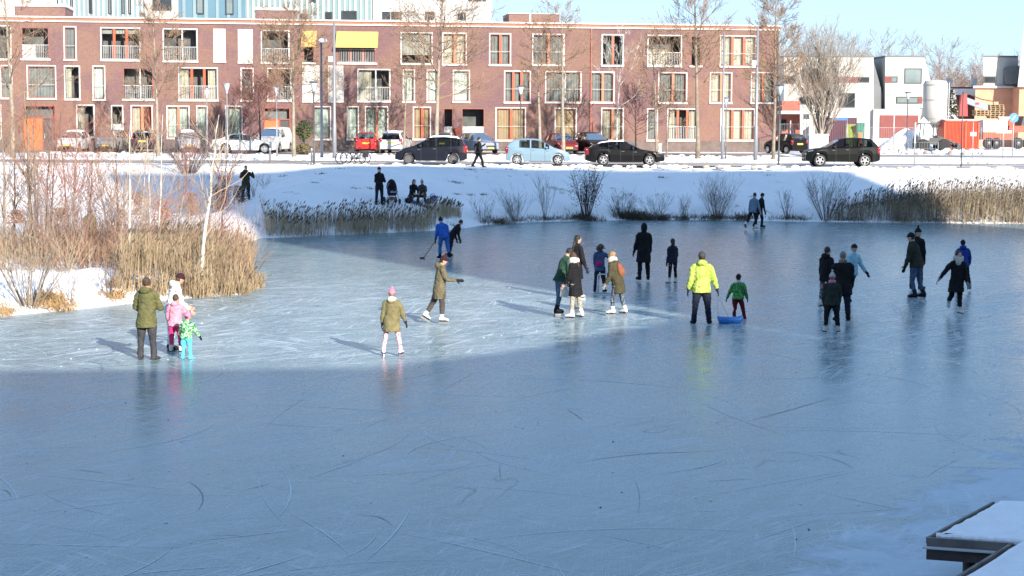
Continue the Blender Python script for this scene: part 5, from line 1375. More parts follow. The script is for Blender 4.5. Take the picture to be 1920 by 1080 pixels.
mb = MB(); mb.tube([(.3, -.5, 1.3), (1.7, -.5, .8), (2.1, -.5, .4)], .09, 5); mb.tube([(.3, .5, 1.3), (1.7, .5, .8), (2.1, .5, .4)], .09, 5); mb.build('lift_arm', DARKM, ld)
mb = MB(); mb.prism([(2.0, -.9, .15), (2.7, -.9, .1), (2.15, -.9, .75)], (0, 1.8, 0)); mb.build('bucket', DARKM, ld)
for x in (-.75, 1.0):
    for y in (-.8, .8):
        mb = MB(); mb.lathe([(.25, -.16), (.5, -.16), (.55, -.1), (.55, .1), (.5, .16), (.25, .16)], 18, 0, Matrix.Rotation(R(90), 3, 'X'), (x, y, .5)); mb.build('wheel', TYRE, ld, True)
# lorry with folded crane, behind the container
b = site_pos(1868, 160); tk = empty('crane_lorry', b); tag(tk, 'red and white lorry with a folded loading crane behind the traffic signs', 'lorry')
def TX(px, py, Y=160): p = at_y(px, py, Y); return Vector((p.x-b.x, 0, p.z-b.z))
mb = MB(); p, q = TX(1838, 248), TX(1884, 225); mb.box(p.x, q.x, -1.0, 1.2, p.z, q.z); mb.build('cargo_box', mat('lorry white', (.48, .47, .46), .5), tk)
mb = MB(); p, q = TX(1838, 262), TX(1895, 248); mb.box(p.x, q.x, -1.05, 1.2, p.z, q.z); p, q = TX(1886, 247.8), TX(1925, 236); mb.box(p.x, q.x, -1.1, 1.2, p.z, q.z); p, q = TX(1884.5, 235.8), TX(1896, 226); mb.box(p.x, q.x, -1.1, 1.2, p.z-.0, q.z); mb.build('chassis', CONTM, tk)
mb = MB(); p, q = TX(1908, 236), TX(1950, 218); mb.prism([(p.x, -1.1, p.z+.01), (p.x+.2, -1.1, q.z), (q.x, -1.1, q.z), (q.x, -1.1, p.z+.01)], (0, 2.2, 0)); mb.build('cab', DARKM, tk)
for px in (1848, 1862, 1903, 1922):
    p = TX(px, 268); mb = MB(); mb.lathe([(.25, -.15), (.46, -.15), (.52, -.1), (.52, .1), (.46, .15), (.25, .15)], 18, 0, Matrix.Rotation(R(90), 3, 'X'), (p.x, -.95, .52)); wv = mb.build('wheel', TYRE, tk, True)
    mb = MB(); mb.lathe([(.24, -.1), (.2, .17), (.05, .17)], 12, 0, Matrix.Rotation(R(90), 3, 'X'), (p.x, -.95, .52)); mb.build('rim', RIMD, wv, True)
mb = MB(); p, q = TX(1797, 218), TX(1811, 175); r_ = TX(1800, 178); mb.prism([(p.x, -.4, p.z), (p.x+.75, -.4, p.z), (q.x, -.4, q.z), (q.x-.45, -.4, q.z-.15), (p.x+.05, -.4, p.z+1.0)], (0, .6, 0)); mb.build('crane_column', mat('crane red', (.40, .03, .03), .5), tk)
mb = MB(); p, q = TX(1809, 184), TX(1851, 201); mb.prism([(p.x, -.3, p.z+.1), (q.x, -.3, q.z+.2), (q.x, -.3, q.z-.35), (p.x, -.3, p.z-.45)], (0, .4, 0)); bo = mb.build('crane_boom', mat('crane grey blue', (.19, .24, .32), .5), tk)
mb = MB(); mb.tube([TX(1811, 174), TX(1840, 186), TX(1862, 190), TX(1863, 198)], .05, 5); mb.build('crane_hose', DARKM, tk)
mb = MB(); s = p.lerp(q, .48); mb.box(s.x-.1, s.x+.25, -.32, -.301, s.z-.2, s.z+.0); mb.build('red_mark', mat('crane red', (.40, .03, .03)), bo)
def stack(label, px0, py0, px1, py1, Y, n):
    a, c = at_y(px0, py0, Y), at_y(px1, py1, Y); b = Vector(((a.x+c.x)/2, Y, c.z)); mb = MB(); h = (a.z-c.z)/n; wd = (c.x-a.x); r2 = random.Random(n)
    for i in range(n):
        o = r2.uniform(-.05, .05); mb.box(-wd/2+o, wd/2+o, -.6, .6, h*i+h*.62, h*(i+1)-.004)
        for x in (-.46, -.15, .15, .40): mb.box(x*wd+o, x*wd+.1+o, -.58, .58, h*i, h*i+h*.61)
    q = mb.build('pallet_stack', mat('raw timber', (.27, .19, .11), .85, 0, .3, 2.5)); q.location = b; tag(q, label, 'pallets')
stack('low pile of light timber pallets on the container roof', 1826, 206, 1851, 217.3, 157, 3)
stack('tall pile of brown timber pallets under the crane boom', 1853, 196, 1880, 222, 160.4, 7)
# fence panels of the site, cabinets, booths, rubble
def mesh_fence(label, px0, px1, Y0, Y1, h):
    a, c = on_ground(px0, Y0), on_ground(px1, Y1); root = empty('site_fence', a); tag(root, label, 'fence', 'site fences'); v = c-a; n = max(1, round(v.length/3.4)); mb, pm = MB(), MB()
    for i in range(n+1):
        q = v*(i/n); pm.tube([q, q+Vector((0, 0, h))], .035, 5)
    for i in range(n):
        q0, q1 = v*(i/n), v*((i+1)/n)
        for z in (.12, h*.5, h-.03): mb.tube([q0+Vector((0, 0, z)), q1+Vector((0, 0, z))], .018, 4)
        for j in range(1, 22): q = q0.lerp(q1, j/22); mb.tube([q+Vector((0, 0, .12)), q+Vector((0, 0, h))], .008, 3)
    pm.build('post', GALV, root); mb.build('mesh_panel', GALV, root, fix=False)
mesh_fence('wire site fence before the garage doors of the white houses', 1620, 1712, 146, 148, 2.0)
mesh_fence('low pipe fence along the side street in front of the rubble', 1650, 1760, 136, 134, 1.0)
mesh_fence('wire site fence in front of the lorry', 1840, 1930, 150, 147, 2.0)
mesh_fence('thin wire fence beside the brick hut', 1462, 1525, 139, 142, 2.3)
def slab_box(name, label, cat, px0, py0, px1, py1, Y, dep, m, ridges=0, top=None, m2=None):
    a, c = at_y(px0, py0, Y), at_y(px1, py1, Y); gb = max(0, gz1((a.x+c.x)/2, Y)); b = Vector(((a.x+c.x)/2, Y, gb)); wd = c.x-a.x; h = a.z-gb; root = empty(name, b); tag(root, label, cat); mb = MB(); mb.box(-wd/2, wd/2, 0, dep, -.05, h); mb.build('body', m, root); mb = MB()
    for i in range(ridges): x = -wd/2+wd*(i+.5)/ridges; mb.box(x-wd/ridges*.22, x+wd/ridges*.22, -.05, -.002, .05, h-.05)
    if ridges: mb.build('ribs', m2 or m, root)
    mb = MB(); mb.box(-wd/2-.03, wd/2+.03, -.06, dep+.03, h, h+(.1 if top else .05)); mb.build('top', top or m, root)
    return root
slab_box('purple_container', 'dark purple site container behind the willow trunk', 'container', 1552, 220, 1606, 262, 152, 2.4, mat('purple paint', (.075, .025, .045), .6, 0, .15, 1.0), 16, SNOW)
slab_box('notice_board', 'yellow green notice panel right of the purple container', 'panel', 1587, 234, 1603, 262, 148, .15, mat('lime panel', (.22, .26, .06), .6, 0, .1, 1.0), 6)
slab_box('toilet_booth', 'green portable booth beside the lime panel', 'booth', 1607, 230, 1621, 264, 152, 1.2, mat('booth green', (.05, .19, .14), .6, 0, .1, 2.0), 5, WHITE)
slab_box('site_barrier', 'small orange barrier in front of the green booth', 'barrier', 1609, 250, 1616, 268, 149, .2, mat('orange paint'.replace('paint', 'barrier'), (.6, .22, .10), .6), 3)
slab_box('utility_cabinet', 'grey utility cabinet with dark scribbles left of the black off roader', 'cabinet', 1518, 254, 1553, 284, 126, .5, mat('cabinet grey', (.50, .50, .48), .6, 0, 0, 1.6, col2=(.34, .34, .33)), 0, SNOW)
slab_box('utility_cabinet', 'small white utility box at the brick wall right of the black estate car', 'cabinet', 1235, 272, 1240, 284, 127, .4, WHITE, 0, SNOW)
for i, (px, Y, w_, h, lab) in enumerate([(1700, 150, 4.2, 2.0, 'snow heap beside the wheel loader'), (1732, 153, 2.8, 2.9, 'tall snowy sand heap behind the wheel loader')]):
    r2 = random.Random(i+400); b = on_ground(px, Y); mb = MB(); rings = []
    for j in range(9):
        t = j/8; rr = (1-t)**.8+.02; rings.append([Vector((math.cos(a)*rr*w_*.62*(1+.15*noise.noise(Vector((math.cos(a)*2, math.sin(a)*2, t*3+i)))), math.sin(a)*rr*1.6, -.1+h*t*(1+.1*noise.noise(Vector((math.cos(a), math.sin(a), i)))))) for a in np.linspace(0, 2*math.pi, 22)[:-1]])
    mb.loft(rings); o = mb.build('snow_heap', SNOW, None, True); o.location = b; tag(o, lab, 'snow heap')
rg = random.Random(55)
mb = MB()
for i in range(130):
    px = rg.uniform(1655, 1845); Y = rg.uniform(135.5, 146); b = on_ground(px, Y); s = rg.uniform(.1, .42); M = Matrix.Rotation(rg.uniform(0, 3), 3, Vector((rg.random(), rg.random(), rg.random()+.1)).normalized()); mb.ball(b+Vector((0, 0, s*.2)), (s, s*.8, s*.55), 7, 4, 0 if rg.random() < .6 else 1, M)
tag(mb.build('rubble', [SNOW, mat('broken stone', (.36, .31, .27), .9, 0, .2, 2.0)]), 'snow dusted rubble in front of the red container', 'rubble', None, 'stuff')
# ploughed snow lumps along the kerbs
mb = MB()
for i in range(900):
    x = rg.uniform(-34, 36); Y = rg.choice([102.2, 111.6, 126.2]) + rg.gauss(0, .5); s = rg.uniform(.05, .18)
    if Y > 120 and x > 19: continue
    b = Vector((x, Y, gz1b(x, Y))); mb.ball(b, (s*1.6, s, s*.8), 6, 4, 0 if rg.random() < .75 else 1)
tag(mb.build('snow_lumps', [SNOW, mat('dirty snow', (.45, .38, .31), .8, 0, .2, 3.0)]), 'ploughed lumps of clean and dirty snow along the kerbs', 'snow', None, 'stuff')
# ------------------------------------------------------------------ people
SKIN = mat('skin', (.52, .30, .21), .55, 0, .06, 8.0); SKIND = mat('skin dusk', (.44, .25, .17), .55, 0, .06, 8.0)
EYE = mat('eye dark', (.02, .015, .012), .2); LIP = mat('lip', (.40, .14, .12), .5)
HAIR = {k: mat('hair '+k, c, .6, 0, .3, 14.0, .6, 30.0) for k, c in dict(black=(.012, .010, .009), brown=(.055, .030, .018), dark=(.025, .016, .012), blond=(.26, .16, .075), grey=(.16, .15, .14)).items()}
STEEL = mat('blade steel', (.6, .61, .63), .25, .8)
C = {}
def cl(name, col, **k): C[name] = cloth(name, col, **k); return C[name]
for nm_, c_ in dict(olive=(.105, .105, .045), oliveL=(.17, .15, .075), oliveP=(.12, .105, .065), charcoal=(.045, .045, .05), white=(.60, .59, .58), mint=(.36, .66, .64), maroonhat=(.035, .012, .018), pink=(.74, .27, .36), magenta=(.62, .035, .17), cyan=(.10, .52, .66), lpink=(.74, .20, .30), cream=(.74, .66, .56), taupe=(.065, .055, .052), black=(.010, .010, .012), navy=(.014, .018, .035), blue=(.022, .095, .40), blueP=(.035, .14, .42), dgreen=(.022, .055, .036), jeans=(.06, .10, .17), denim=(.045, .085, .17), purplebag=(.36, .015, .14), puffer=(.055, .050, .028), scarf=(.50, .46, .40), neon=(.58, .76, .09), maroon=(.12, .008, .02), steel=(.12, .19, .27), ltblue=(.30, .52, .62), greyhat=(.42, .37, .37), darkolive=(.028, .030, .022), coatgreen=(.022, .030, .026), royal=(.018, .045, .24), brownbag=(.22, .085, .045), grey=(.22, .23, .24), hood=(.60, .18, .30), tan=(.20, .15, .12)).items(): cl(nm_, c_)
C['greenpat'] = patterned('green printed cloth', [(.08, .30, .10), (.62, .72, .58), (.06, .36, .12), (.03, .16, .06)], 16)
C['greenpat2'] = patterned('bright green printed cloth', [(.02, .10, .035), (.06, .32, .06), (.12, .42, .09), (.025, .14, .05)], 13)
C['neonpat'] = patterned('neon crumpled cloth', [(.26, .38, .05), (.42, .54, .09), (.47, .56, .12), (.22, .33, .045)], 7)
C['pinkpat'] = patterned('pink flowered cloth', [(.80, .72, .72), (.55, .06, .14), (.82, .74, .74), (.40, .10, .14)], 22)
C['floral'] = patterned('pale flowered cloth', [(.40, .35, .27), (.20, .17, .12), (.48, .42, .34), (.12, .10, .08)], 24)
C['legpat'] = patterned('blue black leggings', [(.012, .014, .02), (.16, .22, .30), (.02, .022, .03)], 18)
C['legpat2'] = patterned('grey flowered leggings', [(.015, .015, .02), (.30, .32, .36), (.02, .02, .025)], 20)

def hand(mb, wr, d, thumb, nrm, L, curl=.5, r=None):
    """palm, four bent fingers of unequal length, a thumb from the side"""
    d, t, n_ = d.normalized(), thumb.normalized(), nrm.normalized(); r = r or L*.05
    Mx = Matrix((d, t, n_)).transposed()
    mb.ball(wr + d*L*.30, (L*.32, L*.22, L*.12), 8, 6, 0, Mx)
    for i, (o, ln) in enumerate([(.165, .46), (.055, .52), (-.055, .48), (-.16, .36)]):
        p = wr + d*L*.52 + t*L*o; q, dd = [p], d
        for k in range(3):
            a = curl*(.35+.3*k); dd = (d*math.cos(a) + n_*math.sin(a)).normalized(); p = p + dd*L*ln*(.42, .33, .25)[k]; q.append(p)
        mb.tube(q, [r*1.05, r, r*.92, r*.72], 6)
    p = wr + d*L*.14 + t*L*.17; e = (d*.55 + t*.75 + n_*.35).normalized(); q = p + e*L*.24; f = q + (d*.9 + t*.15 + n_*.4).normalized()*L*.2
    mb.tube([p, q, f], [r*1.3, r*1.15, r*.85], 6)

def person(label, px, py, H, face, jac='black', leg='navy', lean=0, slean=0, twist=0, L=((0, 2, 0), (0, 2, 0)), A=((5, 10, 15, 0), (5, 10, 15, 0)), hat=None, hair='dark', hstyle='short', hood=None, hem=-.06, bulk=1.0, slim=False, foot='boot', footm='black', glove='black', scarf=None, hyaw=0, hpitch=0, skin=None, sit=False, at=None, flare=0, fur=None, collar=None, hips=None):
    """H: height in metres; face: 0 looks away from the viewer, 90 to the picture's right, 180 at the viewer;
       L/A: (left, right) legs (swing, spread, knee bend) and arms (swing, spread, elbow bend, turn in), degrees"""
    g = at if at is not None else ground(px, py)
    root = empty('person', g, R(-face)); tag(root, label, 'person', 'people on and around the ice')
    head_h = H*(.132 if H > 1.5 else .132 + (1.5-H)*.055); skin = skin or SKIN
    legH = (H - head_h*1.06)*.575; torso = H - head_h*1.06 - legH; s = H
    th, sh, ank = legH*.50, legH*.42, legH*.08
    lift = .075*min(1, H/1.6) if foot == 'skate' else 0.0
    T = Matrix.Rotation(R(-twist), 3, 'Z') @ Matrix.Rotation(R(slean), 3, 'Y') @ Matrix.Rotation(R(-lean), 3, 'X')
    hw, sw = .058*s*min(1, bulk+.05), .108*s*bulk
    J = []
    for side, (sg, spread, kn) in ((-1, L[0]), (1, L[1])):
        hip = Vector((side*hw, 0, 0)); a = R(sg); b = R(spread)
        d1 = Vector((side*math.sin(b), math.sin(a)*math.cos(b), -math.cos(a)*math.cos(b))); a2 = R(sg-kn)
        d2 = Vector((side*math.sin(b)*.8, math.sin(a2)*math.cos(b), -math.cos(a2)*math.cos(b))).normalized()
        k = hip + d1*th; an = k + d2*sh; J.append((hip, k, an, d2, sg-kn))
    zmin = min(j[2].z for j in J); base = -zmin + ank + lift
    con = [j[2] for j in J if j[2].z < zmin+.07]; off = sum(con, Vector())/len(con)
    P = Vector((-off.x, -off.y, base))
    if hips: P = Vector((hips[0], hips[1], hips[2]))
    up = T @ Vector((0, 0, 1)); fw = T @ Vector((0, 1, 0)); rt = T @ Vector((1, 0, 0))
    sp = lambda t, x=0, y=0: P + T @ Vector((x, y, t))
    neck = sp(torso*.99); 
    HM = Matrix.Rotation(R(-face*0-hyaw), 3, 'Z') @ Matrix.Rotation(R(-hpitch), 3, 'X')
    if abs(lean) < 25: HM = Matrix.Rotation(R(-lean*.6), 3, 'X') @ HM
    else: HM = Matrix.Rotation(R(-lean*.55), 3, 'X') @ HM
    hc = neck + up*head_h*.08 + HM @ Vector((0, head_h*.06, head_h*.52))
    hx, hy, hz = head_h*.335, head_h*.42, head_h*.5
    # ---- the body: one continuous skin
    mb = MB(); v = .016 if H > 1.3 else .013
    def ring(t, ax, ay, y=0, n=12): return [sp(t, ax*math.cos(2*math.pi*i/n), y+ay*math.sin(2*math.pi*i/n)) for i in range(n)]
    mb.loft([ring(-torso*.10, .07*s, .055*s), ring(0, .082*s, .062*s), ring(torso*.3, .072*s, .055*s), ring(torso*.62, .082*s, .056*s), ring(torso*.80, sw*.66, .046*s), ring(torso*.92, .045*s, .04*s)])
    mb.tube([sp(torso*.86), neck + up*head_h*.02, hc - (HM @ Vector((0, head_h*.06, hz*.45)))], [.042*s, .034*s, .034*s], 10)
    mb.ball(hc, (hx, hy, hz), 14, 10, 0, HM); mb.ball(hc + HM @ Vector((0, hy*.42, -hz*.55)), (hx*.62, hy*.48, hz*.40), 10, 7, 0, HM)
    mb.ball(hc + HM @ Vector((0, hy*1.0, -hz*.16)), (hx*.16, hy*.22, hz*.20), 8, 6, 0, HM)
    for e in (-1, 1): mb.ball(hc + HM @ Vector((e*hx*1.0, -hy*.06, -hz*.1)), (hx*.12, hy*.2, hz*.24), 6, 5, 0, HM)
    arms = []
    for side, (asw, abd, el, inn) in ((-1, A[0]), (1, A[1])):
        S0 = sp(torso*.815, side*sw*.93); a, b = R(asw), R(abd)
        d = Vector((side*math.sin(b), math.sin(a)*math.cos(b), -math.cos(a)*math.cos(b))); a2 = R(asw+el)
        d2 = Vector((side*math.sin(b)*math.cos(R(el)*.5) - side*math.sin(R(inn)), math.sin(a2)*math.cos(b), -math.cos(a2)*math.cos(b))).normalized()
        d, d2 = T @ d, T @ d2
        E = S0 + d*.172*s; Wr = E + d2*.150*s; arms.append((S0, E, Wr, d2, side, el))
        mb.tube([sp(torso*.79, side*sw*.5), S0, S0.lerp(E, .5), E, E.lerp(Wr, .4), Wr], [.024*s, .026*s, .025*s, .022*s, .021*s, .017*s], 8)
        if not glove: mb.tube([Wr-d2*.01, Wr+d2*.03*s], [.017*s, .016*s], 6)
    for hip, k, an, d2, aa in J:
        mb.tube([P+hip+Vector((0, 0, .02)), P+hip.lerp(k, .5), P+k, P+k.lerp(an, .35), P+an], [.05*s, .045*s, .034*s, .032*s, .022*s], 8)
    ex = MB()
    for e in (-1, 1): ex.ball(hc + HM @ Vector((e*hx*.42, hy*.86, hz*.02)), (hx*.15, hy*.10, hz*.075), 8, 5, 1, HM)
    ex.ball(hc + HM @ Vector((0, hy*.88, -hz*.52)), (hx*.30, hy*.08, hz*.06), 8, 5, 2, HM)
    for e in (-1, 1): ex.ball(hc + HM @ Vector((e*hx*.42, hy*.87, hz*.19)), (hx*.22, hy*.08, hz*.035), 6, 4, 1, HM)
    if not glove:
        for S0, E, Wr, d2, side, el in arms:
            n_ = (T @ Vector((-side, 0, 0)) - d2*d2.dot(T @ Vector((-side, 0, 0)))).normalized(); tv = d2.cross(n_)*(1 if side > 0 else -1)
            if tv.dot(fw) < 0: tv = -tv
            hand(ex, Wr+d2*.004*s, d2, tv, n_, .105*s, .5)
    remeshed(mb, 'body', [skin, EYE, LIP], root, v, 3, ex)
    # ---- trousers
    q = 1.0 if not slim else .84
    mb = MB()
    mb.loft([ring(-torso*.16, .074*s*bulk, .062*s*bulk), ring(0, .09*s*bulk, .074*s*bulk), ring(torso*.2, .082*s*bulk, .068*s*bulk)])
    cuff = .042*s*q if not slim else .030*s
    for hip, k, an, d2, aa in J:
        e = an - d2*(-.0 if foot == 'boot' else .055*s)
        mb.tube([P+hip+Vector((0, 0, .03*s)), P+hip+(k-hip)*.12, P+hip.lerp(k, .5), P+k, P+k.lerp(an, .45), P+e], [.058*s, .062*s*bulk*q, .055*s*bulk*q, .046*s*q, .043*s*q, cuff], 10)
    remeshed(mb, 'trousers', [C[leg]], root, v, 2, None, .003 if slim else .007)
    # ---- coat with sleeves
    mb = MB(); B = bulk; hm = hem*s/1.0
    def cring(t, ax, ay, y=0):
        # below the hips the coat hangs straighter than the trunk leans
        n = 14
        if t >= 0: return ring(t, ax, ay, y, n)
        Tm = Matrix.Rotation(R(-twist), 3, 'Z') @ Matrix.Rotation(R(-lean*.35), 3, 'X')
        return [P + Tm @ Vector((ax*math.cos(2*math.pi*i/n), y+ay*math.sin(2*math.pi*i/n), t)) for i in range(n)]
    f = .012*s*flare
    rr = []
    if hm < 0: rr += [cring(hm, .122*s*B+f*2, .100*s*B+f*2), cring(hm*.5, .122*s*B+f, .099*s*B+f)]
    rr += [cring(max(0, hm) + .001, .119*s*B, .096*s*B), cring(torso*.28, .104*s*B, .085*s*B), cring(torso*.55, .103*s*B, .08*s*B), cring(torso*.74, .104*s*B, .078*s*B), cring(torso*.83, sw*.90, .070*s*B), cring(torso*.90, sw*.68, .060*s*B), cring(torso*.955, .056*s, .053*s), cring(torso*1.04, .043*s, .043*s)]
    mb.loft(rr)
    for S0, E, Wr, d2, side, el in arms:
        mb.tube([sp(torso*.86, side*sw*.45), sp(torso*.845, side*sw*.78), S0 + (E-S0)*.10, S0.lerp(E, .5), E, E.lerp(Wr, .5), Wr], [.034*s*B, .040*s*B, .045*s*B, .044*s*B, .041*s*B, .037*s*B, .030*s*B], 10)
    remeshed(mb, 'coat', [C[jac]], root, v, 2, None, .009*min(1, H/1.6))
    if hood == 'down':
        mb = MB(); mb.ball(sp(torso*.97, 0, -.058*s), (.068*s, .048*s, .052*s), 12, 8, 0, T @ Matrix.Rotation(R(25), 3, 'X')); mb.tube([sp(torso*.99, -.06*s, .0), sp(torso*1.0, -.045*s, -.05*s), sp(torso*1.0, .045*s, -.05*s), sp(torso*.99, .06*s, 0)], [.02*s, .027*s, .027*s, .02*s], 8)
        remeshed(mb, 'hood', [C[fur or jac]], root, v, 2)
        if fur: mb = MB(); mb.ball(sp(torso*.90, 0, -.068*s), (.058*s, .028*s, .045*s), 12, 8, 0, T); mb.build('hood_back', C[jac], root, True)
    elif hood == 'up':
        mb = MB(); c = hc + HM @ Vector((0, -hy*.16, hz*.02)); rings = []
        for t in (-.95, -.5, 0, .5, .85, 1.05):
            q = math.sqrt(max(.02, 1-(t*.93)**2)) if t > 0 else 1-.12*abs(t); ring_ = []
            for i in range(16):
                a = 2*math.pi*i/16; y = math.sin(a); y = y if y < .35 else .35 + (y-.35)*.15
                ring_.append(c + HM @ Vector((hx*1.32*q*math.cos(a), hy*1.22*q*y, hz*1.16*t)))
            rings.append(ring_)
        mb.loft(rings); remeshed(mb, 'hood', [C[hat or jac]], root, v*.9, 2)
    if collar:
        mb = MB(); mb.loft([ring(torso*.93, .066*s, .06*s), ring(torso*1.07, .058*s, .055*s)], True); mb.build('collar', C[collar], root, True)
    if scarf:
        mb = MB(); rg = random.Random(int(px))
        for k in range(2): mb.tube([neck + up*(.004+.028*k)*s + T @ Vector((math.cos(a)*.064*s, math.sin(a)*.06*s, .012*s*math.sin(2*a+k))) for a in np.linspace(0, 6.283, 14)], .026*s, 8)
        mb.ball(sp(torso*.90, .01*s, .062*s), (.05*s, .03*s, .06*s), 10, 7, 0, T); remeshed(mb, 'scarf', [C[scarf]], root, v, 2)
    # ---- hair and hats
    hm_ = HAIR[hair]
    if hood != 'up':
        mb = MB()
        if hat is None or hstyle in ('long', 'curly', 'bun'):
            if hat is None: mb.ball(hc + HM @ Vector((0, -hy*.13, hz*.16)), (hx*1.13, hy*1.02, hz*.96), 14, 9, 0, HM)
            if hstyle == 'long':
                mb.ball(hc + HM @ Vector((0, -hy*.45, -hz*.3)), (hx*1.05, hy*.62, hz*.95), 12, 8, 0, HM)
                mb.tube([hc + HM @ Vector((0, -hy*.55, -hz*.2)), neck + T @ Vector((0, -.045*s, -.02*s)), neck + T @ Vector((0, -.065*s, -.10*s))], [(hx*.6, hx*.95), (hx*.45, hx*.9), (hx*.15, hx*.5)], 10)
            if hstyle == 'curly':
                r2 = random.Random(3)
                for k in range(60):
                    d = Vector((r2.gauss(0, 1), r2.gauss(-.5, .9), r2.gauss(-.15, .9))).normalized()
                    mb.ball(hc + HM @ Vector((d.x*hx*1.75, d.y*hy*1.35, d.z*hz*1.1-hz*.3)), hx*r2.uniform(.28, .5), 6, 5)
            if hstyle == 'bun': mb.ball(hc + HM @ Vector((0, -hy*1.0, hz*.45)), hx*.5, 8, 6)
            if hat is None:
                # cut the fringe clear of the face
                pass
            remeshed(mb, 'hair', [hm_], root, .011, 2)
        else:
            mb.ball(hc + HM @ Vector((0, -hy*.16, -hz*.06)), (hx*1.06, hy*.92, hz*.80), 12, 8, 0, HM); mb.build('hair', hm_, root, True)
    if hat and hood != 'up':
        kind, colr = hat.split(':') if ':' in hat else ('beanie', hat)
        mb = MB(); rings = []
        tall = 1.18 if kind != 'tall' else 1.42
        for t, q in ((.08, 1.16), (.22, 1.20), (.42, 1.14), (.70, .98), (.95, .68), (tall, .22)):
            rings.append([hc + HM @ Vector((hx*q*math.cos(2*math.pi*i/14), -hy*.04 + hy*q*.98*math.sin(2*math.pi*i/14), hz*t - hz*.10*math.sin(2*math.pi*i/14)*-1*(1 if t < .5 else 0))) for i in range(14)])
        mb.loft(rings)
        if kind == 'cap': mb.ball(hc + HM @ Vector((0, hy*1.25, hz*.30)), (hx*.85, hy*.55, hz*.06), 12, 5, 0, HM)
        if kind in ('pom', 'tall'): mb.ball(hc + HM @ Vector((0, -hy*.05, hz*(tall+.18))), hx*.42, 10, 7)
        if kind == 'ear':
            for e in (-1, 1): mb.ball(hc + HM @ Vector((e*hx*1.04, 0, -hz*.2)), (hx*.16, hy*.4, hz*.48), 8, 6, 0, HM)
        mb.build('hat', C[colr], root, True)
    # ---- gloves
    if glove:
        for S0, E, Wr, d2, side, el in arms:
            mb = MB(); n_ = (T @ Vector((-side, .15, 0)) - d2*d2.dot(T @ Vector((-side, .15, 0)))).normalized(); tv = d2.cross(n_)
            if tv.dot(fw) < 0: tv = -tv
            hand(mb, Wr, d2, tv, n_, .112*s, .55, .0085*s if H > 1.3 else .0105*s); mb.tube([Wr-d2*.025*s, Wr+d2*.02*s], [.026*s, .024*s], 8)
            remeshed(mb, 'glove', [C[glove]], root, .007, 1)
    # ---- shoes and skates
    for i, (hip, k, an, d2, aa) in enumerate(J):
        side = -1 if i == 0 else 1; raised = an.z - zmin > .06
        yw = R(14)*side; f = Vector((math.sin(yw), math.cos(yw), 0))
        if raised or sit: # the foot stays square to the shank
            f = Vector((f.x, f.y*math.cos(R(aa)) , f.y*math.sin(R(aa)) )).normalized() if raised else f
        u = (Vector((0, 0, 1)) - f*f.z).normalized(); x_ = f.cross(u); c = P + an - u*ank
        Mx = Matrix((x_, f, u)).transposed(); bs = .150*s*(1 if H > 1.3 else 1.08); fm = C[footm] if footm in C else footm
        mb = MB(); z0 = 0.0; hi = .075*s if foot == 'boot' else .115*s
        prof = [(-.28, .15, .40), (-.20, .205, .52), (0, .22, .52), (.25, .235, .38), (.48, .24, .28), (.66, .19, .23), (.74, .10, .16)]
        mb.loft([[c + Mx @ Vector((bs*wd*math.cos(2*math.pi*j/10), bs*y, max(0.0, bs*hh*(.5+.5*math.sin(2*math.pi*j/10))))) for j in range(10)] for y, wd, hh in prof])
        mb.tube([c + Mx @ Vector((0, -bs*.03, bs*.25)), P+an+u*(hi-ank)*.4, P+an-d2*(hi-ank)*1.0], [(bs*.21, bs*.21), bs*.225, bs*.25], 10)
        nm = 'skate' if foot == 'skate' else 'shoe'
        sk = remeshed(mb, nm, [fm], root, .010, 1)
        if foot == 'skate':
            mb = MB(); mb.add([c + Mx @ Vector(q) for q in ((-.004, -bs*.34, -lift), (.004, -bs*.34, -lift), (.004, bs*.74, -lift), (-.004, bs*.74, -lift), (-.004, -bs*.30, -lift*.25), (.004, -bs*.30, -lift*.25), (.004, bs*.80, -lift*.25), (-.004, bs*.80, -lift*.25))], [(3,2,1,0),(4,5,6,7),(0,1,5,4),(1,2,6,5),(2,3,7,6),(3,0,4,7)])
            for y in (-.16, .42): 
                p_ = c + Mx @ Vector((0, bs*y, -lift*.35)); mb.tube([p_, c + Mx @ Vector((0, bs*y, .004))], bs*.08, 6)
            mb.build('blade', STEEL, sk)
            mb = MB(); mb.box(-bs*.17, bs*.17, -bs*.26, bs*.66, -.012, .004); mb.v = [tuple(c + Mx @ Vector(q)) for q in mb.v]; mb.build('sole', C['black'], sk)
    root['_w'] = 0; del root['_w']
    return root, dict(P=P, T=T, arms=arms, torso=torso, s=s, hc=hc, HM=HM, hx=hx, hy=hy, hz=hz, sp=sp, face=face, g=g)

def to_world(info, p): return info['g'] + Matrix.Rotation(R(-info['face']), 3, 'Z') @ p
ST2 = ((2, 4, 3), (0, 4, 3))
DN = (4, 9, 12, 5)
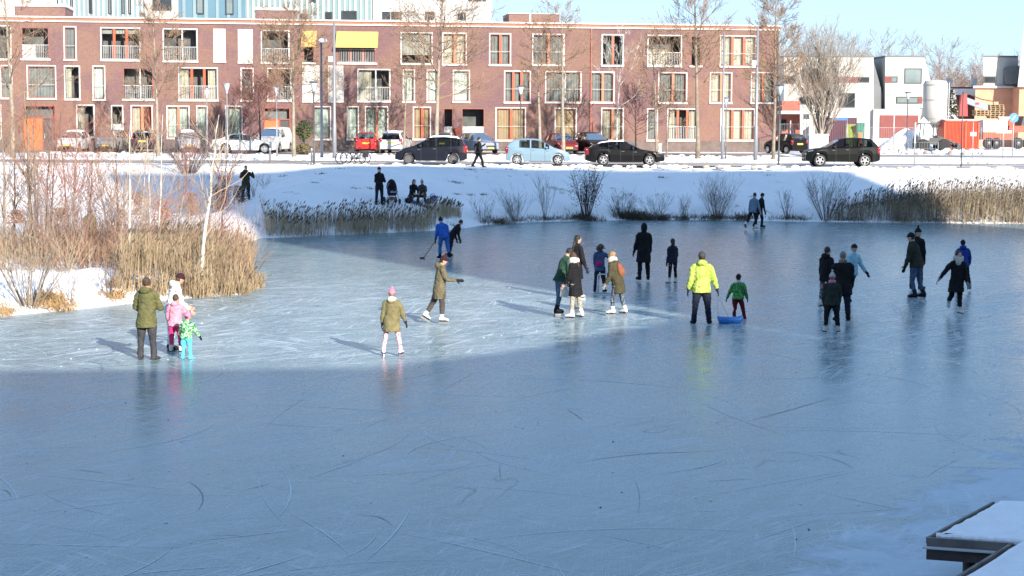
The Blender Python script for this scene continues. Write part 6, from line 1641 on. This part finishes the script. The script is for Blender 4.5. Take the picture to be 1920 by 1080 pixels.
# the family on the left
man1, i1 = person('man in olive parka with brown hair and charcoal trousers, hands held before him', 276, 675, 1.75, 12, 'olive', 'charcoal', 2, L=((1, 4, 2), (0, 5, 2)), A=((12, 14, 62, 30), (16, 16, 70, 30)), hair='brown', hood='down', hem=-.10, bulk=1.10, glove=None, foot='boot', footm='charcoal', hyaw=-8)
person('woman in white jacket and mint trousers with maroon hat bending over the children', 320, 656, 1.72, 62, 'white', 'mint', 14, L=((4, 3, 6), (-2, 3, 3)), A=((30, 8, 45, 20), (22, 12, 40, 10)), hat='maroonhat', hair='brown', hood='down', hem=-.03, footm='black', hpitch=18, hstyle='short', glove=None)
person('girl in pink jacket with pink hood and magenta trousers seen from behind', 330, 664, 1.24, 10, 'pink', 'magenta', 3, L=((0, 4, 3), (8, 4, 10)), A=((10, 12, 25, 10), (40, 12, 60, 10)), hair='brown', hood='down', hem=-.04, foot='skate', footm='white', glove='maroon', bulk=1.12, hyaw=25)
person('toddler in green and white printed jacket and cyan trousers with pink hat', 350, 674, 1.0, 20, 'greenpat', 'cyan', 8, L=((2, 5, 4), (3, 5, 6)), A=((10, 14, 20, 0), (22, 18, 20, 0)), hat='ear:hood', hair='brown', hem=-.03, bulk=1.22, glove='black', footm='cyan', hyaw=40)
person('girl with pink knitted hat, olive coat with cream fur hood and flowered pink leggings', 735, 668, 1.40, 3, 'oliveL', 'pinkpat', 2, L=((0, 10, 2), (-1, 11, 2)), A=((2, 8, 12, 0), (6, 17, 14, 0)), hat='pom:lpink', hair='blond', hood='down', fur='cream', hem=-.15, bulk=1.1, slim=True, foot='skate', footm=cloth('pink white skate', (.74, .42, .48)), glove='navy', flare=.6)
person('teenager in olive parka and dark beanie gliding right with one arm stretched ahead', 828, 607, 1.64, 78, 'oliveP', 'taupe', 5, L=((-22, 3, 10), (8, 4, 12)), A=((-4, 6, 14, 0), (30, 6, 62, 0)), hat='tall:maroonhat', hair='dark', hood='down', hem=-.16, bulk=1.08, foot='skate', footm='white', hpitch=18, hyaw=10)
# blue pair with the stick
pb, ib = person('adult in royal blue jacket and blue trousers bending over with an ice hockey stick', 834, 488, 1.62, -20, 'blue', 'blueP', 32, L=((14, 4, 26), (-16, 4, 14)), A=((8, 12, 16, 0), (14, 8, 30, 0)), hat='pom:black', hair='dark', hem=-.04, bulk=1.06, foot='skate', footm='black', hpitch=12)
person('dark haired skater in black bowing forward behind the blue jacket', 842, 483, 1.5, 62, 'black', 'navy', 38, L=((10, 4, 22), (-10, 4, 10)), A=((30, 8, 25, 10), (24, 8, 30, 10)), hair='dark', foot='skate', footm='black', hpitch=10)
# the group in the middle
person('tall woman in black coat with long black hair standing behind the couple', 1080, 561, 1.78, 58, 'black', 'black', 2, L=ST2, A=((6, 10, 18, 5), (8, 10, 14, 0)), hair='black', hstyle='long', hem=-.20, foot='skate', footm='white', hyaw=15, flare=.4, glove='navy')
person('man in dark green jacket and jeans leaning down to the woman in the black coat', 1044, 592, 1.76, 72, 'dgreen', 'jeans', 17, L=((2, 3, 8), (-7, 3, 6)), A=((18, 8, 22, 10), (20, 10, 26, 8)), hair='black', hem=-.02, foot='skate', footm='black', hpitch=22, bulk=1.04, glove='black', slim=True)
person('woman in black coat with pale fur collar and flowered leggings facing the leaning man', 1081, 600, 1.68, -62, 'black', 'floral', 4, L=((4, 3, 4), (-6, 4, 4)), A=((14, 10, 24, 12), (10, 10, 16, 10)), hair='brown', hstyle='long', collar='cream', scarf='cream', hem=-.17, foot='skate', footm='white', slim=True, hyaw=-10, hpitch=12, flare=.5, glove=None)
girl, ig = person('girl with curly brown hair in blue denim jacket leaning on the skating frame', 1124, 551, 1.42, 12, 'denim', 'navy', 5, L=((-4, 5, 4), (3, 5, 6)), A=((12, 8, 30, 10), (40, 45, 20, 0)), hair='brown', hstyle='curly', hem=-.06, foot='skate', footm='navy', hyaw=30, glove=None)
pg, ip = person('woman in olive quilted coat with grey scarf and white skates bending left', 1160, 592, 1.66, -66, 'puffer', 'legpat', 16, L=((14, 5, 16), (-8, 7, 4)), A=((18, 8, 24, 0), (14, 10, 20, 0)), hair='blond', hstyle='bun', scarf='scarf', hem=-.17, foot='skate', footm='white', slim=True, hpitch=-4, bulk=1.1, glove='grey')
person('tall hooded figure in long black coat standing alone with face turned away', 1207, 528, 1.80, -12, 'black', 'black', 0, L=((-1, 3, 2), (1, 4, 2)), A=((8, 8, 22, 0), (4, 5, 18, 0)), hood='up', hem=-.19, flare=.5, foot='skate', footm='black', bulk=1.05)
person('teenage girl in dark navy clothes with long hair and white skates standing alone', 1261, 534, 1.40, -30, 'navy', 'black', 2, L=((0, 5, 2), (2, 5, 3)), A=((4, 5, 14, 5), (4, 5, 14, 5)), hair='dark', hstyle='long', hem=-.05, foot='skate', footm='white', slim=True)
yel, iy = person('man in neon yellow jacket with dark cap seen from behind pulling a sled rope', 1315, 607, 1.83, 2, 'neonpat', 'navy', 1, L=((0, 6, 2), (0, 7, 3)), A=((2, 11, 12, 0), (-2, 18, 10, 0)), hat='charcoal', hair='dark', hood='down', hem=-.06, bulk=1.14, footm='black', glove='navy')
person('small child in bright green jacket and maroon trousers beside the blue sled', 1386, 600, 1.18, 8, 'greenpat2', 'maroon', 2, L=((-2, 3, 2), (4, 12, 4)), A=((0, 22, 15, 0), (6, 14, 20, 0)), hat='maroonhat', hair='dark', scarf=None, collar='white', hem=-.03, bulk=1.15, footm='maroon', glove='navy', hyaw=20)
# far pair
person('skater in steel blue jacket striding at the far edge of the ice', 1417, 431, 1.74, 40, 'steel', 'black', 10, L=((-26, 3, 20), (10, 3, 14)), A=((0, 8, 10, 0), (8, 16, 10, 0)), hair='black', hem=-.05, foot='skate', footm='white', glove=None)
person('dark skater half hidden behind the steel blue jacket', 1421, 428, 1.68, 70, 'black', 'black', 12, L=((-10, 3, 12), (14, 3, 18)), A=((10, 8, 14, 0), (14, 10, 10, 0)), hair='black', hat='black', foot='skate', footm='black')
# the four on the right of the yellow jacket
person('woman in black hooded jacket and flowered leggings gliding right', 1546, 580, 1.64, 48, 'black', 'legpat2', 3, L=((-4, 3, 4), (4, 3, 6)), A=((4, 7, 12, 0), (6, 7, 14, 0)), hair='dark', hood='down', hem=-.08, foot='skate', footm='white', slim=True, hyaw=25)
person('broad man in black coat with grey cropped hair seen from behind', 1579, 606, 1.76, 4, 'black', 'navy', 4, L=((-2, 3, 3), (2, 4, 3)), A=((6, 5, 24, 8), (4, 6, 20, 5)), hair='grey', hem=-.12, bulk=1.14, foot='skate', footm='black', collar='tan')
person('girl with grey bobble hat and pink collar on a dark green coat', 1559, 627, 1.42, 6, 'coatgreen', 'black', 6, L=((-2, 7, 3), (2, 8, 4)), A=((6, 7, 18, 8), (6, 7, 18, 8)), hat='tall:greyhat', hair='blond', collar='hood', hem=-.04, bulk=1.1, foot='skate', footm=cloth('white black skate', (.50, .50, .52)), slim=False, hyaw=10)
person('woman in pale blue jacket with dark hat skating with one foot kicked back', 1590, 570, 1.62, 150, 'ltblue', 'black', 6, L=((-30, 4, 62), (4, 3, 6)), A=((14, 22, 20, 0), (6, 8, 14, 0)), hat='maroonhat', hair='dark', hem=-.05, foot='skate', footm='black')
# the right hand four
person('man in dark olive jacket with black peaked cap and jeans leaning left on one skate', 1723, 562, 1.90, -58, 'darkolive', 'jeans', 13, 6, L=((9, 1, 22), (-7, 1, 12)), A=((16, 8, 14, 0), (8, 10, 14, 0)), hat='cap:black', hair='dark', hem=-.03, foot='skate', footm='navy', bulk=1.1, slim=True, hpitch=6, hyaw=-8)
person('person in tall dark hat half hidden behind the man with peaked cap', 1717, 546, 1.84, 40, 'black', 'navy', 2, L=ST2, A=((8, 20, 20, 0), (4, 4, 24, 10)), hat='tall:black', hair='dark', foot='skate', footm='black', hyaw=100)
person('woman in black coat with white scarf and spread arms gliding towards the viewer', 1799, 592, 1.66, 178, 'black', 'black', 0, -3, L=((1, 1, 2), (-22, -3, 40)), A=((6, 12, 20, 5), (4, 36, 12, 0)), hair='dark', hstyle='long', scarf='scarf', hem=-.16, flare=.8, foot='skate', footm='white', glove='grey', hyaw=-15)
person('boy in royal blue jacket with dark beanie skating away', 1806, 546, 1.50, 4, 'royal', 'black', 6, L=((-4, 8, 6), (2, 13, 8)), A=((6, 12, 30, 20), (4, 16, 30, 20)), hat='black', hair='dark', hood='down', hem=-.03, foot='skate', footm=C['grey'], bulk=1.06)
# people on the far bank and street
def bank_person(label, px, py, H, face, **k): return person(label, px, py, H, face, **k)
bank_person('person in black coat and blue hat standing on the bank left of the pram', 711, 384, 1.80, 150, jac='black', leg='navy', L=ST2, A=((18, 10, 70, 30), (14, 10, 60, 30)), hat='navy', hair='dark', hem=-.10, hyaw=20)
def sitter(label, px, py, face, jac, hat, **k):
    g = ground(px, py); s = 1.6
    return person(label, px, py, s, face, jac, 'charcoal', 16, L=((88, 8, 118), (84, 8, 112)), A=((42, 8, 40, 25), (40, 8, 40, 25)), hair='dark', hat=hat, hips=(0, -.25, .36), sit=True, hpitch=15, **k)
sitter('person in black hood crouching on the bank beside the blanket', 777, 381, 150, 'black', 'black', hood='up', glove=None)
sitter('person with grey hat and dark coat sitting close to the hooded one', 791, 381, 190, 'taupe', 'tall:grey', glove=None)
bank_person('pedestrian in black clothes walking on the road between the parked cars', 896, 314, 1.75, 70, jac='black', leg='black', L=((-22, 2, 6), (20, 2, 8)), A=((20, 8, 110, 20), (-10, 8, 20, 0)), hair='black', hem=-.02)
bank_person('person in dark parka taking a photo at the shaded left end of the bank', 461, 376, 1.72, 150, jac='darkolive', leg='navy', L=((0, 5, 2), (0, 6, 2)), A=((40, 30, 110, 40), (40, 30, 110, 40)), hair='dark', hem=-.12, bulk=1.1, hood='down')
bank_person('person in olive coat and grey hat among the twigs on sunny snow', 169, 468, 1.45, -30, jac='oliveL', leg='taupe', L=ST2, A=(DN, DN), hat='grey', hair='dark', hem=-.12, bulk=1.1, hood='down')

# ------------------------------------------------------------------ things people brought
# skating frame
g = at_z(1119, 553); fr_ = empty('skating_frame', g, R(-8)); tag(fr_, 'white tubular skating frame between the curly girl and the quilted coat', 'skating aid')
PIPE = mat('white pipe', (.75, .76, .78), .4); mb = MB(); hh = .62
mb.tube([(0, 0, .03), (.02, .04, hh-.06), (.06, .06, hh), (.36, .04, hh-.01)], .016, 7)
mb.tube([(.0, .52, .03), (.02, .5, hh-.06), (.06, .48, hh), (.36, .46, hh-.01)], .016, 7); mb.build('side_tube', PIPE, fr_, True)
mb = MB(); mb.tube([(.03, .05, hh-.03), (.03, .49, hh-.03)], .016, 7); mb.tube([(.02, .05, .30), (.02, .49, .30)], .014, 7); mb.build('cross_bar', PIPE, fr_, True)
for y in (0, .516): mb = MB(); mb.box(-.14, .42, y-.016, y+.016, 0, .03); mb.build('runner', PIPE, fr_)
mb = MB(); mb.tube([(.30, .04, hh-.01), (.46, .04, hh-.02)], .024, 7); mb.tube([(.30, .46, hh-.01), (.46, .46, hh-.02)], .024, 7); mb.build('grip', C['black'], fr_, True)
# magenta bag
b = to_world(ig, ig['sp'](ig['torso']*.28, -.01, -.135*1.42*.9)); bag = empty('shoulder_bag', b, R(-12)); tag(bag, 'magenta bag hanging on the back of the curly haired girl', 'bag')
mb = MB(); mb.ball((0, 0, 0), (.10, .05, .085), 12, 8); mb.build('pouch', C['purplebag'], bag, True)
mb = MB(); t = ig['torso']; mb.tube([(-.08, .01, .05), (-.12, .08, t*.32), (-.05, .10, t*.60), (.10, .09, t*.66)], .008, 5); mb.build('strap', C['black'], bag)
# backpack
b = to_world(ip, ip['sp'](ip['torso']*.50, 0, -.155)); bag = empty('backpack', b, R(66)); tag(bag, 'rust brown backpack on the woman in the quilted coat', 'backpack')
Q = ip['T']; mb = MB(); mb.ball((0, 0, 0), (.135, .085, .20), 14, 10, 0, Q); mb.ball(Q @ Vector((0, -.06, -.06)), (.10, .05, .09), 10, 7, 0, Q); remeshed(mb, 'pack', [C['brownbag']], bag, .012, 2)
mb = MB()
for e in (-1, 1): mb.tube([Q @ Vector((e*.09, .03, -.10)), Q @ Vector((e*.14, .16, .02)), Q @ Vector((e*.12, .15, .19)), Q @ Vector((e*.08, .04, .2))], .014, 5)
mb.build('strap', C['brownbag'], bag)
# white skates carried in the hand of the leaning man
g = at_z(1058, 596); p = Vector((at_y(1058, 548, g.y-.05).x, g.y-.05, at_y(1058, 546, g.y-.05).z)); bg_ = empty('carried_bag', p); tag(bg_, 'white bag held between the leaning man and the woman in black', 'bag')
mb = MB(); mb.loft([[Vector((wd*math.cos(a), dp*math.sin(a), z)) for a in np.linspace(0, 6.283, 13)[:-1]] for z, wd, dp in ((-.15, .09, .04), (-.13, .12, .06), (.02, .10, .05), (.12, .07, .02))]); mb.build('bag', C['white'], bg_, True)
mb = MB(); mb.tube([(-.05, 0, .11), (-.03, 0, .22), (.03, 0, .22), (.05, 0, .11)], .007, 5); mb.build('handle', C['white'], bg_)
# hockey stick
Wr = to_world(ib, ib['arms'][0][2]); tip = at_z(795, 485); hk = empty('hockey_stick', tip); tag(hk, 'black ice hockey stick held by the figure in royal blue', 'hockey stick')
v = (Wr+Vector((0, 0, -.05)))-tip; mb = MB(); mb.tube([Vector((0, 0, .04)), v*1.04], (.013, .018), 6); mb.build('shaft', C['charcoal'], hk)
mb = MB(); mb.prism([(.02, 0, .0), (-.15, -.03, .0), (-.16, -.03, .05), (.02, 0, .06)], (0, .014, 0)); mb.build('blade', C['black'], hk)
# blue sled with rope
g = at_z(1364, 607); sl_ = empty('plastic_sled', g, R(2)); tag(sl_, 'bright blue plastic sled on a rope behind the man in neon yellow', 'sled'); sl_.scale = (.76, .76, 1.1)
BL = mat('blue plastic', (.03, .19, .58), .35); mb = MB(); rings = []
for x, wd, z, lip in ((-.34, .10, .13, .03), (-.30, .18, .06, .10), (-.12, .22, .03, .12), (.08, .19, .035, .11), (.14, .18, .04, .11), (.36, .22, .03, .12), (.46, .21, .05, .12), (.50, .18, .10, .08)):
    rings.append([Vector((x, -wd, z+lip)), Vector((x, -wd*.86, z)), Vector((x, 0, z-.015)), Vector((x, wd*.86, z)), Vector((x, wd, z+lip)), Vector((x, wd*.92, z+lip)), Vector((x, wd*.80, z+.03)), Vector((x, 0, z+.015)), Vector((x, -wd*.80, z+.03)), Vector((x, -wd*.92, z+lip))])
mb.loft(rings); mb.build('shell', BL, sl_, True)
for y in (-.12, .12): mb = MB(); mb.box(-.28, .46, y-.012, y+.012, 0, .03); mb.build('runner', BL, sl_)
mb = MB(); mb.ball((.27, 0, .085), (.14, .13, .04), 12, 7); mb.build('seat', mat('dark blue plastic', (.01, .05, .25), .5), sl_, True)
hnd = to_world(iy, iy['arms'][1][2] + iy['arms'][1][3]*.14) - g; Mi = Matrix.Rotation(R(-2), 3, 'Z'); hnd = Mi @ hnd; hnd = Vector((hnd.x/.76, hnd.y/.76, hnd.z/1.1))
mb = MB(); mb.tube([(-.32, -.10, .17), hnd*.5+Vector((-.18, 0, .03)), hnd], .006, 4); mb.tube([(.02, -.18, .15), hnd*.5+Vector((.02, 0, .03)), hnd], .006, 4); mb.build('rope', mat('grey rope', (.22, .25, .30), .8), sl_)
# pram, blanket, bags on the bank
g = ground(735, 383); pr = empty('pram', g, R(20)); tag(pr, 'black pram with raised hood standing on the bank', 'pram')
mb = MB(); mb.tube([(-.27, -.3, .2), (.05, .25, .75), (.1, .42, 1.0)], .016, 5); mb.tube([(.27, -.3, .2), (.25, .25, .75), (.25, .42, 1.0)], .016, 5); mb.tube([(-.2, .4, .18), (-.1, -.3, .62)], .016, 5); mb.tube([(.2, .4, .18), (.2, -.3, .62)], .016, 5); mb.tube([(-.3, -.55, 1.02), (-.28, -.1, .78), (-.05, .3, .70)], .014, 5); mb.build('frame', GALV, pr)
mb = MB(); mb.loft([[Vector((.22*w_*math.cos(a), .38*w_*math.sin(a), z)) for a in np.linspace(0, 6.283, 15)[:-1]] for z, w_ in ((.40, .75), (.46, .95), (.72, 1.05), (.76, 1.0))]); mb.build('basket', C['navy'], pr, True)
mb = MB(); mb.ball((0, .08, .74), (.25, .34, .46), 14, 8, 0, None, .0); mb.build('hood', C['black'], pr, True)
mb = MB(); mb.cbox((0, -.36, .60), .36, .03, .10); mb.build('reflective_band', C['grey'], pr); mb = MB(); mb.ball((0, .05, .26), (.2, .28, .1), 10, 6); mb.build('shopping_net', C['tan'], pr, True)
for x in (-.29, .29):
    for y, r in ((-.32, .13), (.38, .17)):
        mb = MB(); mb.lathe([(r*.6, -.03), (r, -.03), (r, .03), (r*.6, .03)], 14, 0, Matrix.Rotation(R(90), 3, 'Y'), (x, y, r)); mb.build('wheel', TYRE, pr, True)
g = ground(788, 384); mb = MB(); k = 9
for i in range(k):
    for j in range(6): x, y = -.75+1.5*i/(k-1), -.4+.8*j/5; mb.v.append((x, y, .03+gz1(g.x+x, g.y+y)-g.z+.03*noise.noise(Vector((x*3, y*3, 1)))))
for i in range(k-1):
    for j in range(5): mb.f.append((i*6+j, (i+1)*6+j, (i+1)*6+j+1, i*6+j+1)); mb.mi.append(0)
o = mb.build('blanket', cloth('lilac blanket', (.14, .13, .24))); o.location = g; tag(o, 'dark lilac blanket spread under the two sitting people', 'blanket')
for i, (px, py, sx, lab, c) in enumerate([(767, 381, .22, 'dark bag left of the crouching hooded person', 'navy'), (813, 377, .20, 'small dark blue bag on the snow right of the blanket', 'royal'), (804, 383, .18, 'dark shoe bag at the right end of the blanket', 'taupe')]):
    g = ground(px, py); root = empty('bag', g); tag(root, lab, 'bag'); mb = MB(); mb.ball((0, 0, .13), (sx, .14, .15), 10, 7); mb.ball((.05, 0, .24), (.08, .07, .06), 8, 5); remeshed(mb, 'sack', [C[c]], root, .018, 2)
    mb = MB(); mb.tube([(-.08, 0, .25), (-.04, 0, .38), (.06, 0, .36), (.09, 0, .25)], .012, 5); mb.build('handle', C['black'], root)

# ------------------------------------------------------------------ the jetty in the near corner
TIMB = mat('dark tarred timber', (.055, .042, .038), .8, 0, .3, 4.0, .4, 15.0); TIML = mat('weathered plank edge', (.16, .14, .13), .8, 0, .25, 5.0)
zt = .70
q = lambda px, py: at_z(px, py, zt)
F_, Ci, Bk = q(1742, 1009), q(1902, 1020), q(1866, 942)
dv = (Bk-F_).normalized(); ev = (Ci-F_).normalized(); Cn = Ci - dv*9; far = Bk + (q(1990, 946)-Bk)*6.5; farn = far - dv*13
jt = empty('jetty', Vector((F_.x, F_.y, 0))); tag(jt, 'snow covered timber jetty with dark beam in the near right corner', 'jetty'); J0 = Vector((F_.x, F_.y, 0))
def off(P): return [p-J0 for p in P]
deck = [F_, Ci, Cn, farn, far, Bk]
mb = MB(); mb.prism([p-Vector((0, 0, .07)) for p in off(deck)], (0, 0, .05)); mb.build('deck', TIMB, jt)
ins = [F_+ev*.05+dv*.06, Ci+ev*.05+dv*.06, Cn+ev*.05, farn, far, Bk+ev*.05-dv*.02]
edge, enr = [], []
for i in range(6):
    p, q_ = ins[i], ins[(i+1) % 6]; k = 40 if i in (0, 1, 5) else 2; nrm = Vector((0, 0, 1)).cross((q_-p).normalized())
    if i == 0 and nrm.dot(dv) < 0: sgn = -1
    elif i == 0: sgn = 1
    for j in range(k):
        w_ = p.lerp(q_, j/k); edge.append(w_ + nrm*sgn*(.022*noise.noise(w_*5) + .02*noise.noise(w_*17)) if k > 2 else w_); enr.append(nrm*sgn)
def inset(d, z): return [Vector((p.x-J0.x, p.y-J0.y, z)) + e_*d for p, e_ in zip(edge, enr)]
mb = MB(); mb.loft([inset(0, zt-.0199), inset(.004, zt+.012), inset(.025, zt+.030), inset(.07, zt+.036)]); mb.build('snow_cover', mat('jetty snow', (.86, .87, .9), .7, 0, .04, 3.0, .5, 9.0, spec=.25), jt)
n_ = Vector((0, 0, 1)).cross(ev).normalized()
def beam(name, a, b, w_, z0, z1, m, out):
    d = (b-a).normalized(); mb = MB(); s = d.cross(Vector((0, 0, 1))).normalized()*w_
    if s.dot(out) < 0: s = -s
    A, B = a-J0, b-J0; A.z = B.z = 0
    mb.prism([A+Vector((0, 0, z0)), B+Vector((0, 0, z0)), B+Vector((0, 0, z1)), A+Vector((0, 0, z1))], s); return mb.build(name, m, jt)
mb = None
beam('edge_board', F_-ev*.02-dv*.003, Ci-ev*.004-dv*.003, .035, zt-.075, zt+.012, TIML, -dv)
beam('edge_beam', F_-ev*.02-dv*.004, Ci+ev*.3-dv*.004, .06, zt-.215, zt-.095, TIMB, -dv)
beam('ledge', F_-ev*.06-dv*.002, Ci+ev*.0-dv*.002, .10, zt-.094, zt-.078, mat('snowy ledge', (.55, .56, .58), .8), -dv)
beam('edge_board', Ci-dv*.05-ev*.003, Cn-ev*.003, .035, zt-.075, zt+.012, TIML, -ev)
beam('edge_beam', Ci-dv*.12-ev*.04, Cn-ev*.04, .06, zt-.215, zt-.095, TIMB, -ev)
beam('edge_board', F_-ev*.003, Bk-ev*.003, .03, zt-.06, zt+.006, TIML, -ev)
for p in (F_+ev*.32+dv*.3, F_+ev*.62+dv*.35, Ci+ev*.3-dv*.9, Ci+ev*.3-dv*3, Bk+ev*.3-dv*.3, Ci+ev*.9+dv*.4):
    mb = MB(); mb.lathe([(.07, -.3), (.07, zt-.08)], 10, 0, None, (p.x-J0.x, p.y-J0.y, 0)); mb.build('pile', TIMB, jt, True)
# twigs, stones and ice chips lying on the ice
rg = random.Random(21); mb = MB()
for i in range(170):
    px, py = rg.uniform(0, 1920), rg.uniform(470, 1070)**1.0; p = at_z(px, py, 0); s = rg.uniform(.006, .018)
    mb.ball(p+Vector((0, 0, s*.3)), (s*rg.uniform(1, 2.2), s, s*.5), 5, 3, 0 if rg.random() < .9 else 1, Matrix.Rotation(rg.uniform(0, 3), 3, 'Z'))
tag(mb.build('ice_crumbs', [SNOW, DARKM]), 'white ice crumbs and a few dark bits scattered over the ice', 'ice crumbs', None, 'stuff')
